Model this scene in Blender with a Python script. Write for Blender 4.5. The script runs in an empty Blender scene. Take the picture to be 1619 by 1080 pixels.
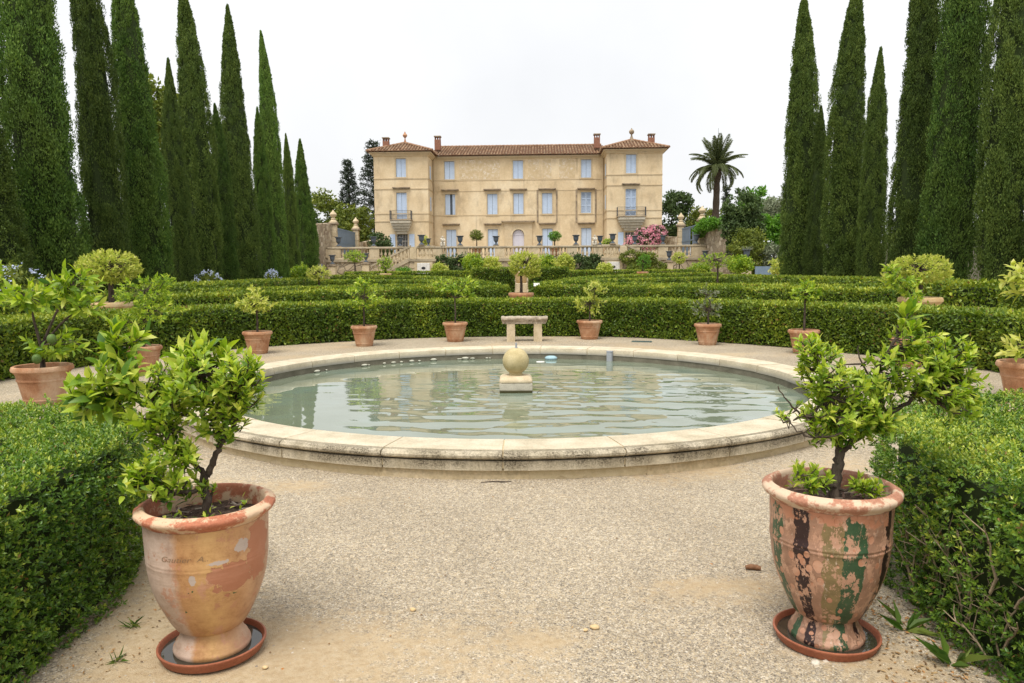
import bpy, bmesh, math, random
import numpy as np
from mathutils import Vector, Matrix

# ---------------------------------------------------------------- camera, sky, sun, exposure
SC = bpy.context.scene
COL = SC.collection
cam = bpy.data.objects.new('camera', bpy.data.cameras.new('camera'))
COL.objects.link(cam)
cam.data.sensor_width = 36.0
cam.data.lens = 36.0 * 1180 / 1619
cam.data.clip_start = 0.05
cam.data.clip_end = 2000
cam.location = (0, 0, 1.5)
cam.rotation_mode = 'XYZ'
cam.matrix_world = Matrix.Translation((0, 0, 1.5)) @ Matrix.Rotation(math.radians(90 - 5.34), 4, 'X') @ Matrix.Rotation(-0.0070, 4, 'Z')
SC.camera = cam

W = bpy.data.worlds.new('World')
SC.world = W
W.use_nodes = True
wn, wl = W.node_tree.nodes, W.node_tree.links
sky = wn.new('ShaderNodeTexSky')
sky.sky_type = 'NISHITA'
sky.sun_disc = False
sky.sun_elevation = math.radians(66)
sky.sun_rotation = math.radians(200)
sky.dust_density = 6.0
mixw = wn.new('ShaderNodeMix'); mixw.data_type = 'RGBA'
mixw.inputs[0].default_value = 0.90            # closed white cloud cover over the clear sky
wl.new(sky.outputs[0], mixw.inputs[6])
cl = wn.new('ShaderNodeTexNoise'); cl.inputs['Scale'].default_value = 2.2; cl.inputs['Detail'].default_value = 5
wtc = wn.new('ShaderNodeTexCoord'); wl.new(wtc.outputs['Generated'], cl.inputs['Vector'])
clr = wn.new('ShaderNodeValToRGB'); clr.color_ramp.elements[0].position = 0.3; clr.color_ramp.elements[1].position = 0.7
clr.color_ramp.elements[0].color = (5.6, 5.64, 5.72, 1); clr.color_ramp.elements[1].color = (6.8, 6.82, 6.85, 1)   # soft, nearly even overcast
wl.new(cl.outputs['Fac'], clr.inputs[0]); wl.new(clr.outputs[0], mixw.inputs[7])
bgn = [n for n in wn if n.type == 'BACKGROUND'][0]
bgn.inputs[1].default_value = 0.10
wl.new(mixw.outputs[2], bgn.inputs[0])

sun = bpy.data.objects.new('sun', bpy.data.lights.new('sun', 'SUN'))
COL.objects.link(sun)
sun.data.energy = 2.0
sun.data.angle = math.radians(30)
sun.data.color = (1.0, 0.95, 0.87)
_el, _az = math.radians(66), math.radians(200)   # light from behind the camera, left, high up
_d = Vector((math.sin(_az) * math.cos(_el), math.cos(_az) * math.cos(_el), math.sin(_el)))
sun.rotation_euler = _d.to_track_quat('Z', 'Y').to_euler()
sun.location = (0, -10, 30)

SC.view_settings.view_transform = 'Standard'
SC.view_settings.look = 'None'
SC.view_settings.gamma = 1.0
SC.view_settings.exposure = 0.80
SC.view_settings.use_curve_mapping = False
SC.cycles.max_bounces = 6
SC.cycles.transparent_max_bounces = 4

# ---------------------------------------------------------------- helpers
rng = np.random.default_rng(7)
random.seed(7)


def link(o, parent=None):
    COL.objects.link(o)
    if parent is not None:
        o.parent = parent
    return o


def tag(o, label=None, cat=None, group=None, kind=None):
    if label: o['label'] = label
    if cat: o['category'] = cat
    if group: o['group'] = group
    if kind: o['kind'] = kind
    return o


def empty(name, loc=(0, 0, 0), rz=0.0, label=None, cat=None, group=None):
    o = bpy.data.objects.new(name, None)
    o.empty_display_size = 0.1
    o.location = loc
    o.rotation_euler = (0, 0, rz)
    link(o)
    return tag(o, label, cat, group)


def npmesh(name, V, F, mats, smooth=False, rnd=None, midx=None):
    """V (n,3), F list of arrays (m,3)/(m,4) -> mesh"""
    me = bpy.data.meshes.new(name)
    V = np.ascontiguousarray(V, dtype=np.float32)
    if not isinstance(F, (list, tuple)):
        F = [F]
    F = [np.asarray(f, dtype=np.int32) for f in F if len(f)]
    loops = np.concatenate([f.ravel() for f in F])
    counts = np.concatenate([np.full(len(f), f.shape[1], dtype=np.int32) for f in F])
    starts = np.concatenate([[0], np.cumsum(counts)[:-1]]).astype(np.int32)
    me.vertices.add(len(V)); me.vertices.foreach_set('co', V.ravel())
    me.loops.add(len(loops)); me.loops.foreach_set('vertex_index', loops)
    me.polygons.add(len(counts))
    me.polygons.foreach_set('loop_start', starts)
    me.polygons.foreach_set('loop_total', counts)
    if midx is not None:
        me.polygons.foreach_set('material_index', np.asarray(midx, dtype=np.int32))
    me.polygons.foreach_set('use_smooth', np.full(len(counts), smooth, dtype=bool))
    if rnd is not None:
        a = me.attributes.new('rnd', 'FLOAT', 'POINT')
        a.data.foreach_set('value', np.ascontiguousarray(rnd, dtype=np.float32))
    for m in (mats if isinstance(mats, (list, tuple)) else [mats]):
        me.materials.append(m)
    me.update(calc_edges=True)
    return me


def obj(name, me, parent=None, loc=None, rot=None, scale=None):
    o = bpy.data.objects.new(name, me)
    link(o, parent)
    if loc is not None: o.location = loc
    if rot is not None: o.rotation_euler = rot
    if scale is not None: o.scale = (scale,) * 3 if np.isscalar(scale) else scale
    return o


class MB:
    """collects simple shapes and links them as ONE mesh"""
    def __init__(s):
        s.v, s.f = [], []

    def add(s, V, F):
        n = len(s.v)
        s.v += [tuple(p) for p in V]
        s.f += [tuple(i + n for i in f) for f in F]
        return s

    def box(s, x0, x1, y0, y1, z0, z1, b=0.0):
        if b <= 0:
            V = [(x, y, z) for z in (z0, z1) for y in (y0, y1) for x in (x0, x1)]
            return s.add(V, [(0, 2, 3, 1), (4, 5, 7, 6), (0, 1, 5, 4), (2, 6, 7, 3), (0, 4, 6, 2), (1, 3, 7, 5)])
        bm = bmesh.new()
        bmesh.ops.create_cube(bm, size=1)
        for v in bm.verts:
            v.co = ((x0 + x1) / 2 + v.co.x * (x1 - x0), (y0 + y1) / 2 + v.co.y * (y1 - y0), (z0 + z1) / 2 + v.co.z * (z1 - z0))
        bmesh.ops.bevel(bm, geom=bm.edges[:], offset=b, segments=1, affect='EDGES')
        bm.verts.index_update()
        s.add([v.co[:] for v in bm.verts], [[v.index for v in f.verts] for f in bm.faces])
        bm.free()
        return s

    def lathe(s, prof, n=24, c=(0, 0), a0=0.0, a1=2 * math.pi, caps=True):
        full = abs(a1 - a0 - 2 * math.pi) < 1e-6
        m = n if full else n + 1
        V = []
        for i in range(m):
            a = a0 + (a1 - a0) * i / n
            for r, z in prof:
                V.append((c[0] + r * math.cos(a), c[1] + r * math.sin(a), z))
        k = len(prof); F = []
        for i in range(n):
            j = (i + 1) % m
            for q in range(k - 1):
                F.append((i * k + q, j * k + q, j * k + q + 1, i * k + q + 1))
        if caps and full:
            if prof[0][0] > 1e-6: F.append([i * k for i in range(m)][::-1])
            if prof[-1][0] > 1e-6: F.append([i * k + k - 1 for i in range(m)])
        return s.add(V, F)

    def tube(s, pts, rad, n=6, cap=True):
        pts = [Vector(p) for p in pts]
        if np.isscalar(rad): rad = [rad] * len(pts)
        V = []
        for i, p in enumerate(pts):
            t = (pts[min(i + 1, len(pts) - 1)] - pts[max(i - 1, 0)])
            if t.length < 1e-9: t = Vector((0, 0, 1))
            t.normalize()
            a = t.cross(Vector((0.31, 0.9, 0.21)))
            if a.length < 0.1: a = t.cross(Vector((1, 0, 0)))
            a.normalize(); b = t.cross(a)
            for q in range(n):
                w = 2 * math.pi * q / n
                V.append(p + (a * math.cos(w) + b * math.sin(w)) * rad[i])
        F = []
        for i in range(len(pts) - 1):
            for q in range(n):
                r = (q + 1) % n
                F.append((i * n + q, i * n + r, (i + 1) * n + r, (i + 1) * n + q))
        if cap:
            F.append(list(range(n))[::-1]); F.append([(len(pts) - 1) * n + q for q in range(n)])
        return s.add(V, F)

    def prism(s, poly, y0, y1):
        """polygon in x,z extruded along y"""
        n = len(poly)
        V = [(x, y0, z) for x, z in poly] + [(x, y1, z) for x, z in poly]
        F = [list(range(n)), list(range(2 * n - 1, n - 1, -1))] + [(i, i + n, (i + 1) % n + n, (i + 1) % n) for i in range(n)]
        return s.add(V, F)

    def mesh(s, name, mat, smooth=False, auto=None):
        me = bpy.data.meshes.new(name)
        me.from_pydata(s.v, [], s.f)
        for m in (mat if isinstance(mat, (list, tuple)) else [mat]):
            me.materials.append(m)
        bm = bmesh.new(); bm.from_mesh(me)
        bmesh.ops.recalc_face_normals(bm, faces=bm.faces[:])
        if smooth:
            lim = math.radians(auto or 40)
            for f in bm.faces: f.smooth = True
            for e in bm.edges:
                if len(e.link_faces) == 2 and e.calc_face_angle(0) > lim:
                    e.smooth = False
        bm.to_mesh(me); bm.free()
        return me

    def build(s, name, mat, parent=None, smooth=False, loc=None, rot=None, auto=None):
        return obj(name, s.mesh(name, mat, smooth, auto), parent, loc, rot)


def vnoise(P, scale, seed=0):
    """cheap smooth value noise for numpy points (n,k<=3), result 0..1"""
    P = np.asarray(P, dtype=np.float64) * scale
    if P.shape[1] == 2:
        P = np.concatenate([P, np.zeros((len(P), 1))], 1)
    i = np.floor(P).astype(np.int64); f = P - i; f = f * f * (3 - 2 * f)
    out = np.zeros(len(P))
    for dx in (0, 1):
        for dy in (0, 1):
            for dz in (0, 1):
                h = ((i[:, 0] + dx) * 374761393 + (i[:, 1] + dy) * 668265263 + (i[:, 2] + dz) * 2147483647 + seed * 144665) & 0x7fffffff
                h = ((h ^ (h >> 13)) * 1274126177) & 0x7fffffff
                v = ((h ^ (h >> 16)) & 0xffff) / 65535.0
                w = (f[:, 0] if dx else 1 - f[:, 0]) * (f[:, 1] if dy else 1 - f[:, 1]) * (f[:, 2] if dz else 1 - f[:, 2])
                out += v * w
    return out


def unit(A):
    return A / np.maximum(np.linalg.norm(A, axis=1, keepdims=True), 1e-9)


def leaf_arrays(P, D, N, L, Wd, fold=0.15, bend=0.0):
    """rhombic leaves folded on the midrib. P base, D direction, N leaf normal."""
    n = len(P)
    D = unit(D); S = unit(np.cross(D, N)); N = np.cross(S, D)
    L = np.broadcast_to(L, n)[:, None]; Wd = np.broadcast_to(Wd, n)[:, None]
    tip = P + D * L - N * L * bend
    mid = P + D * L * 0.42
    a = mid + S * Wd * 0.5 + N * Wd * fold
    b = mid - S * Wd * 0.5 + N * Wd * fold
    V = np.stack([P, a, tip, b], 1).reshape(-1, 3)
    k = np.arange(n)[:, None] * 4
    F = np.concatenate([k + [0, 1, 2], k + [0, 2, 3]], 1).reshape(-1, 3)
    return V, F


def leaf_mesh(name, P, D, N, L, Wd, mat, seed=0, fold=0.15, bend=0.0, rnd=None):
    V, F = leaf_arrays(P, D, N, L, Wd, fold, bend)
    if rnd is None:
        rnd = np.random.default_rng(seed + 99).random(len(P))
    return npmesh(name, V, F, mat, rnd=np.repeat(rnd, 4))


def rand_unit(r, n):
    return unit(r.normal(size=(n, 3)))


# ---------------------------------------------------------------- materials
def new_mat(name):
    m = bpy.data.materials.new(name)
    m.use_nodes = True
    nt = m.node_tree
    return m, nt.nodes, nt.links, nt.nodes['Principled BSDF']


def ramp(nodes, cols, pos=None, interp='LINEAR'):
    r = nodes.new('ShaderNodeValToRGB')
    r.color_ramp.interpolation = interp
    if pos is None:
        pos = [0.3 + 0.4 * i / max(1, len(cols) - 1) for i in range(len(cols))]
    el = r.color_ramp.elements
    while len(el) < len(cols): el.new(0.5)
    for e, p, c in zip(el, pos, cols):
        e.position = p
        e.color = (c[0], c[1], c[2], 1)
    return r


def coords(nodes, links, per_object=True, stretch=(1, 1, 1)):
    tc = nodes.new('ShaderNodeTexCoord')
    mp = nodes.new('ShaderNodeMapping')
    mp.inputs['Scale'].default_value = stretch
    links.new(tc.outputs['Object'], mp.inputs['Vector'])
    if per_object:
        oi = nodes.new('ShaderNodeObjectInfo')
        mu = nodes.new('ShaderNodeMath'); mu.operation = 'MULTIPLY'; mu.inputs[1].default_value = 57.0
        links.new(oi.outputs['Random'], mu.inputs[0])
        links.new(mu.outputs[0], mp.inputs['Location'])
    return mp.outputs[0]


def noise(nodes, links, vec, scale, detail=6, rough=0.6):
    n = nodes.new('ShaderNodeTexNoise')
    n.inputs['Scale'].default_value = scale
    n.inputs['Detail'].default_value = detail
    n.inputs['Roughness'].default_value = rough
    links.new(vec, n.inputs['Vector'])
    return n.outputs['Fac']


def mixc(nodes, links, fac, a, b, mode='MIX'):
    m = nodes.new('ShaderNodeMix'); m.data_type = 'RGBA'; m.blend_type = mode
    for s, v in ((0, fac), (6, a), (7, b)):
        if isinstance(v, (int, float)): m.inputs[s].default_value = v
        elif isinstance(v, tuple): m.inputs[s].default_value = (v[0], v[1], v[2], 1)
        else: links.new(v, m.inputs[s])
    return m.outputs[2]


def stone(name, cols, scale=4, rough=0.85, bump=0.3, bscale=40, stain=None, stain_scale=1.5, stain_amt=(0.5, 0.68), stretch=(1, 1, 1), spec=0.25, per_object=True, stain_stretch=(1, 1, 1), fine_amt=(0.78, 1.12)):
    m, n, l, b = new_mat(name)
    v = coords(n, l, per_object, stretch)
    r = ramp(n, cols)
    l.new(noise(n, l, v, scale), r.inputs[0])
    c = r.outputs[0]
    fine = ramp(n, [(fine_amt[0],) * 3, (fine_amt[1],) * 3], [0.3, 0.7])
    l.new(noise(n, l, v, scale * 14, 4), fine.inputs[0])
    c = mixc(n, l, 1.0, c, fine.outputs[0], 'MULTIPLY')
    if stain:
        v2 = coords(n, l, per_object, stain_stretch)
        sr = ramp(n, [(0, 0, 0), (1, 1, 1)], list(stain_amt))
        l.new(noise(n, l, v2, stain_scale, 8, 0.7), sr.inputs[0])
        c = mixc(n, l, sr.outputs[0], c, stain)
    l.new(c, b.inputs['Base Color'])
    b.inputs['Roughness'].default_value = rough
    b.inputs['Specular IOR Level'].default_value = spec
    if bump:
        bp = n.new('ShaderNodeBump'); bp.inputs['Strength'].default_value = bump; bp.inputs['Distance'].default_value = 0.02
        l.new(noise(n, l, v, bscale, 5), bp.inputs['Height'])
        l.new(bp.outputs[0], b.inputs['Normal'])
    return m


def add_streaks(m, col, scale, amt, stretch=(1, 1, 0.06), pos=(0.56, 0.74)):
    """run-off marks drawn downward by years of rain"""
    n, l = m.node_tree.nodes, m.node_tree.links; b = n['Principled BSDF']; base = b.inputs['Base Color'].links[0].from_socket
    v = coords(n, l, False, stretch); r = ramp(n, [(0, 0, 0), (amt, amt, amt)], list(pos)); l.new(noise(n, l, v, scale, 6, 0.65), r.inputs[0])
    v2 = coords(n, l, False); r2 = ramp(n, [(0, 0, 0), (1, 1, 1)], [0.42, 0.62]); l.new(noise(n, l, v2, 0.45, 4), r2.inputs[0])
    f = mixc(n, l, 1.0, r.outputs[0], r2.outputs[0], 'MULTIPLY')
    l.new(mixc(n, l, f, base, col), b.inputs['Base Color'])


def leafmat(name, cols, rough=0.45, trans=0.3, spec=0.35, by_object=False, patch=0.0, pscale=0.7, patchcol=None, objvar=0.0, dry=None):
    """foliage: colour drawn per leaf, light passing through the blade"""
    m, n, l, b = new_mat(name)
    pos = [i / (len(cols) - 1) for i in range(len(cols))]
    if dry: cols, pos = [dry] + cols, [0.0, 0.02] + pos[1:]
    r = ramp(n, cols, pos)
    if by_object:
        a = n.new('ShaderNodeObjectInfo'); src = a.outputs['Random']
    else:
        a = n.new('ShaderNodeAttribute'); a.attribute_name = 'rnd'; src = a.outputs['Fac']
    l.new(src, r.inputs[0])
    c = r.outputs[0]
    if patch:
        v = coords(n, l)
        pr = ramp(n, [(0, 0, 0), (1, 1, 1)], [0.42, 0.66])
        l.new(noise(n, l, v, pscale, 4), pr.inputs[0])
        mu = n.new('ShaderNodeMath'); mu.operation = 'MULTIPLY'; mu.inputs[1].default_value = patch
        l.new(pr.outputs[0], mu.inputs[0])
        c = mixc(n, l, mu.outputs[0], c, patchcol or cols[-1])
    if objvar:   # every tree has its own tone
        oi = n.new('ShaderNodeObjectInfo')
        vr = ramp(n, [(1 - objvar, 1 - objvar, 1 - objvar * 1.1), (1 + objvar, 1 + objvar * 0.85, 1 + objvar * 0.5)], [0, 1]); l.new(oi.outputs['Random'], vr.inputs[0])
        c = mixc(n, l, 1.0, c, vr.outputs[0], 'MULTIPLY')
    l.new(c, b.inputs['Base Color'])
    b.inputs['Roughness'].default_value = rough
    b.inputs['Specular IOR Level'].default_value = spec
    if trans:
        t = n.new('ShaderNodeBsdfTranslucent')
        hs = n.new('ShaderNodeHueSaturation'); hs.inputs['Value'].default_value = 1.5; hs.inputs['Saturation'].default_value = 1.1
        l.new(c, hs.inputs['Color']); l.new(hs.outputs[0], t.inputs['Color'])
        mx = n.new('ShaderNodeMixShader'); mx.inputs[0].default_value = trans
        out = [x for x in n if x.type == 'OUTPUT_MATERIAL'][0]
        l.new(b.outputs[0], mx.inputs[1]); l.new(t.outputs[0], mx.inputs[2]); l.new(mx.outputs[0], out.inputs['Surface'])
    return m


MAT = {}
MAT['hedge'] = leafmat('box_leaf', [(0.046, 0.092, 0.010), (0.095, 0.165, 0.016), (0.185, 0.26, 0.024), (0.42, 0.46, 0.05)], rough=0.42, trans=0.18, patch=0.3, pscale=0.9, patchcol=(0.15, 0.20, 0.022), dry=(0.20, 0.12, 0.04))
MAT['hedge_near'] = leafmat('box_leaf_glossy', [(0.035, 0.092, 0.012), (0.085, 0.185, 0.020), (0.195, 0.31, 0.032), (0.46, 0.51, 0.07)], rough=0.36, trans=0.18, spec=0.45, patch=0.35, pscale=1.8, patchcol=(0.17, 0.27, 0.03), dry=(0.24, 0.14, 0.045))
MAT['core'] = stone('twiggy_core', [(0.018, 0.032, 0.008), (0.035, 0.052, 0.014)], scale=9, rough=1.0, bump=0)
MAT['cypress'] = leafmat('cypress_spray', [(0.038, 0.085, 0.018), (0.082, 0.165, 0.032), (0.14, 0.245, 0.046), (0.23, 0.35, 0.07)], rough=0.6, trans=0.15, spec=0.2, patch=0.35, pscale=0.5, patchcol=(0.14, 0.18, 0.042), objvar=0.32)
MAT['cypress_b'] = leafmat('cypress_spray_olive', [(0.044, 0.078, 0.017), (0.092, 0.148, 0.030), (0.145, 0.21, 0.044), (0.22, 0.29, 0.065)], rough=0.6, trans=0.15, spec=0.2, patch=0.35, pscale=0.5, patchcol=(0.08, 0.14, 0.035), objvar=0.32)
MAT['citrus'] = leafmat('citrus_leaf', [(0.06, 0.14, 0.016), (0.19, 0.31, 0.03), (0.37, 0.48, 0.05), (0.62, 0.65, 0.13)], rough=0.38, trans=0.35, spec=0.4)
MAT['citrus_y'] = leafmat('citrus_leaf_variegated', [(0.22, 0.30, 0.04), (0.37, 0.44, 0.07), (0.53, 0.55, 0.13), (0.64, 0.62, 0.22)], rough=0.4, trans=0.35, spec=0.35)
MAT['citrus_o'] = leafmat('citrus_leaf_near', [(0.05, 0.13, 0.016), (0.18, 0.30, 0.03), (0.36, 0.47, 0.05), (0.62, 0.65, 0.14)], rough=0.36, trans=0.35, spec=0.4, by_object=True)
MAT['tree_a'] = leafmat('broadleaf', [(0.06, 0.09, 0.014), (0.12, 0.16, 0.022), (0.19, 0.23, 0.032), (0.27, 0.29, 0.05)], rough=0.6, trans=0.25)
MAT['tree_b'] = leafmat('dark_broadleaf', [(0.03, 0.055, 0.016), (0.055, 0.095, 0.026), (0.085, 0.135, 0.038), (0.13, 0.18, 0.05)], rough=0.6, trans=0.2)
MAT['tree_c'] = leafmat('grey_olive_leaf', [(0.10, 0.13, 0.07), (0.16, 0.19, 0.11), (0.23, 0.26, 0.16), (0.31, 0.33, 0.23)], rough=0.6, trans=0.2)
MAT['tree_d'] = leafmat('bright_vine_leaf', [(0.05, 0.14, 0.015), (0.09, 0.22, 0.02), (0.14, 0.30, 0.03), (0.2, 0.36, 0.05)], rough=0.5, trans=0.3)
MAT['conifer'] = leafmat('conifer_needle', [(0.022, 0.036, 0.022), (0.04, 0.06, 0.034), (0.065, 0.09, 0.05)], rough=0.7, trans=0.08)
MAT['palm'] = leafmat('palm_leaflet', [(0.06, 0.08, 0.03), (0.12, 0.15, 0.055), (0.18, 0.21, 0.085)], rough=0.5, trans=0.15)
MAT['pink'] = leafmat('pink_petal', [(0.62, 0.22, 0.32), (0.72, 0.36, 0.43), (0.80, 0.52, 0.56)], rough=0.6, trans=0.3)
MAT['blueflower'] = leafmat('pale_blue_petal', [(0.45, 0.52, 0.75), (0.6, 0.66, 0.85), (0.75, 0.8, 0.92)], rough=0.6, trans=0.3)
MAT['bark'] = stone('bark', [(0.03, 0.022, 0.017), (0.08, 0.06, 0.045), (0.14, 0.11, 0.085)], scale=30, rough=0.9, bump=0.6, bscale=60, stretch=(1, 1, 0.3))
MAT['barkpale'] = stone('pale_bark', [(0.2, 0.15, 0.10), (0.33, 0.26, 0.17), (0.42, 0.34, 0.22)], scale=30, rough=0.9, bump=0.5, bscale=60)
MAT['soil'] = stone('soil_mulch', [(0.035, 0.022, 0.014), (0.10, 0.065, 0.045), (0.22, 0.16, 0.12)], scale=60, rough=1, bump=1.0, bscale=90)
MAT['terra'] = stone('terracotta', [(0.33, 0.15, 0.075), (0.44, 0.23, 0.125), (0.55, 0.34, 0.21)], scale=5, rough=0.85, bump=0.15, bscale=60, stain=(0.60, 0.45, 0.31), stain_scale=3.2, stain_amt=(0.50, 0.75), stain_stretch=(1, 1, 0.5))
MAT['terra_y'] = stone('yellow_clay', [(0.50, 0.33, 0.15), (0.58, 0.42, 0.22), (0.66, 0.52, 0.31)], scale=5, rough=0.85, bump=0.15, bscale=60)
MAT['saucer'] = stone('red_clay', [(0.26, 0.085, 0.045), (0.36, 0.13, 0.07)], scale=8, rough=0.55, bump=0.05)
MAT['wet'] = new_mat('still_water')[0]
_b = MAT['wet'].node_tree.nodes['Principled BSDF']; _b.inputs['Base Color'].default_value = (0.04, 0.035, 0.025, 1); _b.inputs['Roughness'].default_value = 0.03
MAT['limestone'] = stone('pool_limestone', [(0.46, 0.395, 0.275), (0.57, 0.50, 0.365), (0.66, 0.585, 0.45)], scale=5, rough=0.85, bump=0.35, bscale=70)
MAT['ball'] = stone('golden_stone', [(0.42, 0.34, 0.17), (0.53, 0.44, 0.24), (0.60, 0.51, 0.30)], scale=7, rough=0.9, bump=0.4, bscale=120)
MAT['greystone'] = stone('greyed_stone', [(0.40, 0.37, 0.30), (0.52, 0.48, 0.39), (0.60, 0.55, 0.45)], scale=6, rough=0.9, bump=0.35, bscale=60, stain=(0.12, 0.11, 0.08), stain_scale=5, stain_amt=(0.55, 0.75))
MAT['benchstone'] = stone('weathered_bench_stone', [(0.30, 0.25, 0.19), (0.46, 0.39, 0.30), (0.60, 0.52, 0.42)], scale=7, rough=0.9, bump=0.6, bscale=40, stain=(0.10, 0.085, 0.06), stain_scale=6, stain_amt=(0.5, 0.72))
MAT['benchleg'] = stone('bench_leg_stone', [(0.47, 0.38, 0.24), (0.58, 0.48, 0.32), (0.66, 0.56, 0.40)], scale=7, rough=0.9, bump=0.3, bscale=50)
MAT['mortar'] = stone('mortar', [(0.52, 0.42, 0.25), (0.62, 0.52, 0.34)], scale=20, bump=0.2)
MAT['render'] = stone('ochre_render', [(0.54, 0.42, 0.26), (0.645, 0.52, 0.34), (0.715, 0.605, 0.425)], scale=0.5, rough=0.92, bump=0.1, bscale=6, stain=(0.33, 0.26, 0.175), stain_scale=0.9, stain_amt=(0.52, 0.80), stain_stretch=(1, 1, 0.45), per_object=False, fine_amt=(0.92, 1.05))
MAT['trim'] = stone('ochre_trim', [(0.52, 0.41, 0.26), (0.62, 0.51, 0.345)], scale=2, rough=0.9, bump=0.15, stain=(0.26, 0.21, 0.15), stain_scale=2, stain_amt=(0.55, 0.8))
MAT['ledge'] = stone('lichened_ledge', [(0.16, 0.13, 0.095), (0.30, 0.24, 0.17), (0.42, 0.33, 0.22)], scale=3, rough=0.95, bump=0.3)
MAT['shutter'] = stone('pale_blue_paint', [(0.45, 0.56, 0.73), (0.53, 0.635, 0.80)], scale=2, rough=0.6, bump=0.05)
MAT['lilac'] = stone('lilac_paint', [(0.55, 0.54, 0.62), (0.62, 0.61, 0.69)], scale=2, rough=0.6, bump=0.05)
MAT['dark'] = stone('dark_void', [(0.015, 0.015, 0.018), (0.03, 0.03, 0.035)], scale=2, rough=0.5, bump=0)
MAT['iron'] = stone('dark_iron', [(0.06, 0.065, 0.07), (0.10, 0.105, 0.115)], scale=8, rough=0.6, bump=0.05)
MAT['tile'] = leafmat('roof_tile', [(0.20, 0.12, 0.07), (0.30, 0.19, 0.115), (0.40, 0.275, 0.175), (0.22, 0.165, 0.115)], rough=0.9, trans=0, spec=0.15, patch=0.4, pscale=0.6, patchcol=(0.16, 0.11, 0.075))
MAT['hip'] = stone('hip_tile', [(0.20, 0.11, 0.065), (0.32, 0.19, 0.115), (0.40, 0.26, 0.17)], scale=3, rough=0.95, bump=0.1)
MAT['tilebase'] = stone('roof_bed', [(0.10, 0.05, 0.03), (0.17, 0.085, 0.05)], scale=3, rough=0.95, bump=0.1)
MAT['brick'] = stone('chimney_brick', [(0.22, 0.10, 0.065), (0.32, 0.16, 0.105)], scale=6, rough=0.9, bump=0.2)
MAT['bal'] = stone('balustrade_stone', [(0.46, 0.37, 0.235), (0.58, 0.48, 0.32), (0.66, 0.56, 0.40)], scale=1.5, rough=0.9, bump=0.2, bscale=15, stain=(0.15, 0.125, 0.09), stain_scale=1.4, stain_amt=(0.56, 0.78))
MAT['rail'] = stone('rail_stone', [(0.26, 0.22, 0.16), (0.40, 0.34, 0.24), (0.5, 0.42, 0.30)], scale=1.2, rough=0.9, bump=0.2, bscale=15)
MAT['bluemetal'] = stone('blue_grey_paint', [(0.14, 0.20, 0.275), (0.20, 0.27, 0.36)], scale=3, rough=0.6, bump=0.05)
MAT['blueurn'] = stone('blue_grey_urn', [(0.075, 0.095, 0.12), (0.13, 0.155, 0.185)], scale=6, rough=0.6, bump=0.1)
MAT['white'] = stone('white_paint', [(0.62, 0.61, 0.57), (0.72, 0.71, 0.68)], scale=4, rough=0.7, bump=0.05)
MAT['statue'] = stone('statue_stone', [(0.55, 0.50, 0.41), (0.70, 0.65, 0.55)], scale=6, rough=0.9, bump=0.2)
MAT['pipe'] = stone('grey_plastic', [(0.30, 0.32, 0.35), (0.38, 0.40, 0.43)], scale=5, rough=0.5, bump=0)
MAT['float'] = stone('blue_plastic', [(0.30, 0.46, 0.52), (0.38, 0.54, 0.60)], scale=5, rough=0.45, bump=0)
MAT['pebble'] = leafmat('pebble', [(0.22, 0.18, 0.14), (0.34, 0.30, 0.24), (0.44, 0.39, 0.31), (0.44, 0.34, 0.22), (0.56, 0.51, 0.43)], rough=0.9, trans=0, spec=0.2)
MAT['grass'] = leafmat('grass_blade', [(0.06, 0.13, 0.02), (0.12, 0.2, 0.03), (0.2, 0.26, 0.05)], trans=0.3)


def rubble(name, c_stone, c_mortar, scale=2.2):
    m, n, l, b = new_mat(name)
    v = coords(n, l, False)
    vo = n.new('ShaderNodeTexVoronoi'); vo.inputs['Scale'].default_value = scale
    l.new(v, vo.inputs['Vector'])
    ve = n.new('ShaderNodeTexVoronoi'); ve.feature = 'DISTANCE_TO_EDGE'; ve.inputs['Scale'].default_value = scale
    l.new(v, ve.inputs['Vector'])
    sep = n.new('ShaderNodeSeparateColor'); l.new(vo.outputs['Color'], sep.inputs[0])
    r = ramp(n, c_stone, [i / (len(c_stone) - 1) for i in range(len(c_stone))]); l.new(sep.outputs[0], r.inputs[0])
    er = ramp(n, [(0, 0, 0), (1, 1, 1)], [0.02, 0.09]); l.new(ve.outputs['Distance'], er.inputs[0])
    c = mixc(n, l, er.outputs[0], c_mortar, r.outputs[0])
    l.new(c, b.inputs['Base Color']); b.inputs['Roughness'].default_value = 0.95
    b.inputs['Specular IOR Level'].default_value = 0.15
    bp = n.new('ShaderNodeBump'); bp.inputs['Strength'].default_value = 0.7; bp.inputs['Distance'].default_value = 0.08
    l.new(er.outputs[0], bp.inputs['Height']); l.new(bp.outputs[0], b.inputs['Normal'])
    return m


MAT['rubble'] = rubble('rubble_stone', [(0.26, 0.20, 0.14), (0.42, 0.35, 0.25), (0.58, 0.50, 0.38)], (0.38, 0.31, 0.22), 2.6)
MAT['coursed'] = rubble('retaining_stone', [(0.38, 0.31, 0.21), (0.47, 0.39, 0.27), (0.54, 0.45, 0.32)], (0.30, 0.25, 0.18), 1.7)

add_streaks(MAT['render'], (0.22, 0.175, 0.125), 2.2, 0.75)
add_streaks(MAT['bal'], (0.10, 0.085, 0.06), 3.0, 0.8)
add_streaks(MAT['coursed'], (0.12, 0.10, 0.07), 2.0, 0.7)

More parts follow.
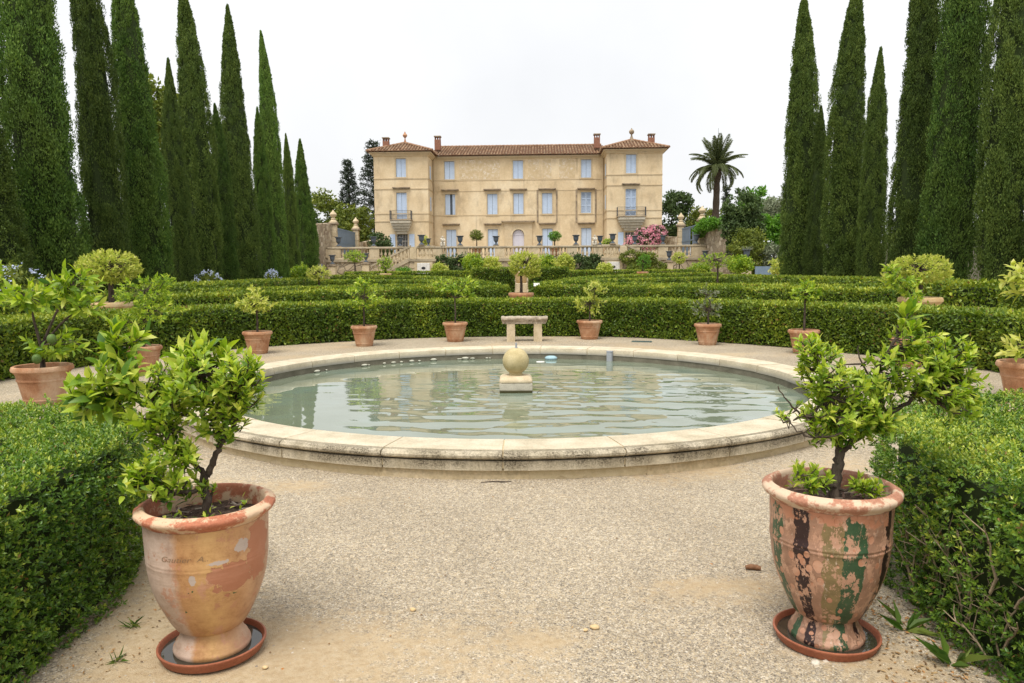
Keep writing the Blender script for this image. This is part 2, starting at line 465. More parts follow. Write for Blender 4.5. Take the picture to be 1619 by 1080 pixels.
# ---------------------------------------------------------------- ground
def gravel_material():
    m, n, l, b = new_mat('gravel')
    tc = n.new('ShaderNodeTexCoord'); v = tc.outputs['Object']
    at = n.new('ShaderNodeAttribute'); at.attribute_name = 'sand'
    vo = n.new('ShaderNodeTexVoronoi'); vo.inputs['Scale'].default_value = 180; l.new(v, vo.inputs['Vector'])
    sep = n.new('ShaderNodeSeparateColor'); l.new(vo.outputs['Color'], sep.inputs[0])
    r = ramp(n, [(0.18, 0.155, 0.125), (0.34, 0.292, 0.225), (0.45, 0.395, 0.31), (0.48, 0.385, 0.245), (0.64, 0.585, 0.49)], [0, 0.25, 0.5, 0.75, 1.0])
    l.new(sep.outputs[0], r.inputs[0])
    vb = n.new('ShaderNodeTexVoronoi'); vb.inputs['Scale'].default_value = 70; l.new(v, vb.inputs['Vector'])
    sep2 = n.new('ShaderNodeSeparateColor'); l.new(vb.outputs['Color'], sep2.inputs[0])
    r2 = ramp(n, [(0.72, 0.72, 0.72), (1.15, 1.15, 1.15)], [0, 1]); l.new(sep2.outputs[1], r2.inputs[0])
    grav = mixc(n, l, 1.0, r.outputs[0], r2.outputs[0], 'MULTIPLY')
    sandr = ramp(n, [(0.41, 0.305, 0.18), (0.48, 0.375, 0.24), (0.52, 0.425, 0.29)])
    l.new(noise(n, l, v, 30, 6), sandr.inputs[0])
    # sandy earth shows through where the gravel is thin
    edge = noise(n, l, v, 18, 5)
    ad = n.new('ShaderNodeMath'); ad.operation = 'ADD'; l.new(at.outputs['Fac'], ad.inputs[0]); l.new(edge, ad.inputs[1]); hf = n.new('ShaderNodeMath'); hf.operation = 'MULTIPLY'; hf.inputs[1].default_value = 0.5; l.new(ad.outputs[0], hf.inputs[0]); ad = hf
    er = ramp(n, [(0, 0, 0), (0.9, 0.9, 0.9)], [0.52, 0.68]); l.new(ad.outputs[0], er.inputs[0])
    c = mixc(n, l, er.outputs[0], grav, sandr.outputs[0])
    big = ramp(n, [(0.80, 0.78, 0.75), (1.08, 1.07, 1.05)], [0.3, 0.7]); l.new(noise(n, l, v, 0.7, 5), big.inputs[0])
    c = mixc(n, l, 1.0, c, big.outputs[0], 'MULTIPLY')
    l.new(c, b.inputs['Base Color']); b.inputs['Roughness'].default_value = 0.95; b.inputs['Specular IOR Level'].default_value = 0.15
    bp = n.new('ShaderNodeBump'); bp.inputs['Strength'].default_value = 0.6; bp.inputs['Distance'].default_value = 0.006; bp.invert = True
    l.new(vo.outputs['Distance'], bp.inputs['Height'])
    bp2 = n.new('ShaderNodeBump'); bp2.inputs['Strength'].default_value = 0.55; bp2.inputs['Distance'].default_value = 0.02
    l.new(noise(n, l, v, 9, 5), bp2.inputs['Height']); l.new(bp.outputs[0], bp2.inputs['Normal'])
    l.new(bp2.outputs[0], b.inputs['Normal'])
    return m


MAT['gravel'] = gravel_material()
POOL = (0.005, 9.12)


def sand_at(P):
    s = 0.6 * vnoise(P * [1.0, 1.6], 0.9, 3) + 0.4 * vnoise(P, 2.7, 4)
    for x, y, rx, ry, a in ((-0.95, 2.75, 0.30, 0.33, 0.36), (-1.5, 3.1, 0.35, 0.5, 0.26), (0.10, 2.92, 0.16, 0.10, 0.32), (1.3, 2.7, 0.5, 0.25, 0.35),
                            (0.95, 3.45, 0.35, 0.10, 0.28), (-0.35, 3.3, 0.22, 0.16, 0.22), (-1.5, 5.2, 0.7, 0.18, 0.22), (0.25, 4.9, 0.6, 0.12, 0.18)):
        d = ((P[:, 0] - x) / rx) ** 2 + ((P[:, 1] - y) / ry) ** 2
        s = s + a * np.exp(-d * 1.2)
    return s


def ground():
    xs = np.unique(np.concatenate([np.linspace(-2.6, 2.6, 105), np.linspace(-14, 14, 70), [-400, -200, -100, -60, -40, -25, 25, 40, 60, 100, 200, 400]]).round(3))
    ys = np.unique(np.concatenate([np.linspace(2.2, 6.4, 85), np.linspace(-6, 20, 60), [-30, -15, 22, 25, 30, 40, 60, 80, 120, 200, 400, 900]]).round(3))
    X, Y = np.meshgrid(xs, ys)
    P = np.stack([X.ravel(), Y.ravel()], 1)
    near = np.exp(-((P[:, 0] / 9) ** 2 + ((P[:, 1] - 5) / 8) ** 2) ** 2)
    Z = ((vnoise(P, 1.3, 11) - 0.5) * 0.018 + (vnoise(P, 4.5, 12) - 0.5) * 0.010) * near
    V = np.concatenate([P, Z[:, None]], 1)
    nx = len(xs); i = np.arange(len(xs) - 1); j = np.arange(len(ys) - 1)
    a = (j[:, None] * nx + i[None]).ravel()
    F = np.stack([a, a + 1, a + nx + 1, a + nx], 1)
    me = npmesh('ground', V, F, MAT['gravel'], smooth=True)
    at = me.attributes.new('sand', 'FLOAT', 'POINT'); at.data.foreach_set('value', sand_at(P).astype(np.float32))
    o = obj('ground', me); tag(o, kind='structure')


ground()


def gz_near(P):
    near = np.exp(-((P[:, 0] / 9) ** 2 + ((P[:, 1] - 5) / 8) ** 2) ** 2)
    return ((vnoise(P, 1.3, 11) - 0.5) * 0.018 + (vnoise(P, 4.5, 12) - 0.5) * 0.010) * near


def pebbles():
    r = np.random.default_rng(21)
    n = 50000
    P = np.stack([r.uniform(-2.6, 2.6, n), 2.3 + 3.3 * r.random(n) ** 1.5], 1)
    keep = (np.abs(P[:, 0]) < 0.75 * P[:, 1] + 0.2) & (r.random(n) > np.clip((sand_at(P) - 0.60) * 4.0, 0, 0.93))
    keep &= np.hypot(P[:, 0] - POOL[0], P[:, 1] - POOL[1]) > 3.85
    P = P[keep]; n = len(P)
    s = 0.0019 + 0.0033 * r.random(n) ** 2.5
    s[r.random(n) < 0.004] *= 2.2
    base = np.array([[1, 0, 0], [0.3, 0.95, 0], [-0.8, 0.6, 0], [-0.8, -0.6, 0], [0.3, -0.95, 0], [0, 0, 0.75]], float)
    tri = np.array([[0, 1, 5], [1, 2, 5], [2, 3, 5], [3, 4, 5], [4, 0, 5]])
    a = r.uniform(0, 6.28, n); ca, sa = np.cos(a), np.sin(a)
    B = np.repeat(base[None], n, 0) * (1 + 0.3 * r.normal(size=(n, 6, 1)) * 0.6) * s[:, None, None]
    B[:, :, 0] *= r.uniform(1, 1.6, n)[:, None]
    x = B[:, :, 0] * ca[:, None] - B[:, :, 1] * sa[:, None]; y = B[:, :, 0] * sa[:, None] + B[:, :, 1] * ca[:, None]
    V = np.stack([x + P[:, :1], y + P[:, 1:], B[:, :, 2] + gz_near(P)[:, None]], 2).reshape(-1, 3)
    F = (np.arange(n)[:, None, None] * 6 + tri[None]).reshape(-1, 3)
    me = npmesh('loose_gravel', V, F, MAT['pebble'], rnd=np.repeat(r.random(n), 6))
    tag(obj('loose_gravel', me), 'loose pale gravel scattered over the sandy path', 'gravel', kind='stuff')


pebbles()

# ---------------------------------------------------------------- fountain basin
RI, RO, ZT = 3.437, 3.84, 0.22


def coping_material():
    m = MAT['limestone'].copy(); m.name = 'coping_limestone'
    n, l = m.node_tree.nodes, m.node_tree.links
    b = n['Principled BSDF']
    base = b.inputs['Base Color'].links[0].from_socket
    # black lichen crust that grows on the outer roll and fascia only
    tc = n.new('ShaderNodeTexCoord'); sx = n.new('ShaderNodeSeparateXYZ'); l.new(tc.outputs['Object'], sx.inputs[0])
    le = n.new('ShaderNodeVectorMath'); le.operation = 'LENGTH'
    cx = n.new('ShaderNodeCombineXYZ'); l.new(sx.outputs[0], cx.inputs[0]); l.new(sx.outputs[1], cx.inputs[1]); l.new(cx.outputs[0], le.inputs[0])
    rr = ramp(n, [(0, 0, 0), (1, 1, 1)], [0.0, 1.0])
    mr = n.new('ShaderNodeMapRange'); mr.inputs[1].default_value = RO - 0.022; mr.inputs[2].default_value = RO + 0.012
    l.new(le.outputs['Value'], mr.inputs[0])
    band = n.new('ShaderNodeMapRange'); band.interpolation_type = 'SMOOTHSTEP'; band.inputs[1].default_value = 0.05; band.inputs[2].default_value = 0.12
    l.new(sx.outputs[2], band.inputs[0])
    mp = n.new('ShaderNodeMapping'); mp.inputs['Scale'].default_value = (1, 1, 0.35); l.new(tc.outputs['Object'], mp.inputs[0])
    nz = noise(n, l, mp.outputs[0], 4.0, 10, 0.75)
    nr = ramp(n, [(0, 0, 0), (0.95, 0.95, 0.95)], [0.36, 0.53]); l.new(nz, nr.inputs[0])
    nf = ramp(n, [(0.25, 0.25, 0.25), (1, 1, 1)], [0.40, 0.60]); l.new(noise(n, l, tc.outputs['Object'], 90, 4, 0.7), nf.inputs[0])
    f = mixc(n, l, 1.0, mixc(n, l, 1.0, nr.outputs[0], nf.outputs[0], 'MULTIPLY'), band.outputs[0], 'MULTIPLY')
    f = mixc(n, l, 1.0, f, mr.outputs[0], 'MULTIPLY')
    c = mixc(n, l, f, base, (0.075, 0.06, 0.04))
    # darker colour down in the groove
    g1 = n.new('ShaderNodeMapRange'); g1.inputs[1].default_value = 0.2085; g1.inputs[2].default_value = 0.2005; l.new(sx.outputs[2], g1.inputs[0])
    g2 = n.new('ShaderNodeMath'); g2.operation = 'LESS_THAN'; g2.inputs[1].default_value = RO + 0.001; l.new(le.outputs['Value'], g2.inputs[0])
    g3 = n.new('ShaderNodeMath'); g3.operation = 'GREATER_THAN'; g3.inputs[1].default_value = RO - 0.024; l.new(le.outputs['Value'], g3.inputs[0])
    g4 = n.new('ShaderNodeMath'); g4.operation = 'MULTIPLY'; l.new(g2.outputs[0], g4.inputs[0]); l.new(g3.outputs[0], g4.inputs[1])
    c = mixc(n, l, mixc(n, l, 1.0, g1.outputs[0], g4.outputs[0], 'MULTIPLY'), c, (0.06, 0.05, 0.035))
    # damp grey on the inner face above the water
    mi = n.new('ShaderNodeMapRange'); mi.inputs[1].default_value = RI + 0.012; mi.inputs[2].default_value = RI - 0.0; l.new(le.outputs['Value'], mi.inputs[0])
    bi = n.new('ShaderNodeMapRange'); bi.inputs[1].default_value = 0.17; bi.inputs[2].default_value = 0.12; l.new(sx.outputs[2], bi.inputs[0])
    c = mixc(n, l, mixc(n, l, 1.0, mi.outputs[0], bi.outputs[0], 'MULTIPLY'), c, (0.30, 0.285, 0.25))
    l.new(c, b.inputs['Base Color'])
    return m


def fountain():
    t = empty('fountain_basin', (POOL[0], POOL[1], 0), 0, 'large round pale limestone fountain basin with rolled rim', 'fountain')
    cm = coping_material()
    # coping profile, outside bottom -> over the top -> inside bottom (radius, z)
    prof = [(RO + 0.022, 0.075), (RO + 0.024, 0.141), (RO + 0.020, 0.145), (RO - 0.006, 0.146), (RO - 0.006, 0.157), (RO + 0.030, 0.159), (RO + 0.046, 0.172), (RO + 0.048, 0.188), (RO + 0.036, 0.205), (RO + 0.012, 0.214),
            (RO, 0.212), (RO - 0.003, 0.194), (RO - 0.017, 0.194), (RO - 0.020, ZT), (RI + 0.03, ZT - 0.002), (RI + 0.008, ZT - 0.012), (RI, ZT - 0.04), (RI + 0.002, 0.115), (RI + 0.02, 0.11), (RI + 0.02, 0.075)]
    N = 27; step = 2 * math.pi / N; off = math.radians(-90 - 1.14)
    r = random.Random(4)
    for k in range(N):
        gap = 0.0016
        a0, a1 = off + k * step + gap, off + (k + 1) * step - gap
        s = 5; V = []; dz = r.uniform(-0.0025, 0.0025); dr = r.uniform(-0.003, 0.003)
        for i in range(s + 1):
            a = a0 + (a1 - a0) * i / s
            for rad, z in prof:
                rr = rad + dr + 0.0015 * math.sin(31 * a + z * 40)
                V.append((rr * math.cos(a), rr * math.sin(a), z + dz))
        K = len(prof); F = []
        for i in range(s):
            for q in range(K):
                F.append((i * K + q, (i + 1) * K + q, (i + 1) * K + (q + 1) % K, i * K + (q + 1) % K))
        F.append(list(range(K))); F.append([s * K + q for q in range(K)][::-1])
        MB().add(V, F).build('coping_stone', cm, t, smooth=True, auto=35)
    # plinth course
    bm_ = stone('base_course', [(0.42, 0.33, 0.19), (0.53, 0.43, 0.27), (0.60, 0.50, 0.34)], scale=3, rough=0.9, bump=0.5, bscale=30, stain=(0.24, 0.18, 0.10), stain_scale=2.5, stain_amt=(0.55, 0.8))
    a = off + 0.05; end = a + 2 * math.pi
    while a < end - 0.05:
        w = min(r.choice([0.19, 0.23, 0.28, 0.32]), end - a)
        if end - a - w < 0.12: w = end - a
        g = 0.0012; jr = r.uniform(-0.006, 0.004)
        V = []
        for i in range(5):
            aa = a + g + (w - 2 * g) * i / 4
            for rad, z in ((RO - 0.004 + jr, -0.06), (RO - 0.008 + jr, 0.073), (RI + 0.05, 0.073), (RI + 0.05, -0.06)):
                V.append((rad * math.cos(aa), rad * math.sin(aa), z))
        F = [(i * 4 + q, (i + 1) * 4 + q, (i + 1) * 4 + (q + 1) % 4, i * 4 + (q + 1) % 4) for i in range(4) for q in range(4)]
        F += [(0, 1, 2, 3), (19, 18, 17, 16)]
        MB().add(V, F).build('base_stone', bm_, t, smooth=True, auto=30)
        a += w
    MB().lathe([(RO - 0.012, 0.0), (RO - 0.010, 0.08), (RO + 0.012, 0.09), (RO + 0.012, 0.135), (RO - 0.016, 0.142), (RO - 0.016, 0.16), (RO + 0.024, 0.172), (RO + 0.022, 0.196), (RO - 0.006, 0.184), (RO - 0.026, 0.184), (RO - 0.03, ZT - 0.008), (RI + 0.03, ZT - 0.008), (RI + 0.01, 0.18), (RI + 0.03, 0.07)], 160, caps=False).build('mortar_joints', MAT['mortar'], t, smooth=True)
    inner = stone('basin_lining', [(0.13, 0.12, 0.085), (0.22, 0.20, 0.15)], scale=5, rough=0.9, bump=0.3)
    MB().lathe([(RI + 0.012, 0.113), (RI + 0.012, -0.3)], 160, caps=False).build('inner_wall', inner, t, smooth=True)
    # mossy lumps hanging at the waterline of the far wall
    lump = stone('scum', [(0.42, 0.42, 0.33), (0.55, 0.54, 0.46)], scale=20, bump=0.4)
    for k in range(16):
        aa = math.radians(r.uniform(84, 150)); q = MB()
        q.lathe([(0.0, -0.02), (0.02, 0.0), (0.026, 0.015), (0.012, 0.028), (0, 0.03)], 7)
        sc = r.uniform(0.5, 1.25)
        o = q.build('lime_lump', lump, t, smooth=True, loc=((RI - 0.008) * math.cos(aa), (RI - 0.008) * math.sin(aa), 0.045))
        o.scale = (sc * r.uniform(1, 2.6), sc, sc); o.rotation_euler = (0, 0, aa + 1.57)
    return t


fountain()


def pool_water():
    nr, na = 112, 240
    R = np.linspace(0.0, RI + 0.01, nr + 1)[1:]
    A = np.linspace(0, 2 * math.pi, na, endpoint=False)
    rr, aa = np.meshgrid(R, A, indexing='ij')
    P = np.stack([rr.ravel() * np.cos(aa.ravel()), rr.ravel() * np.sin(aa.ravel())], 1)
    P = np.concatenate([[[0, 0]], P])

    def h(P):
        # breeze ripples: broken bands lying across the view, stronger toward the near right
        z = np.zeros(len(P)); r = random.Random(9)
        for k in range(26):
            th = math.pi / 2 + r.gauss(0.0, 0.55); lam = r.uniform(0.16, 0.62)
            q = P[:, 0] * math.cos(th) + P[:, 1] * math.sin(th)
            z += 0.00060 * lam / 0.4 * np.sin(2 * math.pi * q / lam + r.uniform(0, 6.28) + 2.2 * vnoise(P, 0.9, k))
        m = 0.25 + 1.15 * np.clip(0.5 + 0.28 * P[:, 0] - 0.22 * P[:, 1], 0, 1.2) * (0.35 + 0.9 * vnoise(P, 0.8, 5))
        d = np.hypot(P[:, 0], P[:, 1])
        z = z * m + 0.0009 * np.sin(2 * math.pi * d / 0.20) * np.exp(-((d - 0.7) / 0.5) ** 2)
        return z
    V = np.concatenate([P, h(P)[:, None]], 1)
    i = np.arange(nr - 1)[:, None]; j = np.arange(na)[None]
    a = (1 + i * na + j).ravel(); b = (1 + i * na + (j + 1) % na).ravel()
    F4 = np.stack([a, a + na, b + na, b], 1)
    j = np.arange(na); F3 = np.stack([np.zeros(na, int), 1 + j, 1 + (j + 1) % na], 1)
    m, n, l, bs = new_mat('milky_pool_water')
    tc = n.new('ShaderNodeTexCoord')
    r = ramp(n, [(0.145, 0.175, 0.115), (0.18, 0.212, 0.15), (0.18, 0.24, 0.19)]); l.new(noise(n, l, tc.outputs['Object'], 0.9, 4), r.inputs[0])
    l.new(r.outputs[0], bs.inputs['Base Color'])
    bs.inputs['Roughness'].default_value = 0.015; bs.inputs['IOR'].default_value = 1.65; bs.inputs['Specular IOR Level'].default_value = 0.5
    me = npmesh('pool_water', V, [F4, F3], m, smooth=True)
    tag(obj('pool_water', me, loc=(POOL[0], POOL[1], 0.035)), kind='structure')


pool_water()


def finial():
    t = empty('fountain_finial', (0.045, 9.16, 0), 0, 'golden stone ball on a square plinth standing in the pool', 'fountain')
    m = MAT['greystone'].copy(); m.name = 'plinth_stone'
    n, l = m.node_tree.nodes, m.node_tree.links; b = n['Principled BSDF']; base = b.inputs['Base Color'].links[0].from_socket
    tc = n.new('ShaderNodeTexCoord'); sx = n.new('ShaderNodeSeparateXYZ'); l.new(tc.outputs['Object'], sx.inputs[0])
    mr = n.new('ShaderNodeMapRange'); mr.inputs[1].default_value = 0.075; mr.inputs[2].default_value = 0.055; l.new(sx.outputs[2], mr.inputs[0])
    l.new(mixc(n, l, mr.outputs[0], base, (0.05, 0.045, 0.015)), b.inputs['Base Color'])
    MB().box(-0.2, 0.2, -0.2, 0.2, -0.2, 0.15, 0.006).build('plinth_block', m, t)
    q = MB(); prev = None; V = []; F = []
    rings = [(0.2, 0.153), (0.203, 0.165), (0.2, 0.185), (0.187, 0.205), (0.165, 0.22), (0.13, 0.228)]
    for hw, z in rings:
        c = 0.025
        V += [(-hw, -hw + c, z), (-hw + c, -hw, z), (hw - c, -hw, z), (hw, -hw + c, z), (hw, hw - c, z), (hw - c, hw, z), (-hw + c, hw, z), (-hw, hw - c, z)]
    for i in range(len(rings) - 1):
        for k in range(8):
            F.append((i * 8 + k, i * 8 + (k + 1) % 8, i * 8 + 8 + (k + 1) % 8, i * 8 + 8 + k))
    F.append([40 + k for k in range(8)]); F.append([k for k in range(8)][::-1])
    q.add(V, F).build('plinth_cushion', MAT['benchleg'], t, smooth=True, auto=50)
    prof = [(0.085, 0.228), (0.083, 0.245)] + [(0.163 * math.sin(a), 0.403 - 0.163 * math.cos(a)) for a in np.linspace(0.55, math.pi - 0.01, 22)]
    MB().lathe(prof, 40).build('stone_ball', MAT['ball'], t, smooth=True)
    nz = MB().lathe([(0.022, 0.562), (0.022, 0.57), (0.012, 0.572), (0.012, 0.625), (0.009, 0.628), (0.0, 0.628)], 14).build('nozzle', MAT['pipe'], t, smooth=True)
    nz.location = (0.006, -0.006, 0)


finial()

t = empty('pool_float', (0.65, 12.40, 0.03), 0, 'pale blue plastic float bobbing near the far pool wall', 'float')
MB().lathe([(0.0, -0.03), (0.07, -0.02), (0.098, 0.01), (0.102, 0.03), (0.09, 0.052), (0.06, 0.064), (0.03, 0.067), (0.0, 0.068)], 24).build('shell', MAT['float'], t, smooth=True)
MB().lathe([(0.098, 0.026), (0.106, 0.028), (0.106, 0.034), (0.098, 0.036)], 24).build('rim', MAT['float'], t, smooth=True)
t = empty('skimmer_lid', (0.46, 12.05, 0.038), 0, 'white disc floating in the water before the blue float', 'disc')
MB().lathe([(0.0, -0.01), (0.065, -0.008), (0.07, 0.0), (0.066, 0.006), (0.05, 0.008), (0.0, 0.008)], 22).build('disc', MAT['white'], t, smooth=True)
MB().lathe([(0.012, 0.008), (0.012, 0.014), (0, 0.015)], 10).build('knob', MAT['white'], t, smooth=True)
t = empty('water_pipe', (1.60, 12.14, 0.0), math.radians(-27), 'grey square pipe fixed upright on the inner pool wall', 'pipe')
MB().box(-0.045, 0.045, -0.045, 0.03, -0.1, 0.19, 0.008).build('box_pipe', MAT['pipe'], t)
MB().box(-0.05, 0.05, -0.05, 0.033, 0.19, 0.2, 0.003).build('cap', MAT['pipe'], t)
for x, lab in ((-0.21, 'small dark twig floating left of the ball plinth'), (0.30, 'small dark twig floating right of the ball plinth')):
    q = MB(); r = random.Random(int(x * 100) + 50)
    q.tube([(0, 0, 0), (0.03, 0.01, 0.02), (0.06, 0.0, 0.012)], [0.004, 0.003, 0.002], 5)
    q.tube([(0.02, 0.005, 0.014), (0.05, -0.03, 0.03)], [0.003, 0.0015], 5)
    tag(q.build('floating_twig', MAT['bark'], loc=(x, 8.98, 0.036), rot=(0, 0, 3.0 if x < 0 else 0)), lab, 'twig', 'twigs in the pool')


# ---------------------------------------------------------------- bench, drain, debris
def bench():
    t = empty('stone_bench', (0.27, 16.15, 0), math.radians(-1), 'weathered stone bench with thick moulded slab before the hedge', 'bench')
    r = random.Random(3)
    prof = [(-0.17, 0.385), (-0.175, 0.435), (-0.19, 0.44), (-0.195, 0.46), (-0.215, 0.48), (-0.22, 0.505), (-0.215, 0.525), (-0.20, 0.535)]
    prof = prof + [(0.2, 0.535), (0.215, 0.525), (0.22, 0.505), (0.215, 0.48), (0.19, 0.44), (0.17, 0.385)]
    xs = np.linspace(-0.5, 0.5, 26); V = []; K = len(prof)
    for i, x in enumerate(xs):
        for y, z in prof:
            e = 0.03 if abs(x) > 0.49 else 0
            fy = 0.97 - e; drop = (0.5 * max(0, (0.47 - 0.5 * z) - 0.19))
            w = max(0, (z - 0.385)) / 0.15
            xx = x * (0.93 + 0.07 * min(1, w * 1.2))
            zz = z + (r.uniform(-0.010, 0.006) if z > 0.5 else 0)
            V.append((xx + r.uniform(-0.006, 0.006) * (abs(x) > 0.47), y * fy + (r.uniform(-0.012, 0.006) if z > 0.47 else r.uniform(-0.002, 0.002)), zz))
    F = [(i * K + q, (i + 1) * K + q, (i + 1) * K + (q + 1) % K, i * K + (q + 1) % K) for i in range(len(xs) - 1) for q in range(K)]
    F += [list(range(K)), [(len(xs) - 1) * K + q for q in range(K)][::-1]]
    MB().add(V, F).build('seat', MAT['benchstone'], t, smooth=True, auto=30)
    for x in (-0.29, 0.29):
        MB().prism([(x - 0.09, -0.02), (x + 0.09, -0.02), (x + 0.088, 0.22), (x + 0.095, 0.24), (x + 0.088, 0.26), (x + 0.085, 0.36), (x + 0.09, 0.384), (x - 0.09, 0.384), (x - 0.085, 0.36), (x - 0.088, 0.26), (x - 0.095, 0.24), (x - 0.088, 0.22)], -0.16, 0.16).build('leg', MAT['benchleg'], t)


bench()
t = empty('drain_cover', (2.75, 15.75, 0.01), math.radians(-14), 'narrow dark green metal cover lying on the gravel by the rim', 'drain cover')
MB().box(-0.21, 0.21, -0.09, 0.09, -0.02, 0.006, 0.003).build('frame', stone('green_iron', [(0.06, 0.10, 0.085), (0.10, 0.15, 0.125)], rough=0.6, bump=0.1), t)
for k in range(9):
    MB().box(-0.19 + k * 0.0445, -0.165 + k * 0.0445, -0.07, 0.07, 0.0062, 0.012).build('grate_bar', MAT['iron'], t)
q = MB(); q.tube([(-0.035, 0, 0.014), (-0.01, 0.004, 0.017), (0.02, 0, 0.016), (0.038, -0.003, 0.013)], [0.010, 0.014, 0.014, 0.009], 9)
tag(q.build('bark_piece', stone('brown_bark', [(0.16, 0.08, 0.04), (0.30, 0.16, 0.09)], scale=30, bump=0.5, bscale=80), smooth=True, loc=(1.20, 3.62, 0.0), rot=(0, 0, -0.15)), 'short brown stick of bark lying alone on the gravel', 'bark')
q = MB(); q.tube([(-0.13, 0.0, 0.008), (-0.05, 0.01, 0.010), (0.02, 0.004, 0.010), (0.09, 0.012, 0.008)], [0.003, 0.005, 0.005, 0.003], 6)
tag(q.build('dark_twig', MAT['bark'], loc=(-0.1, 5.2, 0.0)), 'thin dark twig lying at the foot of the basin', 'twig')
r_ = random.Random(12)
for k, (x, y, s, lab) in enumerate(((0.34, 3.02, 0.017, 'largest tan pebble on the bare sandy patch'), (0.30, 3.0, 0.010, 'small tan pebble left of the largest one'), (-0.45, 3.20, 0.013, 'flat cream pebble on the gravel left of centre'),
                                    (-0.95, 2.72, 0.010, 'pebble lying near the left urn saucer'), (1.15, 2.72, 0.016, 'white stone lying in front of the right urn saucer'))):
    bm = bmesh.new(); bmesh.ops.create_icosphere(bm, subdivisions=2, radius=s)
    for v in bm.verts: v.co = Vector((v.co.x * 1.25, v.co.y, v.co.z * 0.62)) * (1 + r_.uniform(-0.1, 0.1))
    me = bpy.data.meshes.new('pebble'); bm.to_mesh(me); bm.free()
    for p in me.polygons: p.use_smooth = True
    me.materials.append(MAT['terra_y'] if k < 4 else MAT['statue'])
    tag(obj('pebble', me, loc=(x, y, s * 0.4), rot=(0, 0, k)), lab, 'pebble', 'larger pebbles on the path')

# ---------------------------------------------------------------- hedges
def inside(P, poly):
    x, y = P[:, 0], P[:, 1]; res = np.zeros(len(P), bool)
    n = len(poly)
    for i in range(n):
        x0, y0 = poly[i]; x1, y1 = poly[(i + 1) % n]
        c = (y0 > y) != (y1 > y)
        with np.errstate(divide='ignore', invalid='ignore'):
            xi = (x1 - x0) * (y - y0) / (y1 - y0 if y1 != y0 else 1e-12) + x0
        res ^= c & (x < xi)
    return res


def smooth_line(pts, n=12):
    pts = [np.array(p, float) for p in pts]
    out = []
    P = [2 * pts[0] - pts[1]] + pts + [2 * pts[-1] - pts[-2]]
    for i in range(1, len(P) - 2):
        for k in range(n):
            t = k / n
            a, b, c, d = P[i - 1:i + 3]
            out.append(0.5 * ((2 * b) + (c - a) * t + (2 * a - 5 * b + 4 * c - d) * t * t + (3 * b - a - 3 * c + d) * t ** 3))
    out.append(P[-2])
    return np.array(out)


def band(pts, w, n=12):
    """outline of a strip of width w along a smoothed line"""
    L = smooth_line(pts, n)
    T = np.gradient(L, axis=0); T /= np.linalg.norm(T, axis=1, keepdims=True)
    N = np.stack([-T[:, 1], T[:, 0]], 1)
    return np.concatenate([L + N * w / 2, (L - N * w / 2)[::-1]])


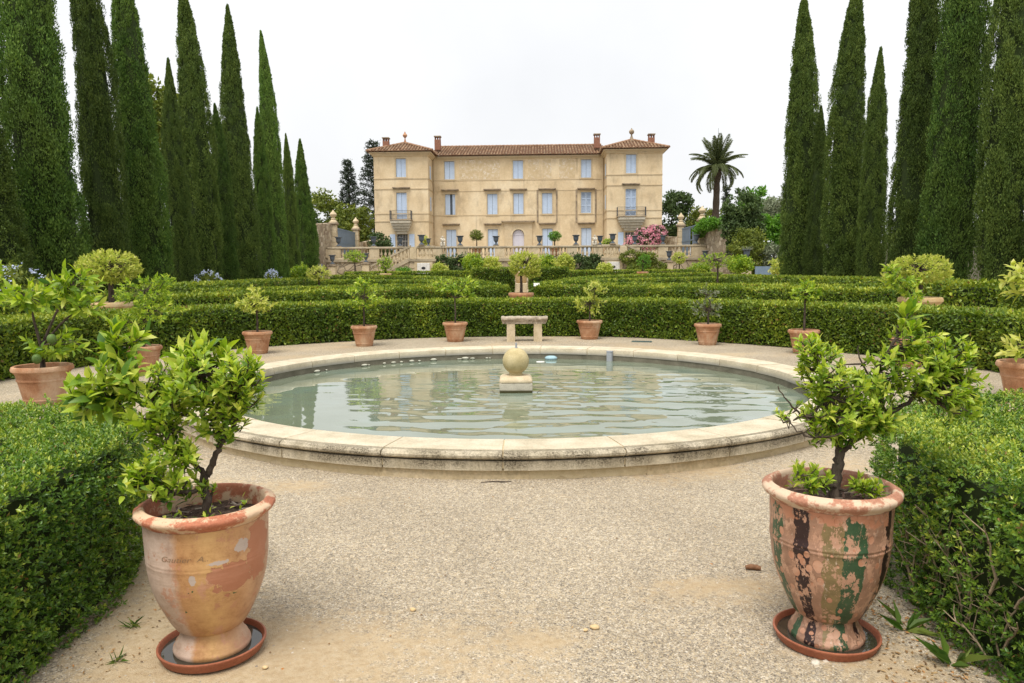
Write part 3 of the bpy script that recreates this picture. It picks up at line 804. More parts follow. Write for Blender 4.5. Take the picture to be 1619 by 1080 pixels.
def hedge(label, outline, h, leaf, cover=2.0, mat='hedge', seed=0, rough=0.03, hfun=None, group=None, shoots=False, xlim=None, ymin=None, thin=None, name='box_hedge'):
    r = np.random.default_rng(seed + 1000)
    poly = np.asarray(outline, float)
    a2 = np.sum(poly[:, 0] * np.roll(poly[:, 1], -1) - np.roll(poly[:, 0], -1) * poly[:, 1])
    if a2 < 0: poly = poly[::-1]
    nxt = np.roll(poly, -1, 0); E = nxt - poly; EL = np.linalg.norm(E, axis=1)
    EN = np.stack([E[:, 1], -E[:, 0]], 1) / np.maximum(EL[:, None], 1e-9)     # outward for CCW
    H = hfun or (lambda P: np.full(len(P), h))
    A1 = leaf * leaf * 0.55 * 0.5 * (6 if shoots else 1)
    # side samples
    dens = cover / A1
    per = EL.sum(); ns = int(per * h * dens)
    ei = r.choice(len(poly), ns, p=EL / per); u = r.random(ns)[:, None]
    XY = poly[ei] + E[ei] * u
    # blend the facet normals so that corners are round
    nn = unit(np.concatenate([EN[ei] * (1 - np.abs(u - 0.5)) + np.where(u < 0.5, EN[ei - 1] * (0.5 - u), EN[(ei + 1) % len(poly)] * (u - 0.5)), np.zeros((ns, 1))], 1))
    Hs = H(XY); z = Hs * r.random(ns) ** 0.92
    back = (nn[:, 0] * (0 - XY[:, 0]) + nn[:, 1] * (0 - XY[:, 1])) < 0
    keep = ~back | (r.random(ns) < 0.3)
    Ps = np.concatenate([XY, z[:, None]], 1)
    k_top = np.clip((z - (Hs - 0.10)) / 0.10, 0, 1)
    Ps -= nn * (0.06 * k_top ** 2)[:, None]
    Ns = unit(nn + np.array([0, 0, 1.0]) * (0.15 + 1.0 * k_top ** 2)[:, None])
    Ps, Ns = Ps[keep], Ns[keep]
    # top samples
    lo, hi = poly.min(0), poly.max(0); area = np.prod(hi - lo)
    nt = int(area * dens); Q = lo + r.random((nt, 2)) * (hi - lo)
    Q = Q[inside(Q, poly)]
    Pt = np.concatenate([Q, H(Q)[:, None]], 1); Nt = np.tile([0, 0, 1.0], (len(Q), 1))
    P = np.concatenate([Ps, Pt]); Nv = np.concatenate([Ns, Nt])
    if xlim: k = (P[:, 0] > xlim[0]) & (P[:, 0] < xlim[1]); P, Nv = P[k], Nv[k]
    if ymin: k = P[:, 1] > ymin; P, Nv = P[k], Nv[k]
    if thin is not None:
        k = r.random(len(P)) > thin(P); P, Nv = P[k], Nv[k]
    if shoots:   # thin hollows between the growth
        k = r.random(len(P)) > 0.75 * (vnoise(P, 6.0, seed + 9) < 0.27); P, Nv = P[k], Nv[k]
    bumpn = (vnoise(P, 3.2, seed) - 0.5) * 2 * rough + (vnoise(P, 9.0, seed + 1) - 0.5) * 1.6 * rough
    P = P + Nv * (bumpn + r.normal(0, rough * 0.55, len(P)))[:, None]
    stray = r.random(len(P)) < 0.05; P = P + Nv * (stray * r.uniform(0.3, 1.4, len(P)) * rough)[:, None]     # shoots grown out since the last cut
    n = len(P)
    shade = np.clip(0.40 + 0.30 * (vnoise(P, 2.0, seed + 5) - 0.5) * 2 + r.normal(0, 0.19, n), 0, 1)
    shade = np.clip(shade + (0.17 if shoots else 0.27) * (Nv[:, 2] > 0.95), 0, 1)      # fresh growth on the top, brightened further to paint in light from above
    if shoots:
        ax = unit(Nv * 1.0 + np.array([0, 0, 0.55]) + 0.5 * r.normal(size=(n, 3)))
        PP, DD, NN, LL, RR = [], [], [], [], []
        e1 = unit(np.cross(ax, rand_unit(r, n))); e2 = np.cross(ax, e1)
        for q in range(6):
            th = q * 2.4 + r.uniform(-0.3, 0.3, n); tilt = 0.5 + 0.12 * q
            rad = e1 * np.cos(th)[:, None] + e2 * np.sin(th)[:, None]
            d = ax * math.cos(tilt) + rad * math.sin(tilt)
            PP.append(P - ax * (leaf * 0.22 * q)[..., None] if np.ndim(leaf) else P - ax * leaf * 0.22 * q)
            DD.append(d); NN.append(unit(ax * math.sin(tilt) - rad * math.cos(tilt) + 0.25 * r.normal(size=(n, 3))))
            LL.append(leaf * r.uniform(0.75, 1.2, n) * (0.8 + 0.06 * q))
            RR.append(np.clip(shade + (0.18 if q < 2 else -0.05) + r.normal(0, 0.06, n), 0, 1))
        P, D, N, L, S = map(np.concatenate, (PP, DD, NN, LL, RR))
    else:
        D = unit(Nv * 0.55 + np.array([0, 0, 0.35]) + 0.8 * r.normal(size=(n, 3)))
        N = unit(Nv + 0.6 * r.normal(size=(n, 3))); L = leaf * r.uniform(0.7, 1.35, n); S = shade
    S = np.where(r.random(len(S)) < 0.014 + 0.05 * (vnoise(P, 1.1, seed + 20) > 0.74), 0.0, np.clip(S, 0.03, 1))     # dry leaves, here and there in patches
    t = empty(name, (float(poly[:, 0].mean()), float(poly[:, 1].mean()), 0), 0, label, 'hedge', group)
    c = np.array([poly[:, 0].mean(), poly[:, 1].mean(), 0])
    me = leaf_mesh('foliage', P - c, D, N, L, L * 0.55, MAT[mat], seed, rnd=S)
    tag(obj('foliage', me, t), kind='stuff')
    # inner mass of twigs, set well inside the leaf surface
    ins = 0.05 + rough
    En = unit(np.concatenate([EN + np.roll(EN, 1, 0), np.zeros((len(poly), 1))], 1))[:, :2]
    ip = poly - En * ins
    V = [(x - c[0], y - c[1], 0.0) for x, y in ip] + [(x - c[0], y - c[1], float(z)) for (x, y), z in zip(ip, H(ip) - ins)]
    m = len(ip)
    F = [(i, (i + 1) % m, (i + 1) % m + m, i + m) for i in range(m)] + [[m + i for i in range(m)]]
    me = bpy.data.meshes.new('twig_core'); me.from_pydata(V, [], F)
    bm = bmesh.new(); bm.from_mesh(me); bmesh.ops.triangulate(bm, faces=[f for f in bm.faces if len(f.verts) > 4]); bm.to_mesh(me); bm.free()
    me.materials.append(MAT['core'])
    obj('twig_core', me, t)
    return t


# front hedges on both sides of the path
near_l = [(-1.78, 0.9), (-1.80, 2.2), (-1.81, 3.1), (-1.85, 3.5), (-1.98, 3.9), (-2.25, 4.28), (-2.7, 4.42), (-3.4, 4.45), (-4.6, 4.5), (-4.6, 0.9)]
near_r = [(1.74, 0.9), (1.76, 2.4), (1.76, 3.0), (1.80, 3.4), (1.93, 3.85), (2.2, 4.25), (2.7, 4.42), (3.4, 4.45), (4.6, 4.5), (4.6, 0.9)]
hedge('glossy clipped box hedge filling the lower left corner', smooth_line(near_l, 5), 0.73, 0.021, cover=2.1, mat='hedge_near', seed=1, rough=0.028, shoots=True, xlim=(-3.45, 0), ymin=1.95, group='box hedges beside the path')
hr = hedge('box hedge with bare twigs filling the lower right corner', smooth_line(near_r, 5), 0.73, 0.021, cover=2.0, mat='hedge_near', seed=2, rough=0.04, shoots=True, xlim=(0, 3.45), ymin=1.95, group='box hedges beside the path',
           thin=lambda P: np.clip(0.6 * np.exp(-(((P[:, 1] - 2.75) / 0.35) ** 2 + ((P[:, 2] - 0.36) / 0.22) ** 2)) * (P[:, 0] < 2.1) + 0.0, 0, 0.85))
r_ = random.Random(8)
for k in range(34):
    y = 2.30 + 1.0 * r_.random(); z0 = r_.uniform(0.0, 0.32); x = 1.745 + r_.uniform(-0.02, 0.05)
    pts = [Vector((x + 0.03, y, z0))]
    d = Vector((r_.uniform(-0.15, 0.1), r_.uniform(-0.6, 0.6), 1)).normalized()
    for s in range(5):
        pts.append(pts[-1] + d * r_.uniform(0.03, 0.075)); d = (d + Vector((r_.uniform(-0.3, 0.25), r_.uniform(-0.6, 0.6), r_.uniform(-0.3, 0.3)))).normalized()
    q = MB(); r0 = r_.uniform(0.0025, 0.007)
    q.tube([p - hr.location for p in pts], [r0 * (1 - 0.14 * i) for i in range(6)], 5)
    for s in (2, 3, 4):
        e = pts[s] + Vector((r_.uniform(-0.07, 0.01), r_.uniform(-0.1, 0.1), r_.uniform(0.0, 0.09)))
        q.tube([pts[s] - hr.location, (pts[s] + e) / 2 + Vector((0, 0.01, 0)) - hr.location, e - hr.location], [r0 * 0.5, r0 * 0.35, r0 * 0.2], 4)
    q.build('bare_twig', MAT['barkpale'], hr)

# ring hedge round the pool terrace: three visible stretches
ring = [(-7.35, 9.0), (-7.25, 11.0), (-6.75, 12.9), (-5.75, 14.6), (-4.1, 16.0), (-2.2, 17.0), (0.2, 17.3), (2.4, 16.95), (4.2, 15.6), (5.6, 14.0), (6.6, 12.2), (7.1, 10.4), (7.3, 8.5)]
RL = smooth_line(ring, 8)
T_ = np.gradient(RL, axis=0); T_ /= np.linalg.norm(T_, axis=1, keepdims=True)
N_ = np.stack([-T_[:, 1], T_[:, 0]], 1)
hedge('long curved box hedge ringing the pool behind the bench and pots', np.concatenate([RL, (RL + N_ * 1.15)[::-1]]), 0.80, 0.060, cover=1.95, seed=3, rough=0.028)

HG = 'low box hedges of the parterre'
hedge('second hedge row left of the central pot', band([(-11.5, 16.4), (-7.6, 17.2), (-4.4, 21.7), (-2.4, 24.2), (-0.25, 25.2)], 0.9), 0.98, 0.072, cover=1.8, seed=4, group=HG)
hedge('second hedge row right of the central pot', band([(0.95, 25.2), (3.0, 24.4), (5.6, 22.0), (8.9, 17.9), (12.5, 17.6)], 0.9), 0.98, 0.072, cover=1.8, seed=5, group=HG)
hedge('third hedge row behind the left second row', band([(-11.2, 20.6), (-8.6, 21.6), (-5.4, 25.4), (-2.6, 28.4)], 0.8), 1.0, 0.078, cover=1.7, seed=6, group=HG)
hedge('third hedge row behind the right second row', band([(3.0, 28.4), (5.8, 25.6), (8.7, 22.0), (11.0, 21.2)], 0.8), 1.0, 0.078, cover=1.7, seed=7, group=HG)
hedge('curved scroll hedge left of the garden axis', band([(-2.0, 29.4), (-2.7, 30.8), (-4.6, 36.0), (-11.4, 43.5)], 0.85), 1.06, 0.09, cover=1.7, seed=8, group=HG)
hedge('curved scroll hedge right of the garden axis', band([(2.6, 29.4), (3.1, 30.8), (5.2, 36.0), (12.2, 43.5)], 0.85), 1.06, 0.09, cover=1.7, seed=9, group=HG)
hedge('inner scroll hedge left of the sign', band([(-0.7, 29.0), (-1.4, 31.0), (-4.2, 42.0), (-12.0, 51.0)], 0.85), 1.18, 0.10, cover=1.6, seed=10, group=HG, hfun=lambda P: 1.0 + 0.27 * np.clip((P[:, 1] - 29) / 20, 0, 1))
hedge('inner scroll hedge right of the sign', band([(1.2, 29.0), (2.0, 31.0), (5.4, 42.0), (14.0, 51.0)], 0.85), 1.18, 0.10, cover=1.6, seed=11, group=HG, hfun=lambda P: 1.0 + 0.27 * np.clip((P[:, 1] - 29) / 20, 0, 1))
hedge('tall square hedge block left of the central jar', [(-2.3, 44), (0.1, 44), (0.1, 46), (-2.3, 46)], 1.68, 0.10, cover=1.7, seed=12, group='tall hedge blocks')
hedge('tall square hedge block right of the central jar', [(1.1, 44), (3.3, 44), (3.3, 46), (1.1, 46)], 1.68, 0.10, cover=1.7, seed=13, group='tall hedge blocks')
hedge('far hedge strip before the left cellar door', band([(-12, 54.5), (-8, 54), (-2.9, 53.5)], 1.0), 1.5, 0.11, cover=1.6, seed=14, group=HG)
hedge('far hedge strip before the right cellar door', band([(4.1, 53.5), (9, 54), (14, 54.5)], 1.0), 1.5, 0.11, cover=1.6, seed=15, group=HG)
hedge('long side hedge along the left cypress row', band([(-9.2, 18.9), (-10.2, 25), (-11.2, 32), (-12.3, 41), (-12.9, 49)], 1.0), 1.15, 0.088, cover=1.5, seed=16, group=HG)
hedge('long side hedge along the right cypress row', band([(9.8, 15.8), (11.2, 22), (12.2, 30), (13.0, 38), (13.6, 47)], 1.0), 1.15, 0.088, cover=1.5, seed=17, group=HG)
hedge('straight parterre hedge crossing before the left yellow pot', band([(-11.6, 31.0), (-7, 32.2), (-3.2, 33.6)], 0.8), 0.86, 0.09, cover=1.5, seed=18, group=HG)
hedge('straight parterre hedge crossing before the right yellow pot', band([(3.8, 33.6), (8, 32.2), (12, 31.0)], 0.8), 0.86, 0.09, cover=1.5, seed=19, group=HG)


# ---------------------------------------------------------------- cypresses
def cypress_mesh(seed, mat, Hh=13.0, R=1.15, clumps=520, subs=7, per=33, gap=0.0, uneven=0.11):
    """flame shaped crown: boughs with rounded sprays on them, so that the surface is lumpy and the outline uneven"""
    r = np.random.default_rng(seed)
    prof = lambda t: np.minimum(1.0, 0.80 + 0.9 * t) * np.maximum(1 - t ** 3.1, 0) ** 0.82
    t = ((np.arange(clumps) + r.random(clumps)) / clumps) ** 1.0
    ph = np.arange(clumps) * 2.39996 + r.normal(0, 0.35, clumps)
    q3 = np.stack([np.cos(ph) * 0.9, np.sin(ph) * 0.9, t * Hh * 0.42], 1)
    swell = 1 + uneven * 2 * (vnoise(q3, 1.0, seed) - 0.5) + uneven * (vnoise(q3, 2.3, seed + 3) - 0.5)
    rad = R * prof(t) * swell
    size = (0.10 + 0.34 * np.minimum(1, prof(t))) * r.uniform(0.7, 1.3, clumps) * (R / 1.15)
    cr = np.maximum(rad - size * 0.55, rad * 0.3) * r.uniform(0.86, 1.06, clumps)
    bx = 0.10 * R * np.sin(t * 7 + seed); by = 0.08 * R * np.cos(t * 5 + seed * 2)
    C = np.stack([cr * np.cos(ph) + bx, cr * np.sin(ph) + by, 0.15 + t * (Hh - 0.45)], 1)
    keepc = r.random(clumps) > gap * (t > 0.3)
    C, size, ph, t = C[keepc], size[keepc], ph[keepc], t[keepc]; m = len(C)
    out = np.stack([np.cos(ph), np.sin(ph), np.full(m, 0.35)], 1)
    # sprays on every bough
    si = np.repeat(np.arange(m), subs); U1 = rand_unit(r, len(si)); o1 = unit(out)[si]
    fl = (U1 * o1).sum(1) < -0.2; U1[fl] *= -1
    C2 = C[si] + U1 * size[si][:, None] * np.array([0.62, 0.62, 1.0]) * r.uniform(0.6, 1.0, (len(si), 1))
    s2 = size[si] * r.uniform(0.28, 0.46, len(si)); tone = (r.random(m)[si] - 0.5) * 0.35 + (r.random(len(si)) - 0.5) * 0.3
    ci = np.repeat(np.arange(len(si)), per); n = len(ci); U = rand_unit(r, n); o2 = o1[ci]
    fl = (U * o2).sum(1) < -0.3; U[fl] *= -1
    P = C2[ci] + U * (s2[ci] * r.uniform(0.75, 1.08, n))[:, None] * np.array([1, 1, 1.35])
    P[:, 2] = np.clip(P[:, 2], 0.05, Hh + 0.25)
    D = unit(np.array([0, 0, 0.9]) + U * 0.75 + 0.5 * r.normal(size=(n, 3)))
    N = unit(U + 0.55 * r.normal(size=(n, 3)))
    L = r.uniform(0.052, 0.115, n) * (R / 1.15) ** 0.3
    shade = np.clip(0.42 + r.normal(0, 0.17, n) + tone[ci], 0, 1)
    V, F = leaf_arrays(P, D, N, L, L * 0.46, 0.1)
    me = npmesh('foliage', V, F, MAT[mat], rnd=np.repeat(shade, 4))
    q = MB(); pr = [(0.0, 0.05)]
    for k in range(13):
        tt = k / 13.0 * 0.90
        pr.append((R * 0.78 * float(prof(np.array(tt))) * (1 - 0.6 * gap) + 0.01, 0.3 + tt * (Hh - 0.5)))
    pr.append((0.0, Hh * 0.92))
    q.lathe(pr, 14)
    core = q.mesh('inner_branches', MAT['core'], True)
    q = MB(); q.tube([(0, 0, -0.1), (0.02, 0, 0.8), (0, 0.02, Hh * 0.5)], [0.17, 0.13, 0.05], 8)
    return me, core, q.mesh('trunk', MAT['bark'], True)


CY = [cypress_mesh(31, 'cypress', gap=0.0), cypress_mesh(32, 'cypress_b', gap=0.07), cypress_mesh(33, 'cypress', R=1.3, gap=0.05)]
CY.append(CY[1])
CYR = [1.15, 1.15, 1.3, 1.15]


def cypress(x, y, h, r, kind, lean, label, rz=0.0):
    t = empty('cypress_tree', (x, y, 0), 0, label, 'tree', 'cypresses in the two flanking rows')
    t.rotation_euler = (0, math.radians(lean), 0)
    s = (r / CYR[kind], r / CYR[kind], h / 13.0)
    for nm, me in zip(('foliage', 'inner_branches', 'trunk'), CY[kind]):
        o = obj(nm, me, t, rot=(0, 0, rz), scale=s)
        if nm == 'foliage': tag(o, kind='stuff')


_ord = ['first', 'second', 'third', 'fourth', 'fifth', 'sixth', 'seventh', 'eighth', 'ninth', 'tenth', 'eleventh', 'twelfth', 'thirteenth']
left_row = [  # x, y, height, radius, kind, lean, note
    (-13.6, 19.6, 8.6, 0.87, 1, -2.0, 'olive green cypress cut by the left edge, nearest of the left row'),
    (-13.5, 22.2, 13.8, 0.94, 2, -2.0, 'broadest and brightest green cypress of the left row'),
    (-13.4, 25.2, 13.4, 0.67, 1, -2.2, 'brownish cypress just right of the broadest left one'),
    (-13.2, 27.5, 13.0, 0.73, 0, -2.2, 'tall green cypress fourth from the left edge'),
    (-13.3, 30.6, 10.2, 0.48, 3, -2.0, 'shorter slim cypress between two tall ones, fifth from the left edge'),
    (-13.4, 33.0, 14.2, 0.73, 1, -1.8, 'tall brownish cypress reaching the top edge, sixth from the left'),
    (-13.4, 35.6, 9.5, 0.51, 0, -2.0, 'low slim cypress left of the one with the sharp tall tip'),
    (-13.4, 38.2, 14.9, 0.73, 3, -2.4, 'tall cypress with a sharp tip, eighth from the left edge'),
    (-13.4, 41.4, 10.6, 0.48, 0, -1.8, 'low cypress between the two tall right members of the left row'),
    (-13.5, 43.8, 15.4, 0.64, 0, -2.4, 'slim tall cypress, last tall one of the left row'),
    (-13.6, 47.0, 10.2, 0.45, 3, -1.5, 'thin dark cypress half hidden near the end of the left row'),
    (-13.6, 50.6, 10.5, 0.64, 0, -2.2, 'last cypress of the left row, beside the stone gate wall')]
right_row = [
    (14.0, 36.8, 14.9, 0.83, 3, 0.3, 'leftmost tall cypress of the right row, beside the palm'),
    (14.4, 35.6, 9.2, 0.49, 1, 0.6, 'low slim cypress right of the leftmost tall right one'),
    (14.0, 31.8, 13.6, 0.80, 3, 0.6, 'second tall cypress of the right row with a sharp tip'),
    (14.2, 29.8, 10.2, 0.50, 1, 0.8, 'short pointed cypress between two tall ones on the right'),
    (14.1, 26.6, 13.6, 0.72, 3, 0.8, 'tall dark cypress cut by the top edge on the right'),
    (14.1, 24.3, 13.8, 0.84, 2, 0.8, 'broad bright cypress in the middle of the right row'),
    (14.3, 22.0, 13.0, 0.67, 1, 0.8, 'loose cypress with sky gaps before the stone wall'),
    (14.6, 20.4, 7.2, 0.51, 2, 1.2, 'cypress cut by the right edge of the view')]
for k, (x, y, h, r, kd, ln, lab) in enumerate(left_row + right_row):
    cypress(x, y, h, r, kd, ln, lab, rz=k * 1.7)

# ---------------------------------------------------------------- terrace and its retaining wall
TZ = 2.6
YB = 64.0
o = MB().box(-70, 70, YB + 0.46, 130, -0.5, TZ).build('terrace', stone('terrace_gravel', [(0.40, 0.33, 0.24), (0.50, 0.43, 0.32)], scale=3, bump=0.2))
tag(o, kind='structure')
t = empty('terrace_wall', (0.5, YB, 0), 0, 'stone retaining wall under the terrace balustrade', 'wall')
MB().box(-16.2, 16.4, -0.15, 0.45, -0.3, TZ - 0.22).build('wall_face', MAT['coursed'], t)
MB().box(-16.3, 16.5, -0.25, 0.44, TZ - 0.217, TZ + 0.02, 0.03).build('string_course', MAT['rail'], t)
for x in (-3.4, -1.6, 2.1, 3.7):
    MB().box(x - 0.28, x + 0.28, -0.42, -0.152, -0.2, TZ - 0.5, 0.03).build('buttress', MAT['bal'], t)


def baluster_mesh():
    p = [(0.075, 0), (0.075, 0.06), (0.05, 0.075), (0.055, 0.12), (0.088, 0.22), (0.092, 0.29), (0.07, 0.38), (0.045, 0.50), (0.042, 0.60), (0.06, 0.63), (0.06, 0.67), (0.075, 0.69), (0.075, 0.74)]
    return MB().lathe([(a * 1.2, z) for a, z in p], 8).mesh('baluster', MAT['bal'], True)


BAL = baluster_mesh()
t = empty('terrace_balustrade', (0.5, YB, TZ), 0, 'long pale stone balustrade along the edge of the terrace', 'balustrade')
MB().box(-16.1, 16.3, -0.2, 0.2, 0.024, 0.16, 0.02).build('bottom_rail', MAT['bal'], t)
MB().box(-16.15, 16.35, -0.23, 0.23, 0.905, 1.08, 0.04).build('top_rail', MAT['rail'], t)
posts = [-15.7, -12.15, -9.6, -7.75, -6.75, -4.6, -1.5, 1.4, 4.65, 6.9, 8.0, 10.0, 12.4, 15.5]
for x in posts:
    w = 0.42 if abs(x) < 15 else 0.7
    MB().box(x - w, x + w, -0.19, 0.19, 0.162, 0.903, 0.02).build('pedestal', MAT['bal'], t)
for a, b in zip(posts[:-1], posts[1:]):
    lo, hi = a + 0.42 + (0.28 if abs(a) > 15 else 0), b - 0.42 - (0.28 if abs(b) > 15 else 0)
    n = int((hi - lo) / 0.30)
    for k in range(n):
        if hi - lo < 0.4: continue
        obj('baluster', BAL, t, loc=(lo + (hi - lo) * (k + 0.5) / n, 0, 0.163))


def staircase(sgn, label):
    """flight along the wall from the landing down and outward"""
    t = empty('stone_staircase', (0.5, 61.9, 0), 0, label, 'staircase', 'outer flights of the terrace stairs')
    X = lambda v: v * sgn if sgn < 0 else v * sgn + 0.15
    x0, x1 = 8.9, 14.2                         # landing end and foot of the flight
    n = 16
    for k in range(n):
        za = TZ - (k + 1) * TZ / (n + 1)
        a, b = x0 + (x1 - x0) * k / n, x0 + (x1 - x0) * (k + 1) / n
        xa, xb = sorted((X(a), X(b)))
        MB().box(xa, xb, 0.36, 1.6, -0.1, za).build('step', MAT['coursed'], t)
    xa, xb = sorted((X(6.8), X(x0)))
    MB().box(xa, xb, 0.0, 1.8, 0, TZ - 0.2).build('landing_block', MAT['coursed'], t)
    MB().box(xa - 0.08, xb + 0.08, -0.1, 1.8, TZ - 0.197, TZ).build('landing_slab', MAT['rail'], t)
    sl = -TZ / (x1 - x0)
    def P(a, dz): return (X(a), TZ + (a - x0) * sl + dz)
    # carrying wall of the flight
    MB().prism([(X(x0), 0), P(x0, -0.2), P(x1, -0.05), (X(x1), 0)], 0.02, 0.33).build('flight_wall', MAT['coursed'], t)
    MB().prism([P(x0, -0.196), P(x0, 0.1), P(x1 + 0.2, 0.1), P(x1 + 0.2, -0.196)], -0.06, 0.35).build('string', MAT['rail'], t)
    MB().prism([P(x0 - 0.1, 0.92), P(x0 - 0.1, 1.08), P(x1, 1.08), P(x1, 0.92)], -0.05, 0.37).build('sloped_rail', MAT['rail'], t)
    k = 0
    a = x0 + 0.25
    while a < x1 - 0.3:
        k += 1
        if k % 8 == 0:
            MB().prism([P(a - 0.18, 0.103), P(a - 0.18, 0.917), P(a + 0.18, 0.917), P(a + 0.18, 0.103)], 0.0, 0.32).build('pier', MAT['bal'], t); a += 0.36
        else:
            q = obj('baluster', BAL, t, loc=(X(a), 0.16, TZ + (a - x0) * sl + 0.103)); q.scale = (1, 1, 1.08); a += 0.30
    MB().box(min(X(x0 - 0.02), X(x0 - 0.6)), max(X(x0 - 0.02), X(x0 - 0.6)), -0.04, 0.34, TZ + 0.003, TZ + 0.93, 0.02).build('pier', MAT['bal'], t)
    xa, xb = sorted((X(6.8), X(x0 - 0.62)))
    MB().box(xa, xb, -0.02, 0.32, TZ + 0.003, TZ + 0.14).build('landing_base', MAT['bal'], t)
    MB().box(xa, xb + 0.001, -0.05, 0.36, TZ + 0.90, TZ + 1.08, 0.02).build('landing_rail', MAT['rail'], t)
    n = 4
    for k in range(n):
        obj('baluster', BAL, t, loc=(X(6.95 + (x0 - 7.7) * (k + 0.5) / n), 0.15, TZ + 0.145))
    MB().box(min(X(x1), X(x1 + 0.5)), max(X(x1), X(x1 + 0.5)), -0.08, 0.4, 0, 1.25, 0.03).build('foot_pier', MAT['bal'], t)
    # cellar door in the landing block
    dx = X(7.75)
    MB().box(dx - 0.75, dx + 0.75, -0.06, -0.002, 0.0, 2.39).build('door_surround', MAT['bal'], t)
    d = MB().box(dx - 0.52, dx + 0.52, -0.11, -0.062, 0.02, 2.26, 0.01).build('cellar_door', MAT['white'], t)
    for j in range(4):
        MB().box(dx - 0.50 + j * 0.255, dx - 0.255 + j * 0.255, -0.128, -0.112, 0.06, 2.22, 0.006).build('plank', MAT['white'], d)
    q = MB().lathe([(0.17, 0), (0.17, 0.02), (0, 0.02)], 16).build('oval_vent', MAT['dark'], d, loc=(dx, -0.13, 1.85), rot=(math.pi / 2, 0, 0))
    q.scale = (1, 0.62, 1)


staircase(-1, 'left stone stair flight descending from the terrace with sloped balustrade')
staircase(1, 'right stone stair flight overgrown with climbing plants')


# ---------------------------------------------------------------- the country house
HX, HY, HR = 0.6, 73.0, math.radians(-2.2)
house = empty('country_house', (HX, HY, 0), HR, 'ochre rendered three storey country house with pale blue shutters and two corner towers', 'house')
house.scale = (0.985, 1.0, 0.968); house.location.z = 0.18


def facade(name, x0, x1, z0, z1, y, opens, depth=0.22, mat='render', parent=house):
    xs = sorted({x0, x1, *[v for o in opens for v in o[:2]]}); zs = sorted({z0, z1, *[v for o in opens for v in o[2:4]]})
    q = MB()
    for xa, xb in zip(xs[:-1], xs[1:]):
        for za, zb in zip(zs[:-1], zs[1:]):
            cx, cz = (xa + xb) / 2, (za + zb) / 2
            if any(o[0] < cx < o[1] and o[2] < cz < o[3] for o in opens): continue
            q.add([(xa, y, za), (xb, y, za), (xb, y, zb), (xa, y, zb)], [(0, 1, 2, 3)])
    for o in opens:
        a, b, c, d = o[:4]
        for p in ([(a, y, c), (a, y, d), (a, y + depth, d), (a, y + depth, c)], [(b, y, c), (b, y + depth, c), (b, y + depth, d), (b, y, d)],
                  [(a, y, c), (a, y + depth, c), (b, y + depth, c), (b, y, c)], [(a, y, d), (b, y, d), (b, y + depth, d), (a, y + depth, d)]):
            q.add(p, [(0, 1, 2, 3)])
    me = bpy.data.meshes.new(name); me.from_pydata(q.v, [], q.f); me.materials.append(MAT[mat])
    return obj(name, me, parent)


def shutter_leaf(w, y, x0, x1, z0, z1, louver=False, mat='shutter'):
    t = 0.035
    if not louver:
        q = MB(); n = 3
        for k in range(n):
            a = x0 + (x1 - x0) * k / n; b = x0 + (x1 - x0) * (k + 1) / n
            q.box(a + 0.006, b - 0.006, y - t, y, z0, z1)
        q.box(x0, x1, y - 0.012, y + 0.012, z0 + 0.002, z1 - 0.002)
        return q.build('shutter', MAT[mat], w)
    f = MB()
    f.box(x0, x0 + 0.07, y - t, y + 0.01, z0, z1).box(x1 - 0.07, x1, y - t, y + 0.01, z0, z1)
    for zz in (z0, (z0 * 2 + z1) / 3, (z0 + 2 * z1) / 3, z1 - 0.08):
        f.box(x0 + 0.07, x1 - 0.07, y - t, y + 0.01, zz, zz + 0.08)
    s = f.build('shutter', MAT[mat], w)
    q = MB(); z = z0 + 0.12
    while z < z1 - 0.1:
        q.add([(x0 + 0.07, y - 0.02, z), (x1 - 0.07, y - 0.02, z), (x1 - 0.07, y + 0.02, z + 0.07), (x0 + 0.07, y + 0.02, z + 0.07)], [(0, 1, 2, 3)]); z += 0.085
    tag(q.build('louvre_slats', MAT[mat], s), kind='stuff')
    return s


def window(cx, z0, z1, w, y, louver=False, ajar=False, frame=True):
    a, b = cx - w / 2, cx + w / 2
    f = MB(); fw = 0.13
    f.box(a - fw, a, y - 0.035, y + 0.05, z0 - 0.02, z1 + fw).box(b, b + fw, y - 0.035, y + 0.05, z0 - 0.02, z1 + fw).box(a + 0.001, b - 0.001, y - 0.034, y + 0.05, z1, z1 + fw - 0.001).box(a - fw - 0.04, b + fw + 0.04, y - 0.07, y + 0.05, z0 - 0.12, z0 - 0.022)
    o = f.build('window', MAT['trim'], house)
    MB().box(a, b, y + 0.215, y + 0.235, z0, z1).build('pane', MAT['dark'], o)
    shutter_leaf(o, y + 0.13, a + 0.012, cx - 0.012, z0 + 0.02, z1 - 0.02, louver)
    if ajar:
        shutter_leaf(o, y + 0.13, cx + 0.22, b - 0.012, z0 + 0.02, z1 - 0.02, louver)
        shutter_leaf(o, y + 0.18, cx + 0.05, cx + 0.19, z0 + 0.02, z1 - 0.02, louver, 'blueurn')
    else:
        shutter_leaf(o, y + 0.13, cx + 0.012, b - 0.012, z0 + 0.02, z1 - 0.02, louver)
    return o


def ledge(cx, w, z, y, d=0.3):
    q = MB().box(cx - w / 2, cx + w / 2, y - d, y + 0.02, z, z + 0.11, 0.015)
    q.box(cx - w / 2 + 0.08, cx + w / 2 - 0.08, y - d + 0.1, y + 0.02, z - 0.1, z - 0.001)
    return q.build('ledge', MAT['ledge'], house)


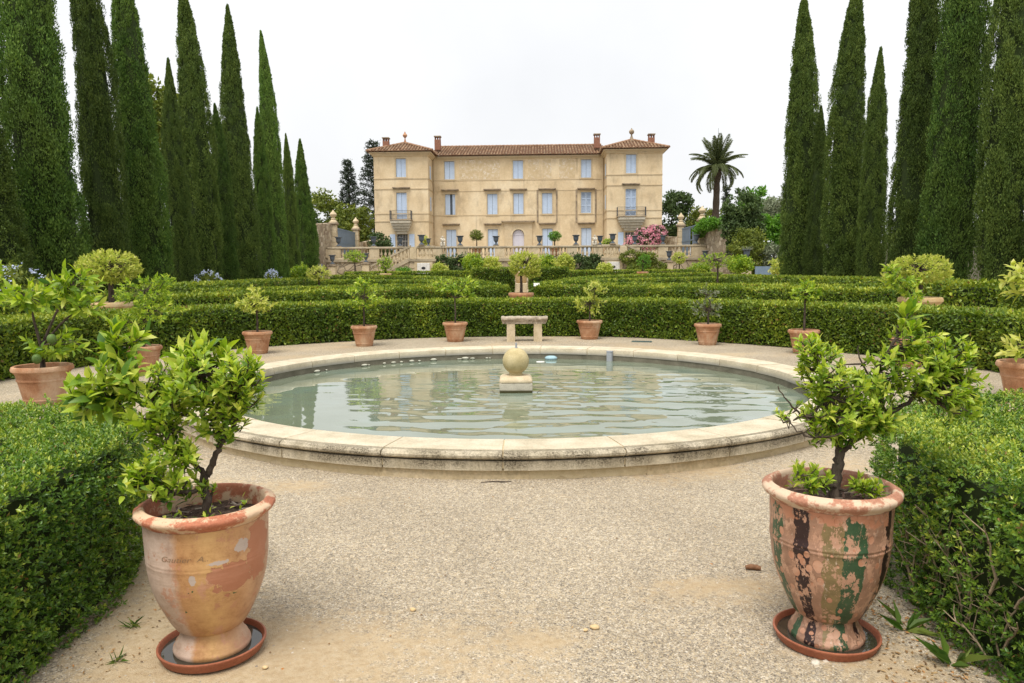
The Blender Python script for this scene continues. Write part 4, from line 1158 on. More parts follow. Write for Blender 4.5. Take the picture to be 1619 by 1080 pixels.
ZE = 13.25
MY = 3.1     # recess of the middle front behind the towers
mid_w = [(-7.0, 10.97, 12.83), (0.0, 10.97, 12.83), (6.92, 10.99, 12.85), (-6.97, 7.33, 9.45), (-2.64, 7.33, 9.45), (0.03, 7.35, 9.47), (2.96, 7.35, 9.47), (6.92, 7.37, 9.53), (-6.9, 2.65, 5.8), (-2.62, 2.65, 5.8), (2.98, 2.65, 5.82), (6.95, 2.65, 5.85)]
op = [(c - 0.52, c + 0.52, a, b) for c, a, b in mid_w] + [(-0.58, 0.58, 2.62, 5.75)]
facade('middle_front', -8.75, 8.75, TZ - 0.3, ZE + 0.1, MY, op)
for k, (c, a, b) in enumerate(mid_w):
    window(c, a, b, 1.04, MY, louver=(k == 7), ajar=(k == 3))
for c in (-6.97, -2.64, 0.03, 2.96, 6.92):
    ledge(c, 1.8, 9.83, MY)
for c in (-6.9, -2.62, 2.98, 6.95):
    ledge(c, 1.8, 6.30, MY)
# projecting surrounds between the stained pilaster strips
for c in (2.96, 6.92):
    q = MB()
    for s in (-1, 1): q.box(c + s * 0.98 - 0.09, c + s * 0.98 + 0.09, MY - 0.05, MY + 0.02, 6.45, 9.8)
    q.build('pilaster_strip', MAT['ledge'], house)
# front door with entablature
q = MB(); V = []
d = empty('front_door'); d.parent = house
for s in (-1, 1):
    MB().box(s * 1.02 - 0.4, s * 1.02 + 0.4, MY - 0.16, MY + 0.02, 2.55, 6.38).build('door_pilaster', MAT['trim'], d)
pts = [(0.62 * math.cos(a), 5.15 + 0.62 * math.sin(a)) for a in np.linspace(0, math.pi, 13)]
q = MB()
for i in range(12):
    (xa, za), (xb, zb) = pts[i], pts[i + 1]
    q.add([(xa, MY - 0.12, za), (xb, MY - 0.12, zb), (xb, MY - 0.12, 6.38), (xa, MY - 0.12, 6.38), (xa, MY + 0.2, za), (xb, MY + 0.2, zb)], [(0, 1, 2, 3), (0, 4, 5, 1)])
q.build('arch_spandrel', MAT['trim'], d)
q = MB()
for i in range(12):
    a0, a1 = math.pi * i / 12, math.pi * (i + 1) / 12
    q.add([(0.6 * math.cos(a), MY - 0.17, 5.15 + 0.6 * math.sin(a)) for a in (a0, a1)] + [(0.78 * math.cos(a), MY - 0.17, 5.15 + 0.78 * math.sin(a)) for a in (a1, a0)], [(0, 1, 2, 3)])
q.build('archivolt', MAT['bal'], d)
q = MB().box(-0.57, -0.01, MY + 0.08, MY + 0.14, 2.6, 5.1).box(0.01, 0.57, MY + 0.08, MY + 0.14, 2.6, 5.1)
q.box(-0.58, 0.58, MY + 0.10, MY + 0.16, 2.6, 5.2)
q.build('door_leaves', MAT['lilac'], d)
q = MB(); q.prism([(0.57 * math.cos(a), 5.13 + 0.57 * math.sin(a)) for a in np.linspace(0, math.pi, 13)], MY + 0.06, MY + 0.12).build('fanlight_panel', MAT['lilac'], d)
MB().box(-1.72, 1.72, MY - 0.42, MY + 0.02, 6.5, 6.64, 0.02).build('cornice', MAT['ledge'], d)
MB().box(-1.5, 1.5, MY - 0.28, MY + 0.02, 6.383, 6.498).build('frieze', MAT['trim'], d)

tower = [('left', -14.1, -8.75), ('right', 8.75, 14.1)]
for side, a, b in tower:
    c = (a + b) / 2
    cw = c + (0.02 if side == 'left' else -0.35)
    dz = 0.0 if side == 'left' else 0.12
    wins = [(cw - 0.5, cw + 0.5, 10.86 + dz, 12.69 + dz), (cw - 0.52, cw + 0.52, 6.71 + dz, 9.34 + dz), (cw - 0.55, cw + 0.55, 3.3, 5.2)]
    facade('tower_front', a, b, TZ - 0.3, ZE, 0, wins)
    # sides and back of the tower
    q = MB()
    for x in (a, b):
        q.add([(x, 0, TZ - 0.3), (x, 9, TZ - 0.3), (x, 9, ZE), (x, 0, ZE)], [(0, 1, 2, 3)])
    me = bpy.data.meshes.new('tower_side'); me.from_pydata(q.v, [], q.f); me.materials.append(MAT['render']); obj('tower_side', me, house)
    window(cw, 10.86 + dz, 12.69 + dz, 1.0, 0)
    window(cw, 6.71 + dz, 9.34 + dz, 1.04, 0, louver=(side == 'right'))
    # small shuttered slits on the inner flank
    ix = b if side == 'left' else a; sg = 1 if side == 'left' else -1
    for zz in (11.4, 8.3):
        MB().box(min(ix, ix + sg * 0.03), max(ix, ix + sg * 0.03), 1.2, 1.8, zz - 0.7, zz + 0.7).build('flank_shutter', MAT['shutter'], house)
    ledge(cw, 1.75, 9.76 + dz, 0, 0.25)
    for zz, pr in ((10.68, 0.05), (9.66, 0.05), (7.2, 0.04), (6.45, 0.05)):
        zz += dz
        q = MB().box(a - 0.03, b + 0.03, -pr, 0.02, zz, zz + 0.09)
        q.box(ix - 0.02 if sg > 0 else ix - pr, ix + pr if sg > 0 else ix + 0.02, 0.021, MY, zz, zz + 0.09)
        q.build('string_course', MAT['trim'], house)
    # barred window with open shutters
    f = MB().box(cw - 0.68, cw - 0.55, -0.03, 0.05, 3.2, 5.33).box(cw + 0.55, cw + 0.68, -0.03, 0.05, 3.2, 5.33).box(cw - 0.549, cw + 0.549, -0.029, 0.05, 5.2, 5.33)
    wnd = f.build('window', MAT['trim'], house)
    MB().box(cw - 0.55, cw + 0.55, 0.2, 0.23, 3.3, 5.2).build('pane', MAT['dark'], wnd)
    for k in range(7):
        x = cw - 0.46 + k * 0.153
        MB().box(x - 0.012, x + 0.012, 0.03, 0.055, 3.3, 5.2).build('bar', MAT['white'], wnd)
    for zz in (3.9, 4.5): MB().box(cw - 0.55, cw + 0.55, 0.028, 0.03, zz, zz + 0.03).build('crossbar', MAT['white'], wnd)
    shutter_leaf(wnd, -0.06, cw - 1.22, cw - 0.70, 3.28, 5.2)
    shutter_leaf(wnd, -0.06, cw + 0.70, cw + 1.22, 3.28, 5.2)
    # balcony on a corbelled console
    bw = 1.06 if side == 'left' else 1.4
    bz = 6.62 + dz
    bal = empty('balcony'); bal.parent = house
    MB().box(cw - bw, cw + bw, -1.0, 0.02, bz - 0.1, bz, 0.02).build('balcony_slab', MAT['ledge'], bal)
    q = MB()
    for i, (e, dd) in enumerate(((0.92, 0.95), (0.86, 0.8), (0.78, 0.62), (0.66, 0.42), (0.5, 0.25))):
        q.box(cw - bw * e, cw + bw * e, -dd, 0.01, bz - 0.35 - 0.26 * i, bz - 0.101 - 0.26 * i)
    q.build('console', MAT['greystone'], bal)
    for zz in (0.08, 0.86):
        q = MB().box(cw - bw + 0.03, cw + bw - 0.03, -0.97, -0.945, bz + zz, bz + zz + 0.025)
        for s in (-1, 1): q.box(cw + s * (bw - 0.04) - 0.012, cw + s * (bw - 0.04) + 0.012, -0.944, 0, bz + zz, bz + zz + 0.025)
        q.build('balcony_rail', MAT['iron'], bal)
    n = int(bw * 2 / 0.12)
    for k in range(n + 1):
        x = cw - bw + 0.04 + (2 * bw - 0.08) * k / n
        MB().box(x - 0.009, x + 0.009, -0.967, -0.948, bz + 0.001, bz + 0.859).build('balcony_bar', MAT['iron'], bal)
    for k in range(7):
        for s in (-1, 1):
            x = cw + s * (bw - 0.04); y = -0.85 + k * 0.13
            MB().box(x - 0.009, x + 0.009, y - 0.009, y + 0.009, bz + 0.001, bz + 0.859).build('balcony_bar', MAT['iron'], bal)
    # cornice
    q = MB()
    for i, (e, z0, z1) in enumerate(((0.12, ZE - 0.32, ZE - 0.2), (0.22, ZE - 0.199, ZE - 0.08), (0.36, ZE - 0.079, ZE + 0.04))):
        q.box(a - e, b + e, -e, 9, z0, z1)
    q.build('cornice', MAT['trim'], house)

q = MB()
for e, z0, z1 in ((0.10, ZE - 0.25, ZE - 0.12), (0.24, ZE - 0.119, ZE + 0.02)):
    q.box(-8.2, 8.2, MY - e, MY + 0.1, z0, z1)
q.build('cornice', MAT['trim'], house)
for zz in (10.82, 9.72, 7.22):
    MB().box(-8.7, 8.7, MY - 0.03, MY + 0.02, zz, zz + 0.07).build('string_course', MAT['trim'], house)
# flaking plaster panels of walled-up windows in the top storey
flake = stone('flaked_plaster', [(0.52, 0.40, 0.24), (0.58, 0.46, 0.29), (0.66, 0.56, 0.42)], scale=3, bump=0.3, stain=(0.66, 0.60, 0.50), stain_scale=4, stain_amt=(0.56, 0.62))
for c, w in ((-2.9, 2.1), (-5.0, 2.0), (1.6, 1.1), (2.95, 0.9), (5.0, 1.6)):
    MB().box(c - w / 2, c + w / 2, MY - 0.012, MY + 0.01, 10.95, 12.9).build('plaster_panel', flake, house)
MB().box(-8.75, 8.75, 9, 9.1, TZ, ZE).build('rear_wall', MAT['render'], house)


def tiles(O, u, v, ulen, vmax, pitch=0.30, tl=0.42, seed=0):
    """canal tiles over a roof slope: O eave corner, u along eave, v up the slope"""
    O, u, v = (np.array(a, float) for a in (O, u, v)); nrm = np.cross(u, v); r = np.random.default_rng(seed)
    V, F, R = [], [], []; n = int(ulen / pitch)
    for k in range(n + 1):
        uc = ulen * (k + 0.0) / n; vm = vmax(uc)
        j = 0; vv = -0.06
        while vv < vm:
            ve = min(vv + tl, vm + 0.05); rr = 0.10 * r.uniform(0.94, 1.06); base = len(V); jit = r.normal(0, 0.008)
            for vq, ra, lift in ((vv, rr, 0.035), (ve + 0.05, rr * 0.85, 0.012)):
                for a in (0, 0.7854, 1.5708, 2.3562, 3.1416):
                    V.append(O + u * (uc + jit + ra * math.cos(a)) + v * vq + nrm * (lift + ra * 0.9 * math.sin(a)))
            for a in range(4): F.append((base + a, base + a + 1, base + a + 6, base + a + 5))
            F.append((base, base + 1, base + 2, base + 3)); F.append((base, base + 3, base + 4, base + 4)[:3])
            R += [r.random()] * 10
            vv += tl
    return V, F, R


def add_roof(name, parts):
    V, F, R = [], [], []
    for p in parts:
        v, f, r = p; n = len(V); V += v; F += [tuple(i + n for i in x) for x in f]; R += r
    f4 = np.array([f for f in F if len(f) == 4]); f3 = np.array([f for f in F if len(f) == 3])
    me = npmesh('roof_tiles', np.array(V), [f4, f3], MAT['tile'], rnd=np.array(R))
    o = obj('roof_tiles', me, name); tag(o, kind='stuff')


RZ = ZE + 0.10
# middle roof
roof = MB().add([(-9.0, MY - 0.45, RZ), (9.0, MY - 0.45, RZ), (9.0, MY + 5.0, RZ + 1.75), (-9.0, MY + 5.0, RZ + 1.75), (-9, MY + 10.4, RZ), (9, MY + 10.4, RZ)], [(0, 1, 2, 3), (3, 2, 5, 4)]).build('roof', MAT['tilebase'], house)
sl = np.array([0, 5.45, 1.75]); L = np.linalg.norm(sl); sl /= L
add_roof(roof, [tiles((-8.4, MY - 0.45, RZ), (1, 0, 0), sl, 16.8, lambda u: L, seed=1)])
q = MB()
for k in range(44):
    x = -8.8 + k * 0.4
    q.tube([(x, MY + 5.0, RZ + 1.80), (x + 0.43, MY + 5.0, RZ + 1.83)], [0.11, 0.12], 7)
q.build('ridge_tiles', MAT['hip'], roof)
for side, a, b in tower:
    A, B, y0, y1 = a - 0.55, b + 0.55, -0.55, 5.9
    cx, cy = (A + B) / 2, (y0 + y1) / 2; ap = (cx, cy, RZ + 1.28)
    rf = MB().add([(A, y0, RZ), (B, y0, RZ), (B, y1, RZ), (A, y1, RZ), ap], [(0, 1, 4), (1, 2, 4), (2, 3, 4), (3, 0, 4), (0, 3, 2, 1)]).build('roof', MAT['tilebase'], house)
    parts = []
    cs = [((A, y0), (B, y0)), ((B, y0), (B, y1)), ((A, y1), (A, y0))]
    for i, (p, p2) in enumerate(cs):
        p, p2 = np.array(p), np.array(p2); ln = np.linalg.norm(p2 - p); u = np.append((p2 - p) / ln, 0)
        m = np.append((p + p2) / 2, RZ); vv = np.array(ap) - m; vl = np.linalg.norm(vv); vv = vv / vl
        parts.append(tiles(np.append(p, RZ), u, vv, ln, lambda s, ln=ln, vl=vl: vl * (1 - abs(2 * s / ln - 1)), seed=5 + i))
    add_roof(rf, parts)
    for ex, ey in ((A, y0), (B, y0)):
        q = MB()
        for k in range(9):
            f0, f1 = k / 9, (k + 1.1) / 9
            q.tube([(ex + (cx - ex) * f0, ey + (cy - ey) * f0, RZ + 1.28 * f0 + 0.08), (ex + (cx - ex) * f1, ey + (cy - ey) * f1, RZ + 1.28 * f1 + 0.08)], [0.12, 0.10], 7)
        q.build('hip_tiles', MAT['hip'], rf)
    if side == 'left':
        pf = [(0.16, 0), (0.12, 0.25), (0.06, 0.5), (0.05, 0.62), (0.16, 0.72), (0.24, 0.86), (0.2, 1.0), (0.1, 1.08), (0.06, 1.2), (0.02, 1.28), (0, 1.3)]
    else:
        pf = [(0.3, 0), (0.2, 0.2), (0.1, 0.45), (0.07, 0.62), (0.08, 0.66), (0.2, 0.74), (0.26, 0.88), (0.26, 0.98), (0.18, 1.12), (0.06, 1.18), (0.05, 1.28), (0, 1.3)]
    MB().lathe(pf, 14).build('roof_finial', MAT['terra'] if side == 'left' else MAT['ledge'], house, smooth=True, loc=(cx, cy, RZ + 1.2))
for x, y, z0, hgt in ((-13.1, 1.4, 13.5, 1.5), (-8.35, 4.5, 14.2, 1.45), (8.1, 4.5, 14.2, 1.45), (13.2, 1.4, 13.5, 1.5)):
    ch = MB().box(x - 0.3, x + 0.3, y - 0.3, y + 0.3, z0, z0 + hgt - 0.4).build('chimney', MAT['brick'], house)
    for sx in (-1, 0, 1):
        MB().box(x + sx * 0.24 - 0.05, x + sx * 0.24 + 0.05, y - 0.26, y + 0.26, z0 + hgt - 0.399, z0 + hgt - 0.12).build('vent_post', MAT['brick'], ch)
    MB().box(x - 0.36, x + 0.36, y - 0.36, y + 0.36, z0 + hgt - 0.119, z0 + hgt, 0.02).build('chimney_cap', MAT['ledge'], ch)
# gutters and drainpipes in the inner corners
for s in (-1, 1):
    q = MB().tube([(s * 8.6, MY - 0.08, TZ), (s * 8.6, MY - 0.08, ZE - 0.3)], 0.05, 8)
    q.build('drainpipe', MAT['trim'], house)

# ---------------------------------------------------------------- gates, pillars, side walls
def pillar(x, y, label, zb=TZ, h=3.4):
    t = empty('gate_pillar', (x, y, zb), 0, label, 'pillar', 'gate pillars with stone finials')
    for k in range(6):
        w = 0.27 if k % 2 else 0.285
        MB().box(-w, w, -w, w, k * (h - 0.3) / 6 - (0.2 if k == 0 else 0), (k + 1) * (h - 0.3) / 6 - 0.012, 0.02).build('block', MAT['bal'], t)
    MB().box(-0.40, 0.40, -0.40, 0.40, h - 0.308, h - 0.12, 0.05).build('cap', MAT['ledge'], t)
    MB().lathe([(0.36, h - 0.119), (0.36, h - 0.03), (0.26, h + 0.05), (0.20, h + 0.12), (0.24, h + 0.2), (0.13, h + 0.3), (0.15, h + 0.36), (0.29, h + 0.5), (0.31, h + 0.6), (0.22, h + 0.74), (0.1, h + 0.85), (0.06, h + 0.95), (0, h + 1.0)], 14).build('finial', MAT['bal'], t, smooth=True)


pillar(-15.55, 66.0, 'nearer stone gate pillar with finial on the left side')
pillar(-15.45, 75.0, 'farther stone gate pillar with finial on the left side')
pillar(16.35, 64.6, 'nearer stone gate pillar with finial on the right side')
pillar(16.2, 72.0, 'farther stone gate pillar with finial on the right side')


def gate(x, y0, y1, label, h=2.9, split=None):
    t = empty('metal_gate', (x, y0, TZ), 0, label, 'gate', 'blue grey metal gates')
    n = int((y1 - y0) / 0.42)
    for k in range(n):
        a, b = (y1 - y0) * k / n, (y1 - y0) * (k + 1) / n
        if split and split[0] < k < split[1]: continue
        MB().box(-0.025, 0.025, a + 0.012, b - 0.012, 0.05, h).build('panel_board', MAT['bluemetal'], t)
    for z in (0.3, h * 0.55, h - 0.12):
        MB().box(-0.06, -0.027, 0, y1 - y0, z, z + 0.09).build('gate_rail', MAT['bluemetal'], t)
        MB().box(0.027, 0.06, 0, y1 - y0, z, z + 0.09).build('gate_rail', MAT['bluemetal'], t)


gate(-15.5, 66.35, 74.65, 'blue grey boarded metal gate between the left pillars')
gate(16.28, 64.95, 71.65, 'blue grey boarded metal gate between the right pillars', split=(5, 8))


def wall(name, pts, h, th, label, mat='rubble', z0=0):
    """rubble wall along a line with heights"""
    t = empty(name, (pts[0][0], pts[0][1], 0), 0, label, 'wall')
    r = random.Random(len(label)); O = Vector((pts[0][0], pts[0][1]))
    q = MB()
    for (xa, ya, ha), (xb, yb, hb) in zip(pts[:-1], pts[1:]):
        d = Vector((xb - xa, yb - ya)); n = max(2, int(d.length / 0.5)); d.normalize(); nn = Vector((-d.y, d.x)) * th / 2
        V = []
        for i in range(n + 1):
            f = i / n; p = Vector((xa + (xb - xa) * f, ya + (yb - ya) * f)) - O; hh = ha + (hb - ha) * f + r.uniform(-0.06, 0.06)
            for s, z in ((1, -0.2), (1, hh), (-1, hh - 0.02), (-1, -0.2)):
                V.append((p.x + nn.x * s, p.y + nn.y * s, z0 + z))
        F = [(i * 4 + a, i * 4 + 4 + a, i * 4 + 4 + (a + 1) % 4, i * 4 + (a + 1) % 4) for i in range(n) for a in range(4)] + [(0, 1, 2, 3), (n * 4 + 3, n * 4 + 2, n * 4 + 1, n * 4)]
        q.add(V, F)
    q.build('masonry', MAT[mat], t)
    return t


wall('stone_wall', [(-15.9, 65.6, 5.8), (-16.2, 60.0, 5.4), (-16.6, 55.0, 4.2)], 0, 0.5, 'rough stone wall left of the left gate, beside the last cypress')
wall('stone_wall', [(16.75, 64.2, 5.3), (17.2, 61.8, 5.3), (17.9, 59.6, 4.6), (18.6, 57.5, 3.0)], 0, 0.55, 'rough stone wall topped with creeper right of the right gate')
wall('stone_wall', [(18.0, 14.0, 2.6), (17.6, 24.0, 2.65), (17.4, 36.0, 2.7), (17.8, 48, 2.6)], 0, 0.5, 'old plastered boundary wall behind the right cypress row', mat='greystone')
wall('stone_wall', [(-15.2, 76.0, 2.0), (-14.4, 78.0, 2.3)], 0, 0.5, 'low stone wall between left gate and house', z0=TZ)
wall('stone_wall', [(14.9, 78.0, 2.4), (16.1, 73.0, 2.2)], 0, 0.5, 'low stone wall between house and right gate', z0=TZ)
# little gate and railing at the right foot of the terrace
t = empty('iron_fence', (18.1, 52.0, 0), 0, 'low blue grey fence panel beside the right cypress row', 'fence')
MB().box(-1.2, 0.3, -0.04, 0.04, 0.0, 1.75).build('panel', MAT['bluemetal'], t)
for k in range(8):
    MB().box(0.45 + k * 0.2, 0.50 + k * 0.2, -0.025, 0.025, 0, 1.9).build('bar', MAT['bluemetal'], t)
MB().box(0.3, 2.1, -0.02, 0.02, 1.6, 1.66).build('rail', MAT['bluemetal'], t)
t = empty('iron_fence', (-15.0, 56.5, 0), 0, 'low blue grey fence beside the last left cypress', 'fence')
for k in range(7):
    MB().box(-0.5 + k * 0.2, -0.45 + k * 0.2, -0.025, 0.025, 0, 2.2).build('bar', MAT['bluemetal'], t)
MB().box(-0.5, 0.8, -0.02, 0.02, 1.9, 1.96).build('rail', MAT['bluemetal'], t)

# ---------------------------------------------------------------- urns, statues on the balustrade
UR = MB().lathe([(0.20, 0), (0.20, 0.06), (0.13, 0.09), (0.08, 0.16), (0.07, 0.22), (0.10, 0.25), (0.16, 0.30), (0.20, 0.42), (0.215, 0.55), (0.22, 0.66), (0.30, 0.72), (0.32, 0.75), (0.30, 0.77), (0.24, 0.75), (0.2, 0.6)], 14, caps=False).mesh('bowl', MAT['blueurn'], True)
UB = MB().box(-0.24, 0.24, -0.2, 0.2, 0, 0.08, 0.015).mesh('foot_block', MAT['ledge'])
US = MB().lathe([(0.0, 0.68), (0.235, 0.68)], 14, caps=False).mesh('soil', MAT['soil'])


def blue_urn(x, y, z, label, s=1.0):
    t = empty('garden_urn', (x, y, z), 0, label, 'urn', 'blue grey terrace urns')
    t.scale = (s, s, s)
    obj('foot_block', UB, t); obj('bowl', UR, t, loc=(0, 0, 0.082)); obj('soil', US, t, loc=(0, 0, 0.06))


RT = TZ + 1.083
for x, y, z, s, lab in ((-14.7, YB, RT, 1, 'blue grey urn on the balustrade before the left gate'),
                        (-11.7, YB, RT, 1, 'blue grey urn on the balustrade before the ivy bush'),
                        (-9.45, YB, RT, 0.9, 'blue grey urn on the balustrade before the left barred window'),
                        (-7.4, 61.98, RT + 0.0, 1.05, 'larger of two urns at the head of the left stair'),
                        (-7.05, YB, RT, 0.8, 'smaller of two urns at the head of the left stair'),
                        (-4.35, YB, RT, 1.05, 'blue grey urn right of the left statue'),
                        (-1.3, YB, RT, 1, 'blue grey urn left of the front door'),
                        (2.4, YB, RT, 1, 'blue grey urn right of the front door'),
                        (5.5, YB, RT, 1.05, 'blue grey urn left of the right statue'),
                        (7.55, YB, RT, 0.95, 'left of two urns at the head of the right stair'),
                        (8.35, 61.98, RT, 1.02, 'right of two urns at the head of the right stair'),
                        (10.5, YB, RT, 0.95, 'blue grey urn left of the oleander on the balustrade'),
                        (12.9, YB, RT, 0.95, 'blue grey urn right of the oleander on the balustrade'),
                        (15.75, YB, RT, 1.0, 'blue grey urn on the balustrade before the right gate'),
                        (-14.55, 61.0, 2.15, 0.95, 'lower blue grey urn on a pier beside the last left cypress'),
                        (-12.0, 61.9, 2.3, 0.95, 'blue grey urn halfway down the left stair'),
                        (13.0, 61.9, 2.3, 0.95, 'blue grey urn halfway down the right stair'),
                        (15.9, 61.6, 2.3, 0.95, 'lower blue grey urn on a pier below the right gate'),
                        (16.6, 53.0, 2.1, 1.0, 'blue grey urn with spiky agave before the round bush')):
    blue_urn(x, y, z, lab, s)
for x, y, h, lab in ((-14.55, 61.0, 2.15, 'square stone pier under the lower left urn'), (15.9, 61.6, 2.3, 'square stone pier under the lower right urn'), (16.6, 53.0, 2.1, 'square stone pier under the agave urn'), (-12.0, 61.9, 2.3, 'square stone pier on the left stair'), (13.0, 61.9, 2.3, 'square stone pier on the right stair')):
    t = empty('stone_pier', (x, y, 0), 0, lab, 'pier', 'stone piers')
    MB().box(-0.28, 0.28, -0.28, 0.28, 0, h - 0.12, 0.02).build('shaft', MAT['bal'], t)
    MB().box(-0.34, 0.34, -0.34, 0.34, h - 0.119, h - 0.001, 0.02).build('cap', MAT['ledge'], t)


def putto(x, y, z, rz, label):
    V = [(0, 0, 0.30), (0, 0.0, 0.46), (0, -0.01, 0.60), (0, -0.02, 0.70), (0, -0.03, 0.80), (0, -0.03, 0.88),
         (0.13, -0.02, 0.63), (0.20, -0.10, 0.50), (0.12, -0.22, 0.46), (-0.13, -0.02, 0.63), (-0.22, -0.08, 0.52), (-0.16, -0.20, 0.60),
         (0.09, -0.05, 0.26), (0.13, -0.24, 0.30), (0.12, -0.26, 0.08), (0.13, -0.34, 0.04), (-0.09, -0.05, 0.26), (-0.16, -0.22, 0.27), (-0.10, -0.24, 0.06), (-0.10, -0.32, 0.03)]
    E = [(0, 1), (1, 2), (2, 3), (3, 4), (4, 5), (2, 6), (6, 7), (7, 8), (2, 9), (9, 10), (10, 11), (0, 12), (12, 13), (13, 14), (14, 15), (0, 16), (16, 17), (17, 18), (18, 19)]
    R = [0.13, 0.12, 0.11, 0.06, 0.10, 0.085, 0.06, 0.05, 0.04, 0.06, 0.05, 0.04, 0.09, 0.075, 0.055, 0.045, 0.09, 0.075, 0.055, 0.045]
    me = bpy.data.meshes.new('figure'); me.from_pydata(V, E, [])
    me.materials.append(MAT['statue'])
    t = empty('putto_statue', (x, y, z), rz, label, 'statue', 'seated stone figures on the balustrade')
    o = obj('figure', me, t, loc=(0, 0, 0.02))
    md = o.modifiers.new('skin', 'SKIN')
    for sv, rr in zip(me.skin_vertices[0].data, R): sv.radius = (rr, rr)
    me.skin_vertices[0].data[0].use_root = True
    sb = o.modifiers.new('sub', 'SUBSURF'); sb.levels = 1; sb.render_levels = 1
    MB().box(-0.2, 0.2, -0.15, 0.2, 0.002, 0.30, 0.04).build('rock_seat', MAT['statue'], t)
    MB().lathe([(0, 0.42), (0.06, 0.44), (0.09, 0.5), (0.06, 0.57), (0, 0.59)], 10).build('held_fruit', MAT['statue'], t, smooth=True, loc=(-0.02, -0.22, 0))


putto(-5.85, YB, RT, 0.2, 'cream statue of a seated child on the balustrade, left one')
putto(7.1, YB, RT, -0.2, 'cream statue of a seated child on the balustrade, right one')

# ---------------------------------------------------------------- potted citrus
def detailed_leaf(bend, fold, w=0.40):
    V = [(0, 0, 0)]
    for t, k in ((0.18, 0.62), (0.45, 1.0), (0.72, 0.74)):
        z = -bend * t * t
        V += [(-w / 2 * k, t, z + fold * k), (0, t, z), (w / 2 * k, t, z + fold * k)]
    V.append((0, 1.0, -bend))
    F = [(0, 2, 1), (0, 3, 2), (1, 2, 5, 4), (2, 3, 6, 5), (4, 5, 8, 7), (5, 6, 9, 8), (7, 8, 10), (8, 9, 10)]
    return np.array(V, float), F


LEAFS = [detailed_leaf(0.12, 0.05), detailed_leaf(0.30, 0.07), detailed_leaf(-0.06, 0.06, 0.36), detailed_leaf(0.45, 0.09, 0.44)]


def leaf_frames(P, D, N):
    D = unit(D); X = unit(np.cross(D, N)); Z = np.cross(X, D)
    return X, D, Z


def inst_leaves(P, D, N, L, kind, mat, rnd, name='foliage'):
    X, Y, Z = leaf_frames(P, D, N); Vs, F4, F3, R = [], [], [], []; off = 0
    for k, (V, F) in enumerate(LEAFS):
        s = np.where(kind == k)[0]
        if not len(s): continue
        W_ = P[s][:, None] + L[s][:, None, None] * (V[None, :, 0:1] * X[s][:, None] + V[None, :, 1:2] * Y[s][:, None] + V[None, :, 2:3] * Z[s][:, None])
        Vs.append(W_.reshape(-1, 3)); R.append(np.repeat(rnd[s], len(V)))
        b = off + np.arange(len(s))[:, None, None] * len(V)
        f3 = np.array([f for f in F if len(f) == 3]); f4 = np.array([f for f in F if len(f) == 4])
        F3.append((b + f3[None]).reshape(-1, 3)); F4.append((b + f4[None]).reshape(-1, 4))
        off += len(s) * len(V)
    return npmesh(name, np.concatenate(Vs), [np.concatenate(F4), np.concatenate(F3)], mat, smooth=True, rnd=np.concatenate(R))


def pot_profile(r, h):
    return [(0.60 * r, 0), (0.625 * r, 0.01), (0.66 * r, 0.13 * h), (0.68 * r, 0.14 * h), (0.685 * r, 0.16 * h), (0.67 * r, 0.17 * h), (0.81 * r, 0.62 * h), (0.84 * r, 0.63 * h), (0.845 * r, 0.665 * h), (0.825 * r, 0.68 * h),
            (0.87 * r, 0.80 * h), (0.93 * r, 0.85 * h), (0.99 * r, 0.88 * h), (1.0 * r, 0.93 * h), (0.97 * r, 0.985 * h), (0.92 * r, h), (0.86 * r, 0.99 * h), (0.84 * r, 0.93 * h), (0.80 * r, 0.8 * h)]


_pots = {}


def pot(t, r, h, mat='terra', z=0.0, seed=0):
    key = (round(r, 3), round(h, 3), mat)
    if key not in _pots:
        _pots[key] = (MB().lathe(pot_profile(r, h), 36, caps=False).mesh('pot', MAT[mat], True, 35),
                      MB().lathe([(0.0, 0.875 * h), (0.4 * r, 0.885 * h), (0.83 * r, 0.86 * h)], 24, caps=False).mesh('soil', MAT['soil'], True))
    obj('pot', _pots[key][0], t, loc=(0, 0, z), rot=(0, 0, seed * 1.3)); obj('soil', _pots[key][1], t, loc=(0, 0, z))
    return z + 0.86 * h


def crown_shoots(r, crowns, shell=0.45):
    S, O = [], []
    for (cx, cy, cz, rx, ry, rz, n) in crowns:
        U = rand_unit(r, n) * (shell + (1 - shell) * r.random((n, 1)) ** 0.6)
        S.append(np.array([cx, cy, cz]) + U * [rx, ry, rz]); O.append(np.tile([cx, cy, cz], (n, 1)))
    return np.concatenate(S), np.concatenate(O)


def shoot_leaves(r, S, O, per, L, lateral=0.9, pitch=0.16):
    n = len(S); ax = unit((S - O) + np.array([0, 0, 0.10]) * np.linalg.norm(S - O, axis=1, keepdims=True).clip(0.02) * 4 + 0.25 * r.normal(size=(n, 3)) * np.linalg.norm(S - O, axis=1, keepdims=True))
    e1 = unit(np.cross(ax, rand_unit(r, n))); e2 = np.cross(ax, e1)
    P, D, N, LL, Q = [], [], [], [], []
    for q in range(per):
        th = q * 2.4 + r.normal(0, 0.3, n); tl = np.clip(0.35 + 0.9 * q / per + r.normal(0, 0.15, n), 0.15, 1.6) * lateral
        rad = e1 * np.cos(th)[:, None] + e2 * np.sin(th)[:, None]
        d = ax * np.cos(tl)[:, None] + rad * np.sin(tl)[:, None]
        P.append(S - ax * (L * pitch * q)); D.append(d)
        N.append(unit(ax * np.sin(tl)[:, None] - rad * np.cos(tl)[:, None] + np.array([0, 0, 0.35]) + 0.2 * r.normal(size=(n, 3))))
        LL.append(L * r.uniform(0.65, 1.2, n)); Q.append(np.full(n, 1 - q / per))
    return map(np.concatenate, (P, D, N, LL, Q))


